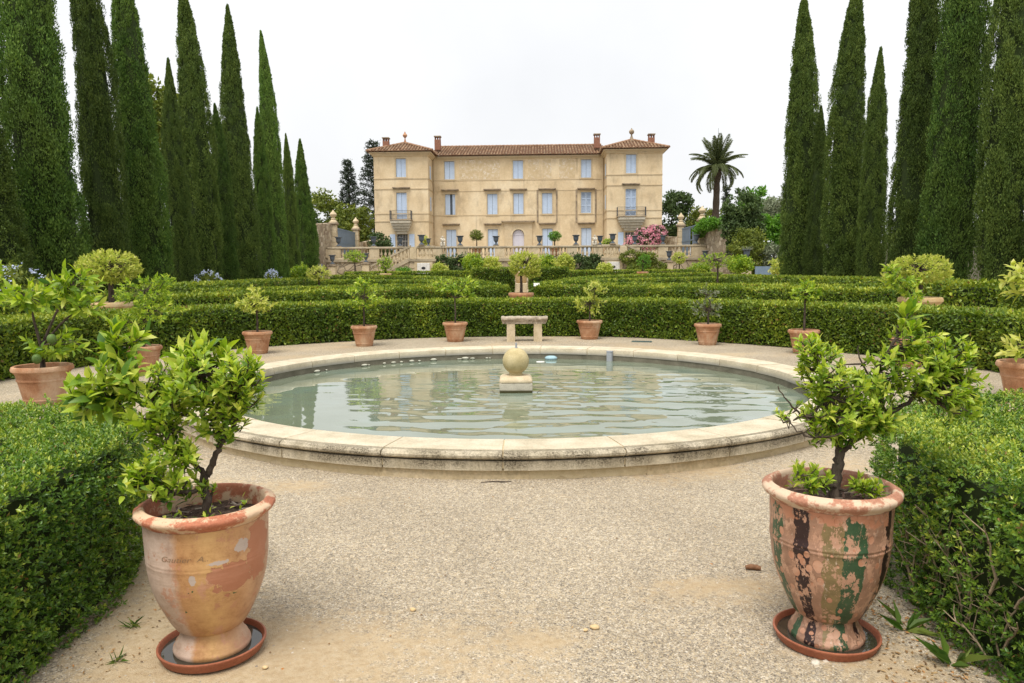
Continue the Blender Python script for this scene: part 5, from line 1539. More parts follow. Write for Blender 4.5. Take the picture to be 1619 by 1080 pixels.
def branches(r, top, crowns, S, O, r0, thick, limit=60):
    q = MB()
    ci = np.unique(np.round(O, 5), axis=0)
    for c in ci:
        c = Vector(c); tp = Vector(top); mid = (tp + c) / 2 + Vector((float(r.normal(0, 0.03)), float(r.normal(0, 0.03)), 0.1 * (tp - c).length * 0.3))
        q.tube([tp, mid, c], [r0, r0 * 0.75, r0 * 0.5], 6)
    idx = r.permutation(len(S))[:limit]
    for i in idx:
        a, b = Vector(O[i]), Vector(S[i]); m = (a + b) / 2 + Vector([float(x) for x in r.normal(0, 0.12 * (a - b).length, 3)])
        q.tube([a, m, b], [r0 * 0.38, r0 * 0.26, r0 * 0.12], 4, cap=False)
    return q


def citrus(name, label, loc, pr, ph, crowns, leaf=0.07, per=8, mat='citrus', pmat='terra', seed=0, trunk_r=0.018, group='citrus trees in terracotta pots', stand=0.0, trunk_top=None, lean=(0, 0), cat='potted tree', shell=0.45, flat=0.6):
    r = np.random.default_rng(seed + 500)
    t = empty(name, loc, 0, label, cat, group)
    if stand:
        MB().box(-pr * 0.75, pr * 0.75, -pr * 0.75, pr * 0.75, -0.02, stand - 0.002, 0.02).build('stone_block', MAT['bal'], t)
    zs = pot(t, pr, ph, pmat, stand, seed)
    S, O = crown_shoots(r, crowns, shell)
    cz = min(c[2] - c[5] * 0.3 for c in crowns)
    tt = trunk_top or (lean[0], lean[1], max(zs + 0.05, cz))
    q = MB(); q.tube([(0, 0, zs - 0.05), (tt[0] * 0.4 + 0.008, tt[1] * 0.4, zs + (tt[2] - zs) * 0.5), tt], [trunk_r * 1.25, trunk_r, trunk_r * 0.85], 8)
    q.build('trunk', MAT['bark'], t, smooth=True)
    branches(r, tt, crowns, S, O, trunk_r * 0.7, 1).build('branches', MAT['bark'], t, smooth=True)
    P, D, N, L, Q = shoot_leaves(r, S, O, per, leaf, flat + 0.35)
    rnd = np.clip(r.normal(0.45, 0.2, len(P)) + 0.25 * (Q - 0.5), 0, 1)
    me = leaf_mesh('foliage', P, D, N, L, L * 0.45, MAT[mat], seed, rnd=rnd, bend=0.15) if leaf < 0.085 else inst_leaves(P, D, N, L, r.integers(0, 4, len(P)), MAT[mat], rnd)
    tag(obj('foliage', me, t), kind='stuff')
    return t


# ring of pots round the pool (x, y, pot radius, pot height, crowns, ...)
citrus('potted_citrus', 'variegated yellow green citrus in the pot left of three before the hedge', (-4.79, 14.0, 0), 0.275, 0.42, [(0.02, 0, 0.95, 0.33, 0.3, 0.18, 44), (0.0, 0, 1.13, 0.17, 0.17, 0.15, 16), (-0.22, 0, 0.95, 0.15, 0.2, 0.12, 12)], 0.085, 8, 'citrus_y', seed=1)
citrus('potted_citrus', 'bushy lemon tree in the pot second left of the bench', (-3.04, 15.3, 0), 0.27, 0.42, [(0.0, 0, 1.02, 0.40, 0.36, 0.26, 60), (0.05, 0, 1.28, 0.22, 0.2, 0.16, 18)], 0.085, 8, 'citrus', seed=2)
citrus('potted_citrus', 'wide sparse lemon tree in the pot next left of the bench', (-1.23, 16.15, 0), 0.275, 0.42, [(-0.22, 0, 1.22, 0.26, 0.24, 0.15, 24), (0.24, 0, 1.2, 0.26, 0.24, 0.20, 28), (0.3, 0, 0.98, 0.15, 0.15, 0.13, 12), (0.0, 0, 1.12, 0.2, 0.2, 0.1, 10)], 0.09, 7, 'citrus', seed=3)
citrus('potted_citrus', 'bright open lemon bush in the pot right of the bench', (1.72, 16.5, 0), 0.29, 0.42, [(0.0, 0, 0.78, 0.34, 0.3, 0.22, 34), (0.12, 0, 1.1, 0.26, 0.25, 0.2, 18)], 0.09, 7, 'citrus_y', seed=4)
citrus('potted_citrus', 'thin grey green bush in the pot second right of the bench', (3.96, 15.05, 0), 0.275, 0.43, [(0.0, 0, 0.72, 0.33, 0.3, 0.22, 34), (-0.05, 0, 1.02, 0.3, 0.3, 0.22, 16)], 0.065, 6, 'tree_c', seed=5, shell=0.3)
citrus('potted_citrus', 'small ball headed citrus standing behind the right foreground tree', (5.24, 13.35, 0), 0.275, 0.43, [(0.02, 0, 1.10, 0.24, 0.24, 0.22, 50)], 0.085, 9, 'citrus', seed=6)
citrus('potted_citrus', 'large loose citrus behind the left foreground tree, pot half hidden', (-5.6, 11.3, 0), 0.26, 0.42, [(0.05, 0, 1.25, 0.46, 0.4, 0.24, 90), (0.2, 0, 0.95, 0.4, 0.36, 0.22, 60), (-0.2, 0.0, 0.78, 0.3, 0.3, 0.16, 30), (0.35, 0, 1.38, 0.2, 0.2, 0.14, 16)], 0.066, 8, 'citrus', seed=7)
citrus('potted_citrus', 'lemon tree in the big pot near the left edge, fruit hanging low', (-5.45, 8.6, 0), 0.32, 0.46, [(-0.1, 0, 1.25, 0.36, 0.32, 0.2, 34), (0.34, 0.1, 1.38, 0.30, 0.3, 0.2, 30), (0.45, 0.1, 1.15, 0.2, 0.2, 0.16, 12), (0.2, -0.1, 0.72, 0.34, 0.3, 0.16, 22)], 0.125, 7, 'citrus', seed=8, trunk_r=0.026)
t = citrus('potted_citrus', 'leafy plant in the orange pot cut by the left edge', (-5.65, 7.55, 0), 0.19, 0.22, [(-0.1, 0, 0.62, 0.35, 0.3, 0.25, 40)], 0.10, 7, 'citrus', seed=9)
citrus('potted_citrus', 'lemon bush at the far left edge before the cypress', (-8.55, 11.9, 0), 0.30, 0.46, [(0.1, 0, 1.55, 0.45, 0.4, 0.30, 60), (0.15, 0, 1.1, 0.4, 0.4, 0.3, 40)], 0.10, 8, 'citrus', seed=10)
citrus('potted_citrus', 'lemon tree in the pot cut by the right edge', (5.78, 8.3, 0), 0.31, 0.46, [(0.05, 0, 1.35, 0.42, 0.35, 0.22, 40), (-0.12, -0.1, 0.62, 0.3, 0.3, 0.12, 12)], 0.125, 7, 'citrus_y', seed=11)
citrus('potted_citrus', 'spindly lemon tree rising behind the right foreground tree', (6.15, 11.5, 0), 0.28, 0.44, [(-0.2, 0, 1.35, 0.28, 0.26, 0.16, 30), (0.0, 0, 1.15, 0.2, 0.2, 0.16, 14), (-0.35, 0, 1.45, 0.14, 0.14, 0.12, 9)], 0.095, 7, 'citrus', seed=12)
# big pots inside the parterre
G2 = 'large citrus tubs in the parterre'
citrus('citrus_tub', 'dense yellow dome citrus in a clay tub beyond the left ring hedge', (-8.2, 15.3, 0), 0.41, 0.72, [(0.0, 0, 1.66, 0.62, 0.55, 0.34, 520)], 0.07, 8, 'citrus_y', 'terra_y', 21, 0.05, G2, 0.22, shell=0.7)
citrus('citrus_tub', 'flat domed citrus in a clay tub beyond the right ring hedge', (8.15, 14.9, 0), 0.41, 0.72, [(-0.05, 0, 1.50, 0.64, 0.55, 0.30, 380), (-0.45, 0, 1.3, 0.35, 0.3, 0.2, 50)], 0.07, 8, 'citrus_y', 'terra_y', 22, 0.04, G2, 0.22, shell=0.65)
citrus('citrus_tub', 'rounded citrus in the clay tub on the garden axis', (0.30, 23.7, 0), 0.41, 0.68, [(0.12, 0, 1.74, 0.54, 0.5, 0.40, 420), (0.35, 0, 1.45, 0.3, 0.3, 0.2, 40)], 0.075, 8, 'citrus_y', 'terra', 23, 0.045, G2, 0.16, shell=0.6)
citrus('citrus_tub', 'pale citrus in the yellow tub before the last left cypress', (-8.75, 34.0, 0), 0.42, 0.70, [(0.0, 0, 1.50, 0.60, 0.5, 0.36, 160)], 0.085, 7, 'citrus_y', 'terra_y', 24, 0.04, G2, 0.22)
citrus('citrus_tub', 'wide citrus in the tub below the palm', (9.35, 34.0, 0), 0.42, 0.68, [(-0.1, 0, 1.95, 0.80, 0.6, 0.38, 170)], 0.085, 7, 'citrus', 'terra', 25, 0.04, G2, 0.22)
citrus('citrus_tub', 'green bush in the tub left of the left cellar door', (-8.4, 50.0, 0), 0.40, 0.7, [(0.0, 0, 2.1, 0.55, 0.5, 0.55, 160)], 0.10, 7, 'citrus', 'terra_y', 26, 0.05, G2, 0.75)
citrus('citrus_tub', 'green bush in the tub right of the right cellar door', (8.75, 50.0, 0), 0.40, 0.7, [(0.1, 0, 2.1, 0.5, 0.5, 0.55, 150)], 0.10, 7, 'tree_d', 'terra', 27, 0.05, G2, 0.75)
citrus('citrus_tub', 'round headed citrus standard before the left terrace wall', (-11.9, 57.0, 0), 0.42, 0.7, [(0.0, 0, 2.75, 0.85, 0.7, 0.48, 260)], 0.10, 7, 'citrus', 'terra', 28, 0.05, G2, 0.75)
citrus('citrus_tub', 'round headed citrus standard before the right terrace wall', (12.75, 57.0, 0), 0.42, 0.7, [(0.0, 0, 2.45, 0.60, 0.6, 0.50, 220)], 0.10, 7, 'citrus_y', 'terra', 29, 0.05, G2, 0.5)
citrus('citrus_tub', 'ball clipped tree in the pot on the terrace left of the door', (-3.0, 65.2, TZ), 0.50, 0.9, [(0.0, 0, 2.05, 0.62, 0.6, 0.52, 260)], 0.11, 7, 'tree_a', 'terra', 30, 0.05, G2, 0.1)
citrus('citrus_tub', 'spreading tree in the pot on the terrace right of the door', (3.75, 65.2, TZ), 0.50, 0.9, [(0.0, 0, 1.95, 0.62, 0.6, 0.45, 220)], 0.11, 7, 'tree_d', 'terra', 31, 0.05, G2, 0.1)
citrus('citrus_tub', 'small yellowish tree on the terrace by the left tower', (-7.65, 66.5, TZ), 0.40, 0.7, [(0.0, 0, 1.65, 0.5, 0.5, 0.5, 160)], 0.11, 7, 'citrus_y', 'terra', 32, 0.05, G2, 0.1)
citrus('citrus_tub', 'small yellowish tree on the terrace by the right tower', (8.55, 66.5, TZ), 0.40, 0.7, [(0.0, 0, 1.4, 0.55, 0.5, 0.4, 160)], 0.11, 7, 'citrus', 'terra', 33, 0.05, G2, 0.1)

t = [o for o in SC.objects if o.get('label', '').startswith('lemon tree in the big pot near')][0]
for k, (x, y, z) in enumerate(((0.1, -0.25, 0.56), (0.25, -0.2, 0.78))):
    bm = bmesh.new(); bmesh.ops.create_uvsphere(bm, u_segments=14, v_segments=9, radius=0.05)
    for v in bm.verts: v.co.z *= 1.15
    me = bpy.data.meshes.new('lemon_fruit'); bm.to_mesh(me); bm.free(); me.materials.append(MAT['tree_d'] if False else stone('green_lemon_%d' % k, [(0.07, 0.13, 0.03), (0.11, 0.18, 0.04)], scale=20, rough=0.45, bump=0.2, bscale=120))
    for p in me.polygons: p.use_smooth = True
    obj('lemon_fruit', me, t, loc=(x, y, z))

# the clay jar on the axis and the plant label
t = empty('clay_jar', (0.55, 42.5, 0), 0, 'yellow clay jar on a stone block beyond the central tub', 'jar')
MB().box(-0.34, 0.34, -0.34, 0.34, 0, 0.85, 0.03).build('stone_block', MAT['bal'], t)
MB().lathe([(0.25, 0.852), (0.29, 0.9), (0.33, 1.15), (0.40, 1.4), (0.42, 1.46), (0.38, 1.5), (0.33, 1.45)], 20).build('jar_body', MAT['terra_y'], t, smooth=True)
r = np.random.default_rng(77)
P = np.array([0, 0, 1.75]) + rand_unit(r, 260) * [0.36, 0.36, 0.24]
tag(obj('white_flowers', leaf_mesh('white_flowers', P, rand_unit(r, 260), rand_unit(r, 260), 0.1, 0.07, leafmat('white_petal', [(0.6, 0.62, 0.55), (0.8, 0.8, 0.78)], trans=0.2), 3), t), kind='stuff')
t = empty('plant_label', (0.92, 27.5, 0), 0, 'small white plant label on a stake beside the central tub', 'sign')
MB().box(-0.012, 0.012, -0.012, 0.012, 0, 0.98).build('stake', MAT['iron'], t)
MB().box(-0.11, 0.11, -0.008, 0.0, -0.07, 0.07, 0.003).build('plate', MAT['white'], t, loc=(0, -0.02, 1.02), rot=(-0.6, 0, 0))

# ---------------------------------------------------------------- the two big glazed urns in front
def urn_material(kind):
    m, n, l, b = new_mat('glazed_urn_' + kind)
    tc = n.new('ShaderNodeTexCoord'); v = tc.outputs['Object']
    gr = n.new('ShaderNodeTexGradient'); gr.gradient_type = 'RADIAL'; l.new(v, gr.inputs[0])
    wob = noise(n, l, v, 9, 5, 0.65)
    ms = n.new('ShaderNodeMath'); ms.operation = 'MULTIPLY_ADD'; ms.inputs[1].default_value = 0.05; l.new(wob, ms.inputs[0])
    sb = n.new('ShaderNodeMath'); sb.operation = 'SUBTRACT'; sb.inputs[1].default_value = 0.025; l.new(gr.outputs['Fac'], sb.inputs[0]); l.new(sb.outputs[0], ms.inputs[2])
    t = ms.outputs[0]
    terra = ramp(n, [(0.36, 0.155, 0.085), (0.46, 0.22, 0.13), (0.56, 0.32, 0.21)]); l.new(noise(n, l, v, 11, 7), terra.inputs[0])
    def blob(loc, size, lo, hi, ns=14, amt=0.5):
        size = tuple(q * 1.7 for q in size); amt = amt + 0.9; ns = ns * 1.4; lo, hi = lo + 0.25, hi + 0.17
        mp = n.new('ShaderNodeMapping'); mp.vector_type = 'TEXTURE'; mp.inputs['Location'].default_value = loc; mp.inputs['Scale'].default_value = size; l.new(v, mp.inputs[0])
        ln = n.new('ShaderNodeVectorMath'); ln.operation = 'LENGTH'; l.new(mp.outputs[0], ln.inputs[0])
        ad = n.new('ShaderNodeMath'); ad.operation = 'MULTIPLY_ADD'; ad.inputs[1].default_value = amt; l.new(noise(n, l, v, ns, 6), ad.inputs[0]); l.new(ln.outputs['Value'], ad.inputs[2])
        hf = n.new('ShaderNodeMath'); hf.operation = 'MULTIPLY'; hf.inputs[1].default_value = 0.5; l.new(ad.outputs[0], hf.inputs[0]); rr = ramp(n, [(1, 1, 1), (0, 0, 0)], [lo * 0.5, hi * 0.5]); l.new(hf.outputs[0], rr.inputs[0]); return rr.outputs[0]
    if kind == 'striped':
        pk = (0.33, 0.185, 0.118); gnn = (0.040, 0.085, 0.038); brn = (0.030, 0.014, 0.013); ol = (0.22, 0.16, 0.07)
        st = ramp(n, [pk, gnn, pk, brn, pk, ol, gnn, pk, brn, pk, pk], [0.0, 0.064, 0.112, 0.156, 0.198, 0.232, 0.282, 0.345, 0.408, 0.438, 0.6], 'CONSTANT'); l.new(t, st.inputs[0])
        soft = ramp(n, [(0.75, 0.75, 0.75), (1.15, 1.15, 1.15)], [0.3, 0.7]); l.new(noise(n, l, v, 25, 5), soft.inputs[0])
        glz = mixc(n, l, 1.0, st.outputs[0], soft.outputs[0], 'MULTIPLY')
        # glaze has flaked off in small round chips, more near the top
        mp = n.new('ShaderNodeMapping'); mp.inputs['Scale'].default_value = (1, 1, 0.8); l.new(v, mp.inputs[0])
        vo = n.new('ShaderNodeTexVoronoi'); vo.inputs['Scale'].default_value = 24; vo.inputs['Randomness'].default_value = 1.0; l.new(mp.outputs[0], vo.inputs[0])
        nz = noise(n, l, v, 5.5, 5); mu = n.new('ShaderNodeMath'); mu.operation = 'SUBTRACT'; l.new(vo.outputs['Distance'], mu.inputs[0]); l.new(nz, mu.inputs[1])
        cr = ramp(n, [(1, 1, 1), (0, 0, 0)], [0.0, 0.03]); cr.color_ramp.elements[0].position = 0.06; cr.color_ramp.elements[1].position = 0.09
        ad = n.new('ShaderNodeMath'); ad.operation = 'ADD'; ad.inputs[1].default_value = 0.30; l.new(mu.outputs[0], ad.inputs[0]); l.new(ad.outputs[0], cr.inputs[0])
        c = mixc(n, l, cr.outputs[0], glz, terra.outputs[0])
        mp2 = n.new('ShaderNodeMapping'); mp2.inputs['Scale'].default_value = (1, 1, 0.55); l.new(v, mp2.inputs[0])
        big = ramp(n, [(0, 0, 0), (1, 1, 1)], [0.535, 0.55]); l.new(noise(n, l, mp2.outputs[0], 22, 9, 0.75), big.inputs[0])
        c = mixc(n, l, big.outputs[0], c, mixc(n, l, 0.55, terra.outputs[0], (0.50, 0.32, 0.22)))
        # pale lime scrapes, and bare clay along the shoulder
        mp3 = n.new('ShaderNodeMapping'); mp3.inputs['Scale'].default_value = (1.6, 1.6, 0.5); l.new(v, mp3.inputs[0])
        lim = ramp(n, [(0, 0, 0), (0.85, 0.85, 0.85)], [0.60, 0.63]); l.new(noise(n, l, mp3.outputs[0], 26, 9, 0.8), lim.inputs[0])
        c = mixc(n, l, lim.outputs[0], c, (0.60, 0.47, 0.37))
        sz = n.new('ShaderNodeSeparateXYZ'); l.new(v, sz.inputs[0])
        zr = n.new('ShaderNodeMath'); zr.operation = 'MULTIPLY_ADD'; zr.inputs[1].default_value = 0.32; l.new(noise(n, l, v, 20, 7, 0.6), zr.inputs[0]); l.new(sz.outputs[2], zr.inputs[2])
        zc = ramp(n, [(0, 0, 0), (1, 1, 1)], [0.715, 0.735]); l.new(zr.outputs[0], zc.inputs[0])
        c = mixc(n, l, zc.outputs[0], c, mixc(n, l, 0.5, terra.outputs[0], (0.42, 0.17, 0.09)))
        b.inputs['Roughness'].default_value = 0.42; b.inputs['Specular IOR Level'].default_value = 0.4
        h = cr.outputs[0]
    else:
        st = ramp(n, [(0.50, 0.40, 0.33), (0.52, 0.40, 0.32), (0.49, 0.275, 0.125), (0.56, 0.35, 0.15), (0.51, 0.30, 0.15), (0.50, 0.34, 0.24)], [0.0, 0.150, 0.172, 0.25, 0.33, 0.45]); l.new(t, st.inputs[0])
        soft = ramp(n, [(0.62, 0.50, 0.44), (0.95, 0.90, 0.86), (1.16, 1.16, 1.16)], [0.32, 0.48, 0.68]); l.new(noise(n, l, v, 8, 9, 0.78), soft.inputs[0])
        c = mixc(n, l, 1.0, st.outputs[0], soft.outputs[0], 'MULTIPLY')
        sp = ramp(n, [(0, 0, 0), (0.8, 0.8, 0.8)], [0.55, 0.59]); l.new(noise(n, l, v, 12, 9, 0.78), sp.inputs[0])
        c = mixc(n, l, sp.outputs[0], c, terra.outputs[0])
        m1 = blob((0.085, -0.20, 0.36), (0.075, 0.09, 0.06), 1.05, 1.15); m2 = blob((0.17, -0.13, 0.45), (0.05, 0.08, 0.11), 1.1, 1.2)
        bl = n.new('ShaderNodeMath'); bl.operation = 'MAXIMUM'; l.new(m1, bl.inputs[0]); l.new(m2, bl.inputs[1])
        b2 = n.new('ShaderNodeMath'); b2.operation = 'MAXIMUM'; l.new(bl.outputs[0], b2.inputs[0]); b2.inputs[1].default_value = 0.0
        c = mixc(n, l, b2.outputs[0], c, mixc(n, l, 0.7, terra.outputs[0], (0.40, 0.165, 0.09)))
        for loc, s in (((0.115, -0.195, 0.47), (0.024, 0.05, 0.030)), ((-0.06, -0.22, 0.37), (0.013, 0.04, 0.022)), ((0.03, -0.22, 0.425), (0.035, 0.03, 0.008))):
            c = mixc(n, l, blob(loc, s, 1.0, 1.1, 30, 0.5), c, (0.47, 0.385, 0.33))
        for loc, s in (((-0.065, -0.21, 0.325), (0.016, 0.04, 0.009)), ((-0.085, -0.19, 0.235), (0.012, 0.04, 0.012)), ((0.08, -0.2, 0.29), (0.02, 0.05, 0.006))):
            c = mixc(n, l, blob(loc, s, 0.9, 1.05, 60, 0.9), c, (0.06, 0.10, 0.04))
        b.inputs['Roughness'].default_value = 0.6; b.inputs['Specular IOR Level'].default_value = 0.3
        h = b2.outputs[0]
    l.new(c, b.inputs['Base Color'])
    bp = n.new('ShaderNodeBump'); bp.inputs['Strength'].default_value = 0.5; bp.inputs['Distance'].default_value = 0.006; bp.invert = True; l.new(h, bp.inputs['Height'])
    b3 = n.new('ShaderNodeBump'); b3.inputs['Strength'].default_value = 0.5; b3.inputs['Distance'].default_value = 0.004
    mp = n.new('ShaderNodeMapping'); mp.inputs['Scale'].default_value = (1, 1, 6); l.new(v, mp.inputs[0]); l.new(noise(n, l, mp.outputs[0], 9, 6), b3.inputs['Height'])
    l.new(bp.outputs[0], b3.inputs['Normal']); l.new(b3.outputs[0], b.inputs['Normal'])
    return m


def urn_rim_material(kind):
    c1, c2 = ((0.42, 0.155, 0.085), (0.62, 0.44, 0.29)) if kind == 'plain' else ((0.40, 0.19, 0.12), (0.60, 0.45, 0.32))
    m = stone('urn_rim_' + kind, [c1, tuple(x * 1.15 for x in c1)], scale=9, rough=0.7, bump=0.25, bscale=50, stain=c2, stain_scale=9, stain_amt=(0.47, 0.53), per_object=False)
    return m


def anduze_urn(label, x, y, kind, H, R, seed):
    """R is the rim radius"""
    t = empty('glazed_urn', (x, y, 0.012), 0, label, 'urn', 'big glazed urns on the path')
    bm_ = urn_material(kind)
    body = [(0.118, 0.105), (0.136, 0.118), (0.156, 0.15), (0.173, 0.185), (0.195, 0.235), (0.213, 0.285), (0.225, 0.335), (0.232, 0.39)]
    e = 0.0022 if kind == 'striped' else 0.0006
    body += [(0.2335, 0.408), (0.2338 + e, 0.411), (0.2338 + e, 0.416), (0.2340, 0.419), (0.2343, 0.424), (0.2345 + e, 0.427), (0.2345 + e, 0.432), (0.2347, 0.435), (0.236, 0.47), (0.238, 0.52), (0.239, 0.555), (0.240, 0.572)]
    sc = (H - 0.03) / 0.60; rs = R / 0.272
    body = [(a * rs, z * sc) for a, z in body]
    MB().lathe(body, 72, caps=False).build('body', bm_, t, smooth=True, auto=60)
    foot = [(0.148, 0.012), (0.152, 0.022), (0.150, 0.034), (0.142, 0.040), (0.141, 0.052), (0.133, 0.060), (0.126, 0.074), (0.1195, 0.088), (0.117, 0.1045)]
    MB().lathe([(a * rs, z * sc) for a, z in foot], 56, caps=False).build('foot', bm_, t, smooth=True, auto=50)
    rim = [(0.240, 0.573), (0.244, 0.579), (0.252, 0.586), (0.264, 0.593), (0.2705, 0.602), (0.272, 0.610), (0.269, 0.618), (0.258, 0.624), (0.250, 0.626), (0.246, 0.631), (0.240, 0.633), (0.232, 0.630), (0.227, 0.62), (0.225, 0.60), (0.222, 0.52)]
    q = MB(); rng_ = random.Random(seed)
    V = []; n = 72; K = len(rim)
    for i in range(n):
        a = 2 * math.pi * i / n
        chip = max(0, rng_.gauss(0, 0.0022)) if kind == 'plain' else max(0, rng_.gauss(0, 0.0010))
        for j, (rr, z) in enumerate(rim):
            rad = rr * rs - (chip if 3 <= j <= 7 else 0)
            V.append((rad * math.cos(a), rad * math.sin(a), z * sc))
    F = [(i * K + j, ((i + 1) % n) * K + j, ((i + 1) % n) * K + j + 1, i * K + j + 1) for i in range(n) for j in range(K - 1)]
    q.add(V, F).build('rim', urn_rim_material(kind), t, smooth=True, auto=60)
    zs = 0.548 * sc
    r = np.random.default_rng(seed)
    g = 26; V = [(0, 0, zs + 0.02)]
    for i in range(1, 7):
        for k in range(g):
            a = 2 * math.pi * k / g; rr = 0.226 * rs * i / 6
            V.append((rr * math.cos(a), rr * math.sin(a), zs + 0.02 * (1 - (i / 6) ** 2) + float(r.normal(0, 0.006))))
    F = [(0, 1 + k, 1 + (k + 1) % g) for k in range(g)] + [(1 + (i - 1) * g + k, 1 + i * g + k, 1 + i * g + (k + 1) % g, 1 + (i - 1) * g + (k + 1) % g) for i in range(1, 6) for k in range(g)]
    MB().add(V, F).build('soil', MAT['soil'], t, smooth=True)
    # bark chips on the soil
    chipm = [stone('chip_%s_%d' % (kind, i), c, scale=20, bump=0.3) for i, c in enumerate(([(0.10, 0.06, 0.045), (0.18, 0.11, 0.08)], [(0.30, 0.24, 0.19), (0.42, 0.35, 0.29)]))]
    for k in range(46):
        a, rr = rng_.uniform(0, 6.28), 0.2 * rs * math.sqrt(rng_.random()); w = rng_.uniform(0.012, 0.035)
        o = MB().box(-w, w, -0.004, 0.004, -0.0015, 0.0015).build('bark_chip', chipm[k % 2], t, loc=(rr * math.cos(a), rr * math.sin(a), zs + 0.026 * (1 - (rr / 0.23) ** 2) + 0.004))
        o.rotation_euler = (rng_.uniform(-0.4, 0.4), rng_.uniform(-0.35, 0.35), rng_.uniform(0, 6.28))
    return t, zs, sc, rs


def saucer(x, y, label, R=0.205):
    t = empty('plant_saucer', (x, y, 0), 0, label, 'saucer', 'clay saucers under the big urns')
    MB().lathe([(0.0, 0.004), (R * 0.86, 0.002), (R * 0.93, 0.008), (R * 0.985, 0.034), (R, 0.038), (R, 0.044), (R * 0.965, 0.046), (R * 0.94, 0.040), (R * 0.90, 0.016), (R * 0.86, 0.0115), (0.0, 0.011)], 56, caps=False).build('dish', MAT['saucer'], t, smooth=True, auto=40)
    MB().lathe([(0.1, 0.0255), (R * 0.915, 0.0255)], 56, caps=False).build('standing_water', MAT['wet'], t)


uL, zL, scL, rsL = anduze_urn('large chipped ochre urn with incised signature, left foreground', -1.205, 2.86, 'plain', 0.605, 0.262, 5)
uR, zR, scR, rsR = anduze_urn('large urn with flaking green and brown stripes, right foreground', 1.268, 2.91, 'striped', 0.640, 0.262, 6)
uL.rotation_euler.z = 0.40; uR.rotation_euler.z = -0.41
saucer(-1.205, 2.86, 'round clay saucer with water under the ochre urn')
saucer(1.268, 2.91, 'round clay saucer with water under the striped urn')

# incised signature on the ochre urn
cu = bpy.data.curves.new('signature', 'FONT'); cu.body = 'Gautier  A..'; cu.size = 0.040; cu.shear = 0.35; cu.offset = -0.0004
tmp = bpy.data.objects.new('signature_tmp', cu); COL.objects.link(tmp)
dg = bpy.context.evaluated_depsgraph_get()
ev = tmp.evaluated_get(dg); sm = bpy.data.meshes.new_from_object(ev)
bpy.data.objects.remove(tmp); bpy.data.curves.remove(cu)
bm = bmesh.new(); bm.from_mesh(sm); bmesh.ops.subdivide_edges(bm, edges=[e for e in bm.edges if e.calc_length() > 0.012], cuts=1); bm.to_mesh(sm); bm.free()
for vtx in sm.vertices:
    zz = 0.440 + vtx.co.y * 0.75
    rad = np.interp(zz / scL, [0.408, 0.432, 0.47, 0.52, 0.555], [0.2335, 0.2352, 0.236, 0.238, 0.239]) * rsL + 0.0009
    a = -math.pi / 2 - 0.80 + vtx.co.x * 0.95 / rad
    vtx.co = (rad * math.cos(a), rad * math.sin(a), zz)
sm.materials.clear(); sm.materials.append(stone('scratched_line', [(0.20, 0.13, 0.075), (0.28, 0.19, 0.11)], scale=50, bump=0))
sm.name = 'signature'
obj('signature', sm, uL)


def near_tree(t, z0, limbs, clusters, seed, mat_obj, mat_mass):
    """tree rooted in an urn: limbs are polylines with radii, clusters (x, y, z, rx, ry, rz, shoots, leaf length, leaves)"""
    r = np.random.default_rng(seed)
    nodes = []
    for k, (pts, ra, rb) in enumerate(limbs):
        L = smooth_line([np.array(p, float) for p in pts], 5); n = len(L)
        L = L + r.normal(0, 0.003, L.shape)
        rad = np.linspace(ra, rb, n) * (1 + r.normal(0, 0.06, n))
        MB().tube([tuple(p) for p in L], [float(x) for x in rad], 9).build('trunk' if k == 0 else 'limb', MAT['bark'], t, smooth=True)
        nodes += [p for p in L[n // 3:]]
    nodes = np.array(nodes)
    P, D, N, LL, Q = [], [], [], [], []
    tw = MB()
    for (cx, cy, cz, rx, ry, rz, n, leaf, per) in clusters:
        S = np.array([cx, cy, cz]) + rand_unit(r, n) * (0.35 + 0.65 * r.random((n, 1)) ** 0.5) * [rx, ry, rz]
        O = np.empty_like(S)
        for i, s in enumerate(S):
            d = np.linalg.norm(nodes - s, axis=1) + 0.6 * np.maximum(0, nodes[:, 2] - s[2] + 0.03)
            a = nodes[np.argmin(d)]; m = a * 0.45 + s * 0.55 + np.array([0, 0, -0.012]) + r.normal(0, 0.012, 3)
            O[i] = m
            tw.tube([tuple(a), tuple(m), tuple(s)], [0.0042, 0.0030, 0.0016], 5, cap=False)
        p, d, nn, ll, qq = shoot_leaves(r, S, O, per, leaf, 1.0, 0.13)
        P.append(p); D.append(d); N.append(nn); LL.append(ll); Q.append(qq)
    P, D, N, LL, Q = map(np.concatenate, (P, D, N, LL, Q))
    tag(tw.build('twigs', MAT['bark'], t, smooth=True), kind='stuff')
    n = len(P); kind = r.integers(0, 4, n)
    # the 300 leaves that show largest are pieces of their own, the rest one mass
    w = LL / (3.0 + P[:, 1]) * (0.8 + 0.4 * r.random(n)); order = np.argsort(-w)
    big, rest = order[:300], order[300:]
    LM = []
    for k, (V, F) in enumerate(LEAFS):
        me = bpy.data.meshes.new('leaf'); me.from_pydata([tuple(v) for v in V], [], F); me.materials.append(mat_obj)
        for p in me.polygons: p.use_smooth = True
        LM.append(me)
    X, Y, Z = leaf_frames(P, D, N)
    for i in big:
        o = bpy.data.objects.new('leaf', LM[kind[i]]); COL.objects.link(o); o.parent = t
        s = float(LL[i])
        o.matrix_basis = Matrix(((X[i][0] * s, Y[i][0] * s, Z[i][0] * s, P[i][0]), (X[i][1] * s, Y[i][1] * s, Z[i][1] * s, P[i][1]), (X[i][2] * s, Y[i][2] * s, Z[i][2] * s, P[i][2]), (0, 0, 0, 1)))
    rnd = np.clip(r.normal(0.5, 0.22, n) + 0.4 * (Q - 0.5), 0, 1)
    tag(obj('foliage', inst_leaves(P[rest], D[rest], N[rest], LL[rest], kind[rest], mat_mass, rnd[rest]), t), kind='stuff')


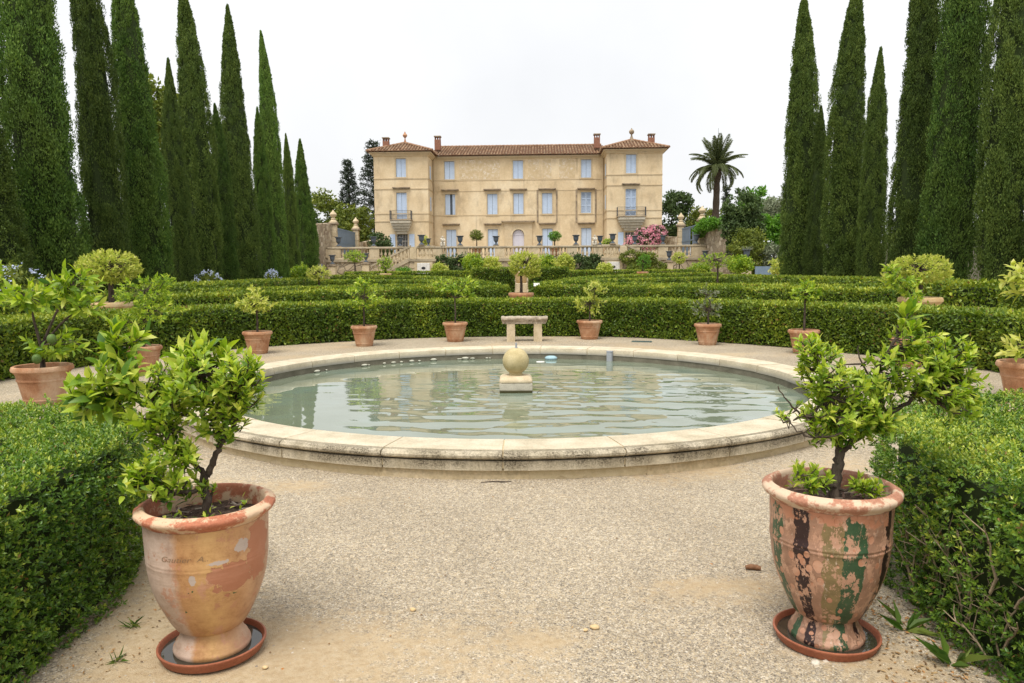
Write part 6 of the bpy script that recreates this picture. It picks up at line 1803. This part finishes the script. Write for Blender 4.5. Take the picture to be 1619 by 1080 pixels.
tl = empty('citrus_tree', (-1.205, 2.86, 0), 0, 'spreading citrus tree rooted in the ochre urn, long leafy branch to the left', 'tree', 'citrus trees in the big urns')
near_tree(tl, zL,
          [([(0.01, 0, 0.54), (0.0, 0.0, 0.62), (-0.01, 0.01, 0.68), (0.0, 0.02, 0.72)], 0.019, 0.016),
           ([(0.0, 0.02, 0.71), (0.03, 0.02, 0.77), (0.055, 0.03, 0.84), (0.045, 0.03, 0.93), (0.02, 0.0, 1.02), (0.0, 0.0, 1.1)], 0.014, 0.006),
           ([(0.045, 0.03, 0.82), (0.09, 0.02, 0.87), (0.14, 0.0, 0.96), (0.15, 0.0, 1.06)], 0.011, 0.005),
           ([(0.0, 0.02, 0.71), (-0.04, 0.0, 0.76), (-0.07, -0.02, 0.80), (-0.12, -0.03, 0.88), (-0.10, 0, 1.0)], 0.011, 0.005),
           ([(-0.005, 0.0, 0.66), (-0.07, -0.04, 0.66), (-0.14, -0.06, 0.66), (-0.20, -0.08, 0.70)], 0.010, 0.005),
           ([(-0.12, -0.03, 0.86), (-0.18, 0.0, 0.96), (-0.21, 0.02, 1.04), (-0.30, 0.03, 1.06), (-0.40, 0.02, 1.02), (-0.46, 0.0, 1.06)], 0.010, 0.006),
           ([(-0.30, 0.03, 1.06), (-0.36, 0.06, 1.14), (-0.36, 0.08, 1.22)], 0.006, 0.004)],
          [(-0.24, 0.0, 0.99, 0.10, 0.1, 0.09, 15, 0.058, 11), (-0.40, 0.0, 0.98, 0.10, 0.08, 0.05, 8, 0.072, 10), (0.06, 0.0, 0.90, 0.09, 0.08, 0.06, 9, 0.042, 10), (-0.20, -0.08, 0.74, 0.10, 0.08, 0.06, 12, 0.050, 11), (-0.04, -0.06, 0.80, 0.07, 0.06, 0.05, 7, 0.043, 11), (-0.10, 0.0, 1.05, 0.12, 0.12, 0.09, 18, 0.041, 12), (0.03, 0.0, 1.12, 0.22, 0.17, 0.11, 92, 0.039, 13), (0.0, 0.02, 1.0, 0.17, 0.15, 0.11, 55, 0.038, 12), (0.15, 0.0, 1.08, 0.09, 0.13, 0.13, 43, 0.037, 13), (0.12, 0.0, 0.96, 0.07, 0.1, 0.08, 18, 0.034, 11),
           (-0.14, -0.06, 0.71, 0.13, 0.12, 0.06, 31, 0.047, 11), (-0.12, -0.04, 0.82, 0.10, 0.1, 0.07, 24, 0.041, 11), (-0.16, 0.0, 0.93, 0.08, 0.08, 0.07, 18, 0.041, 11), (0.0, 0, 0.66, 0.05, 0.06, 0.03, 7, 0.030, 9),
           (-0.36, 0.02, 1.12, 0.14, 0.10, 0.08, 19, 0.077, 10), (-0.47, 0.0, 1.04, 0.09, 0.08, 0.05, 10, 0.070, 9), (-0.33, 0.06, 1.25, 0.10, 0.08, 0.06, 10, 0.077, 9), (-0.02, 0.05, 1.20, 0.12, 0.1, 0.04, 9, 0.074, 9)],
          41, MAT['citrus_o'], MAT['citrus'])
tr = empty('citrus_tree', (1.268, 2.91, 0), 0, 'bushy citrus tree rooted in the striped urn, leaning to the right', 'tree', 'citrus trees in the big urns')
near_tree(tr, zR,
          [([(0.015, 0, 0.56), (0.02, 0.0, 0.66), (0.03, 0.01, 0.73), (0.04, 0.01, 0.79)], 0.024, 0.019),
           ([(0.035, 0.01, 0.77), (0.09, 0.0, 0.83), (0.17, 0.0, 0.89), (0.24, 0.0, 0.94), (0.34, 0.02, 1.0), (0.45, 0.02, 1.09)], 0.015, 0.006),
           ([(0.035, 0.01, 0.78), (0.0, 0.0, 0.88), (-0.03, 0.0, 0.98), (-0.06, 0.0, 1.1), (-0.08, 0, 1.18)], 0.013, 0.005),
           ([(0.17, 0.0, 0.89), (0.20, 0.02, 0.99), (0.18, 0.02, 1.1), (0.24, 0.02, 1.22), (0.26, 0.02, 1.30)], 0.010, 0.0045),
           ([(0.02, 0.0, 0.64), (-0.04, -0.05, 0.65), (-0.11, -0.07, 0.67), (-0.16, -0.08, 0.71)], 0.008, 0.0035),
           ([(0.02, 0.0, 0.63), (0.06, -0.06, 0.645), (0.11, -0.08, 0.65)], 0.007, 0.0035),
           ([(-0.03, 0.0, 0.98), (-0.12, -0.03, 0.93), (-0.19, -0.04, 0.98), (-0.24, -0.05, 1.05)], 0.006, 0.002),
           ([(-0.01, 0.0, 0.90), (-0.09, -0.05, 0.85), (-0.16, -0.06, 0.88), (-0.20, -0.06, 0.92)], 0.005, 0.002),
           ([(0.20, 0.02, 1.02), (0.13, 0.04, 1.12), (0.11, 0.05, 1.2)], 0.005, 0.0022)],
          [(0.14, 0.0, 0.90, 0.12, 0.1, 0.06, 14, 0.040, 11), (-0.03, 0.0, 1.10, 0.11, 0.12, 0.12, 55, 0.035, 12), (0.03, 0.0, 0.93, 0.15, 0.14, 0.11, 92, 0.038, 12), (0.12, 0.0, 1.0, 0.13, 0.14, 0.12, 55, 0.037, 12), (0.30, 0.0, 1.12, 0.17, 0.14, 0.10, 76, 0.038, 12),
           (0.43, 0.0, 1.05, 0.14, 0.12, 0.08, 55, 0.038, 12), (0.30, 0.0, 1.24, 0.13, 0.1, 0.05, 24, 0.037, 11), (0.26, 0.0, 1.33, 0.03, 0.03, 0.03, 3, 0.077, 7), (0.52, 0.0, 0.96, 0.07, 0.06, 0.05, 15, 0.037, 11),
           (-0.10, -0.06, 0.70, 0.10, 0.07, 0.05, 24, 0.034, 11), (0.10, -0.08, 0.67, 0.07, 0.05, 0.03, 15, 0.034, 10), (-0.10, 0.0, 1.20, 0.07, 0.07, 0.05, 15, 0.034, 10), (0.47, 0.0, 1.17, 0.09, 0.08, 0.07, 21, 0.037, 11), (-0.19, -0.05, 0.95, 0.06, 0.04, 0.05, 10, 0.024, 7)],
          42, MAT['citrus_o'], MAT['citrus'])
# herbs in the urns
r = np.random.default_rng(60)
n = 40
P = np.stack([r.uniform(-0.15, 0.15, n), r.uniform(-0.16, 0.1, n), np.full(n, zL + 0.03) + r.random(n) * 0.03], 1)
tag(obj('seedlings', inst_leaves(P, unit(np.array([0, 0, 0.5]) + r.normal(0, 0.7, (n, 3))), unit(np.array([0, 0, 1.0]) + r.normal(0, 0.4, (n, 3))), r.uniform(0.02, 0.035, n), r.integers(0, 4, n), MAT['citrus'], r.random(n)), uL), kind='stuff')
# pots half hidden behind the urns
for x, y, lab in ((-1.50, 3.62, 'small clay pot half hidden behind the ochre urn'), (1.42, 3.5, 'small clay pot half hidden behind the striped urn')):
    t = empty('clay_pot', (x, y, 0), 0, lab, 'pot', 'spare pots behind the urns')
    pot(t, 0.17, 0.40 if x < 0 else 0.42, 'terra')

# weeds and fallen leaves by the right hedge
r = np.random.default_rng(64)
for (x, y, lab) in ((1.62, 2.98, 'tuft of broad leaved weed at the foot of the right hedge'), (1.66, 2.72, 'drooping weed with long leaves beside the right hedge foot'), (-1.62, 3.05, 'small grass tuft at the foot of the left hedge'), (-1.55, 2.78, 'small grass tuft nearest the ochre urn saucer')):
    t = empty('weed', (x, y, 0), 0, lab, 'weed', 'weeds along the path edges')
    n = 9 if x > 0 else 14
    a = r.uniform(0, 6.28, n); D = np.stack([np.cos(a), np.sin(a), r.uniform(0.4, 1.4, n)], 1)
    L = r.uniform(0.09, 0.16, n) if x > 0 else r.uniform(0.03, 0.07, n)
    obj('blades', leaf_mesh('blades', np.tile([0, 0, 0.0], (n, 1)) + r.normal(0, 0.012, (n, 3)) * [1, 1, 0], D, rand_unit(r, n) + [0, 0, 1], L, L * (0.2 if x > 0 else 0.07), MAT['grass'], 7, bend=0.3), t)
n = 900
P = np.stack([r.uniform(1.35, 1.95, n), r.uniform(2.2, 3.3, n), np.zeros(n)], 1); P[:, 2] = gz_near(P[:, :2]) + 0.004
litter = leafmat('leaf_litter', [(0.10, 0.055, 0.025), (0.25, 0.15, 0.06), (0.40, 0.28, 0.14), (0.45, 0.20, 0.06)], trans=0.1, rough=0.8)
tag(obj('leaf_litter', leaf_mesh('leaf_litter', P, rand_unit(r, n) * [1, 1, 0.2], np.tile([0, 0, 1.0], (n, 1)) + r.normal(0, 0.3, (n, 3)), r.uniform(0.010, 0.028, n), 0.010, litter, 9)), 'dry brown leaf litter under the right hedge', 'litter', kind='stuff')

for lab, fx, fy, n in (('dry leaf litter along the foot of the left hedge', lambda k: r.uniform(-1.85, -1.45, k), lambda k: r.uniform(2.3, 3.9, k), 260), ('few dry leaf scraps strewn over the open gravel', lambda k: r.uniform(-1.2, 1.2, k), lambda k: r.uniform(2.6, 5.1, k), 90)):
    P = np.stack([fx(n), fy(n), np.zeros(n)], 1); P[:, 2] = gz_near(P[:, :2]) + 0.004
    tag(obj('leaf_litter', leaf_mesh('leaf_litter', P, rand_unit(r, n) * [1, 1, 0.2], np.tile([0, 0, 1.0], (n, 1)) + r.normal(0, 0.3, (n, 3)), r.uniform(0.008, 0.02, n), 0.008, litter, 10)), lab, 'litter', kind='stuff')

# ---------------------------------------------------------------- background trees and shrubs
def clump_tree(name, label, x, y, z0, trunk_h, crowns, mat, leaf=0.22, dens=1.0, seed=0, trunk_r=0.2, cat='tree', group=None, up=0.2):
    """crown built of many leaf clumps spread through uneven ellipsoids (cx,cy,cz,rx,ry,rz) relative to base"""
    r = np.random.default_rng(seed + 900)
    t = empty(name, (x, y, z0), 0, label, cat, group)
    P, N, S = [], [], []
    q = MB(); top = Vector((0, 0, trunk_h))
    q.tube([(0, 0, -0.2), (0.05, 0, trunk_h * 0.5), top], [trunk_r * 1.2, trunk_r, trunk_r * 0.8], 7)
    for (cx, cy, cz, rx, ry, rz) in crowns:
        q.tube([top, (top + Vector((cx, cy, cz))) / 2 + Vector((0, 0, 0.1)), (cx, cy, cz)], [trunk_r * 0.6, trunk_r * 0.4, trunk_r * 0.15], 5)
        sz = (rx * ry * rz) ** (1 / 3); cl = max(0.18, 0.27 * sz)
        nc = int(20 * (rx * rz + rx * ry + ry * rz) / 3 / (cl * cl) * 0.25) + 8
        C = np.array([cx, cy, cz]) + rand_unit(r, nc) * (0.55 + 0.45 * r.random((nc, 1)) ** 0.5) * [rx, ry, rz]
        per = int(dens * 19 * (cl / leaf) ** 2 * 0.5) + 12
        ci = np.repeat(np.arange(nc), per); n = len(ci)
        cs = cl * r.uniform(0.7, 1.3, nc)[ci]
        U = rand_unit(r, n)
        P.append(C[ci] + U * (cs * (0.6 + 0.5 * r.random(n)))[:, None] * [1, 1, 0.8]); N.append(unit(U + 0.5 * r.normal(size=(n, 3)) + [0, 0, 0.3]))
        S.append(np.clip(0.45 + r.normal(0, 0.18, n) + (r.random(nc)[ci] - 0.5) * 0.4, 0, 1))
    P, N, S = map(np.concatenate, (P, N, S)); n = len(P)
    q.build('trunk', MAT['bark'], t, smooth=True)
    D = unit(r.normal(size=(n, 3)) + [0, 0, up]); L = leaf * 1.12 * r.uniform(0.7, 1.3, n)
    tag(obj('crown', leaf_mesh('crown', P, D, N, L, L * 0.6, MAT[mat], seed, rnd=S), t), kind='stuff')
    return t


BG = 'trees around the house'
clump_tree('broadleaf_tree', 'big yellowish green tree left of the house behind the gate', -21.5, 84, TZ, 3.0, [(0, 0, 5.0, 3.2, 3, 2.8), (2.4, 0, 3.4, 2.6, 2.4, 2.2), (-2.6, 0, 3.2, 2.6, 2.4, 2.4)], 'tree_a', 0.30, 0.8, 1, group=BG)
clump_tree('broadleaf_tree', 'lower green tree against the left tower wall', -17.0, 82, TZ, 2.5, [(0, 0, 3.8, 2.5, 2.4, 2.2), (-1.5, 0, 2.4, 2.0, 2, 1.8), (1.0, 0, 1.8, 1.6, 1.5, 1.5)], 'tree_a', 0.28, 0.8, 2, group=BG)
clump_tree('broadleaf_tree', 'dark tree filling the gap behind the last left cypress', -23.5, 76, TZ - 1.0, 2.5, [(0, 0, 3.6, 2.8, 2.4, 2.4), (2.2, 0, 5.2, 1.8, 1.8, 1.4), (0, 0, 1.5, 2.4, 2, 1.8)], 'tree_b', 0.28, 0.8, 3, group=BG)
clump_tree('broadleaf_tree', 'dark green tree right of the house behind the oleander', 17.4, 84, TZ, 2.5, [(0, 0, 4.2, 2.6, 2.4, 2.6), (1.0, 0, 6.4, 1.6, 1.5, 1.3), (-0.6, 0, 1.8, 2.2, 2.2, 1.8)], 'tree_b', 0.28, 0.8, 4, group=BG)
clump_tree('broadleaf_tree', 'olive green tree behind the right gate pillars', 21.2, 82, TZ, 2.5, [(0, 0, 3.6, 2.2, 2.2, 2.2), (1.6, 0, 2.2, 2.0, 2, 1.8)], 'tree_a', 0.28, 0.8, 5, group=BG)
clump_tree('broadleaf_tree', 'tall dark dense tree behind the right stone wall', 18.0, 58.5, 0.3, 2.5, [(-0.1, 0, 6.0, 1.35, 1.2, 1.3), (-0.5, 0, 4.6, 1.2, 1.1, 1.3), (0.5, 0, 4.4, 1.2, 1.1, 1.4), (-0.1, 0, 2.8, 1.1, 1.0, 1.2)], 'tree_b', 0.2, 1.0, 6, group=BG)
clump_tree('broadleaf_tree', 'bright green tree top behind the tall dark one', 23.4, 72, 1.0, 3.5, [(0, 0, 6.6, 1.5, 1.5, 1.5), (1.0, 0, 5.4, 1.6, 1.6, 1.5)], 'tree_d', 0.28, 0.8, 7, group=BG)
clump_tree('olive_tree', 'grey green rounded olive tree beside the right cypress row', 24.2, 68, 0.5, 3.0, [(0, 0, 6.1, 1.9, 1.8, 1.3), (-1.0, 0, 5.2, 1.5, 1.5, 1.2)], 'tree_c', 0.22, 0.9, 8, group=BG)
clump_tree('vine_thicket', 'wall of bright green vine beside the right cypress row', 20.8, 60.0, 0, 1.5, [(-0.8, 0, 4.9, 1.1, 0.7, 0.9), (0.6, 0, 4.9, 1.2, 0.7, 0.9), (-0.4, 0, 3.7, 1.3, 0.7, 1.0), (1.0, 0, 3.7, 1.2, 0.7, 1.0)], 'tree_d', 0.2, 0.9, 9, cat='vine')
clump_tree('round_bush', 'round feathery yellowish bush below the dark tree', 17.2, 55.0, 0.2, 1.0, [(0.1, 0, 3.0, 1.35, 1.2, 1.3), (0.2, 0, 1.8, 1.4, 1.2, 1.0)], 'tree_a', 0.15, 1.0, 10, 0.08, 'bush')
clump_tree('grey_shrub', 'silvery spiky shrub left of the right cypresses', 19.0, 54.5, 0, 0.8, [(0, 0, 2.4, 0.8, 0.8, 0.9), (0.3, 0, 1.6, 0.9, 0.8, 0.8)], 'tree_c', 0.15, 0.8, 11, 0.06, 'bush')
clump_tree('ivy_bush', 'dark ivy bush beside the left tower barred window', -12.4, 70.5, TZ, 0.8, [(0, 0, 1.5, 1.0, 0.9, 1.1), (0.5, 0, 0.8, 0.8, 0.8, 0.8)], 'tree_b', 0.17, 1.0, 12, 0.08, 'bush')
clump_tree('ivy_bush', 'dark round bush before the right gate', 16.9, 65.4, TZ - 0.3, 0.8, [(0.2, 0, 1.8, 0.75, 0.7, 1.2)], 'tree_b', 0.16, 1.0, 13, 0.08, 'bush')
clump_tree('ivy_bush', 'dark leafy mass against the terrace wall left of the axis', -4.2, 62.6, 0, 0.8, [(-1.7, 0, 1.8, 1.3, 0.7, 1.1), (0.2, 0, 1.9, 1.4, 0.7, 1.0), (1.5, 0, 1.8, 1.1, 0.7, 0.9)], 'tree_b', 0.17, 0.9, 14, 0.07, 'bush')
clump_tree('ivy_bush', 'dark leafy mass against the terrace wall right of the axis', 5.4, 62.6, 0, 0.8, [(-1.6, 0, 1.8, 1.1, 0.7, 0.9), (0.0, 0, 1.9, 1.4, 0.7, 1.0), (1.6, 0, 1.8, 1.3, 0.7, 1.1)], 'tree_b', 0.17, 0.9, 15, 0.07, 'bush')
for k, (x, y, rx, cz, rz, mt, lab) in enumerate(((-2.9, 56, 0.75, 2.2, 0.65, 'citrus', 'yellow green tree left of the central tub before the terrace wall'), (-1.5, 57, 0.7, 2.1, 0.6, 'citrus_y', 'second yellowish tree just left of the central tub'),
                                                 (2.6, 57, 0.65, 2.15, 0.6, 'citrus', 'yellow green tree just right of the central tub before the wall'), (3.9, 56, 0.75, 2.1, 0.65, 'citrus_y', 'outer yellowish tree right of the central tub'),
                                                 (-5.3, 55.5, 0.55, 1.75, 0.4, 'citrus_y', 'low bright bush right of the left cellar door'), (-8.0, 55.5, 0.55, 1.45, 0.35, 'tree_d', 'low green bush left of the left cellar door'),
                                                 (6.9, 55.5, 0.55, 1.7, 0.4, 'citrus_y', 'low bright bush left of the right cellar door'), (9.2, 55.8, 0.5, 1.6, 0.4, 'tree_a', 'low bush right of the right cellar door'),
                                                 (13.9, 55.5, 0.8, 1.6, 0.4, 'citrus', 'low light bush below the right end of the balustrade'), (14.9, 49, 0.8, 1.9, 0.5, 'citrus', 'light green tree left of the agave urn'), (17.0, 47, 0.8, 1.7, 0.6, 'citrus_y', 'light green bush before the small right fence'),
                                                 (-14.5, 49.5, 0.75, 1.9, 0.55, 'citrus', 'light green bush before the last left cypress'), (-13.0, 46, 0.5, 1.6, 0.4, 'citrus', 'bright bush between cypress feet in the left row'), (11.8, 21.2, 0.6, 1.15, 0.35, 'citrus', 'low light green bush before the right wall'))):
    clump_tree('garden_shrub', lab, x, y, 0, cz - rz * 0.8, [(0, 0, cz, rx, rx * 0.8, rz), (rx * 0.3, 0, cz - rz * 0.4, rx * 0.7, rx * 0.6, rz * 0.7)], mt, 0.13, 0.65, 30 + k, 0.05, 'shrub', 'light green shrubs near the terrace')
clump_tree('creeper', 'green creeper hanging over the right stone wall top', 17.0, 62.0, 4.4, 0.4, [(-0.6, 0.5, 0.9, 0.8, 1.4, 0.5), (0.4, -0.8, 0.9, 0.6, 1.4, 0.5), (-0.8, 2.4, 0.5, 0.5, 0.9, 0.6)], 'tree_d', 0.16, 0.8, 50, 0.03, 'creeper')
clump_tree('creeper', 'pale green climber trailing over the right stair rail', 9.8, 61.4, 0.2, 1.0, [(0, 0, 2.4, 0.9, 0.4, 0.6), (1.3, 0, 2.3, 0.9, 0.4, 0.5), (0.6, 0, 1.6, 1.0, 0.35, 0.5), (2.2, 0, 1.6, 0.7, 0.35, 0.4)], 'tree_a', 0.13, 0.5, 51, 0.03, 'creeper')
# far tops seen between the left cypresses
clump_tree('broadleaf_tree', 'pale tree top seen between the left cypresses', -18.6, 42.0, 0, 6.0, [(0, 0, 9.8, 1.4, 1.4, 1.6), (0.6, 0, 7.2, 1.5, 1.4, 1.4)], 'tree_a', 0.24, 0.5, 52, group=BG)
clump_tree('broadleaf_tree', 'second pale tree top seen between the left cypresses', -17.8, 37.5, 0, 6.0, [(0, 0, 9.6, 1.1, 1.1, 1.5), (0.3, 0, 6.4, 1.3, 1.2, 1.4)], 'tree_a', 0.24, 0.5, 53, group=BG)
for k in range(6):
    clump_tree('broadleaf_tree', ['dark tree behind the first left cypresses', 'dark tree behind the fourth left cypress', 'dark tree behind the middle of the left row', 'dark tree behind the right wall near the edge', 'dark tree behind the middle of the right row', 'dark tree behind the right wall beside the vine'][k],
               [-19, -19.5, -20, 21.5, 21.5, 22.5][k], [22, 29, 39, 20, 28, 41][k], 0, 1.5, [(0, 0, 2.6, 2.4, 2.6, 1.6), (0, 2, 1.6, 2.4, 2.6, 1.5), (0.4, -2, 1.9, 2.2, 2.4, 1.5)], 'tree_b', 0.30, 0.6, 60 + k, group=BG)


def plumbago(label, x, y, seed, h=1.3, w=1.2):
    t = clump_tree('flowering_shrub', label, x, y, 0, 0.5, [(0, 0, h * 0.6, w, w, h * 0.5)], 'tree_a', 0.10, 0.7, seed, 0.04, 'shrub', 'blue flowering shrubs at the cypress feet')
    r = np.random.default_rng(seed); n = 90
    U = rand_unit(r, n); U[:, 2] = np.abs(U[:, 2]); C = U * [w * 1.08, w * 1.08, h * 0.6] + [0, 0, h * 0.6]
    P = np.repeat(C, 6, 0) + r.normal(0, 0.03, (n * 6, 3))
    tag(obj('blossoms', leaf_mesh('blossoms', P, rand_unit(r, n * 6), rand_unit(r, n * 6), 0.06, 0.05, MAT['blueflower'], seed), t), kind='stuff')


plumbago('blue flowering shrub at the far left below the broad cypress', -11.9, 17.2, 71, 1.5, 1.2)
plumbago('pale blue flowering shrub at the feet of the middle left cypresses', -12.4, 30.6, 72, 1.35, 0.6)
plumbago('pale flowering shrub beside the seventh left cypress', -12.3, 38.5, 73, 1.4, 0.4)

# oleander
t = clump_tree('oleander', 'pink flowering oleander in front of the right tower', 12.1, 67.5, TZ, 0.7, [(0, 0, 1.7, 1.3, 0.9, 1.0), (0.9, 0, 2.2, 0.9, 0.8, 0.7), (-1.0, 0, 1.4, 0.8, 0.7, 0.6)], 'tree_b', 0.16, 0.5, 75, 0.06, 'shrub')
r = np.random.default_rng(76)
P = []
for (cx, cz, rx, rz, n) in ((0, 1.7, 1.3, 1.0, 85), (0.8, 2.2, 0.9, 0.7, 60), (-1.1, 1.4, 0.8, 0.6, 40)):
    U = rand_unit(r, n); U[:, 1] = -np.abs(U[:, 1]); C = np.array([cx, -0.1, cz]) + U * [rx, 1.0, rz]
    P.append(np.repeat(C, 10, 0) + r.normal(0, 0.08, (n * 10, 3)))
P = np.concatenate(P)
tag(obj('blossoms', leaf_mesh('blossoms', P, rand_unit(r, len(P)), rand_unit(r, len(P)), 0.14, 0.12, MAT['pink'], 4), t), kind='stuff')


def conifer(label, x, y, h, w, seed, sparse=1.0):
    r = np.random.default_rng(seed); t = empty('conifer_tree', (x, y, TZ), 0, label, 'tree', 'dark conifers left of the house')
    MB().tube([(0, 0, 0), (0.05, 0, h * 0.5), (0, 0, h)], [0.22, 0.14, 0.02], 7).build('trunk', MAT['bark'], t)
    P, D, N = [], [], []; q = MB()
    nb = int(70 * sparse)
    for k in range(nb):
        f = 0.15 + 0.83 * k / nb; a = k * 2.4 + r.normal(0, 0.3); ln = w * (1.02 - f) ** 0.7 * r.uniform(0.6, 1.15) + 0.15
        d = np.array([math.cos(a), math.sin(a), 0.25]); b = np.array([0, 0, f * h])
        q.tube([tuple(b), tuple(b + d * ln * 0.6 + [0, 0, -0.06]), tuple(b + d * ln)], [0.03, 0.02, 0.008], 4, cap=False)
        m = int(190 * ln / w) + 50; s = r.random(m) ** 0.7
        P.append(b + d * (ln * s)[:, None] + r.normal(0, 0.13, (m, 3))); D.append(d + r.normal(0, 0.7, (m, 3))); N.append(rand_unit(r, m) + [0, 0, 0.8])
    q.build('branches', MAT['bark'], t)
    P, D, N = map(np.concatenate, (P, D, N))
    tag(obj('needles', leaf_mesh('needles', P, D, N, 0.24, 0.10, MAT['conifer'], seed), t), kind='stuff')


conifer('tall dark conifer against the left tower corner', -15.6, 86.5, 14.0, 2.9, 81, 1.3)
conifer('smaller dark conifer standing further left of the tower', -19.3, 90.0, 12.4, 2.0, 82, 1.0)
conifer('tiny conifer tip showing above the dark right tree', 26.2, 92.0, 9.4, 0.8, 83, 0.4)


def palm(x, y, z, h, label):
    t = empty('palm_tree', (x, y, z), 0, label, 'palm')
    prof = [(0.62, -0.2), (0.56, 1.0)]
    q = MB(); pts, rad = [], []
    for k in range(15):
        f = k / 14; pts.append((0.25 * math.sin(f * 1.4), 0, f * h)); rad.append(0.40 - 0.13 * f + (0.03 if k % 2 else 0) + (0.12 if f > 0.9 else 0))
    q.tube(pts, rad, 14)
    q.build('trunk', MAT['bark'], t, smooth=True)
    top = Vector(pts[-1]) + Vector((0, 0, 0.1)); r = np.random.default_rng(88)
    meshes = []
    for v in range(5):
        droop = [0.35, 0.7, 1.1, 1.5, 0.15][v]; L = 3.8; n = 17
        pos = []; ang = 0.0; p = np.array([0.0, 0, 0]); el = 0.25
        for k in range(n):
            pos.append(p.copy()); p = p + np.array([math.cos(el), 0, math.sin(el)]) * L / n; el -= droop / n * 1.9
        q = MB(); q.tube([tuple(a) for a in pos], [0.05 - 0.0027 * k for k in range(n)], 5)
        me0 = q
        P, D, N, LL = [], [], [], []
        for k in range(3, 68):
            f = k / 68; i = f * (n - 1); a = pos[int(i)] * (1 - i % 1) + pos[min(int(i) + 1, n - 1)] * (i % 1)
            tdir = pos[min(int(i) + 1, n - 1)] - pos[int(i) if int(i) < n - 1 else n - 2]; tdir = tdir / (np.linalg.norm(tdir) + 1e-9)
            for s in (-1, 1):
                P.append(a); D.append(tdir * 0.75 + np.array([0, s * 0.8, -0.35]) + r.normal(0, 0.08, 3)); N.append([0, 0, 1]); LL.append(0.75 * math.sin(math.pi * (0.12 + 0.86 * f)) ** 0.6 * r.uniform(0.85, 1.1))
        LL = np.array(LL)
        V, F = leaf_arrays(np.array(P), np.array(D), np.array(N, float), LL, 0.06, 0.1, 0.15)
        nq = len(V)
        q.add([tuple(a) for a in V], [tuple(int(b) for b in f) for f in F])
        me = q.mesh('frond', MAT['palm']); at = me.attributes.new('rnd', 'FLOAT', 'POINT'); at.data.foreach_set('value', r.random(len(me.vertices)).astype(np.float32))
        meshes.append(me)
    for k in range(44):
        ring = k / 44; v = 4 if ring < 0.12 else (0 if ring < 0.35 else 1 if ring < 0.6 else 2 if ring < 0.82 else 3)
        o = obj('frond', meshes[v], t, loc=top)
        o.rotation_euler = (0, [-1.15, -0.75, -0.35, -0.05, -1.35][v] if True else 0, k * 2.39996); o.scale = (float(r.uniform(0.85, 1.1)),) * 3
    q = MB(); q.tube([tuple(top), (0.3, 0, h + 4.2)], [0.04, 0.015], 5); q.build('spear_leaf', MAT['palm'], t)


palm(20.7, 77.0, TZ, 9.0, 'tall date palm with a wide crown right of the house')

# agave in the urn at the right
t = empty('agave_plant', (16.6, 53.0, 2.75), 0, 'spiky pale agave growing in the urn before the round bush', 'plant')
r = np.random.default_rng(91); n = 22; a = np.arange(n) * 2.4
D = np.stack([np.cos(a), np.sin(a), 0.5 + 1.2 * r.random(n)], 1)
for k in range(n):
    V, F = leaf_arrays(np.zeros((1, 3)), D[k:k + 1], np.array([[0, 0, 1.0]]), 0.62, 0.09, 0.2, 0.15)
    obj('spike_leaf', npmesh('spike_leaf', V, F, MAT['tree_c'], rnd=np.full(4, r.random())), t)
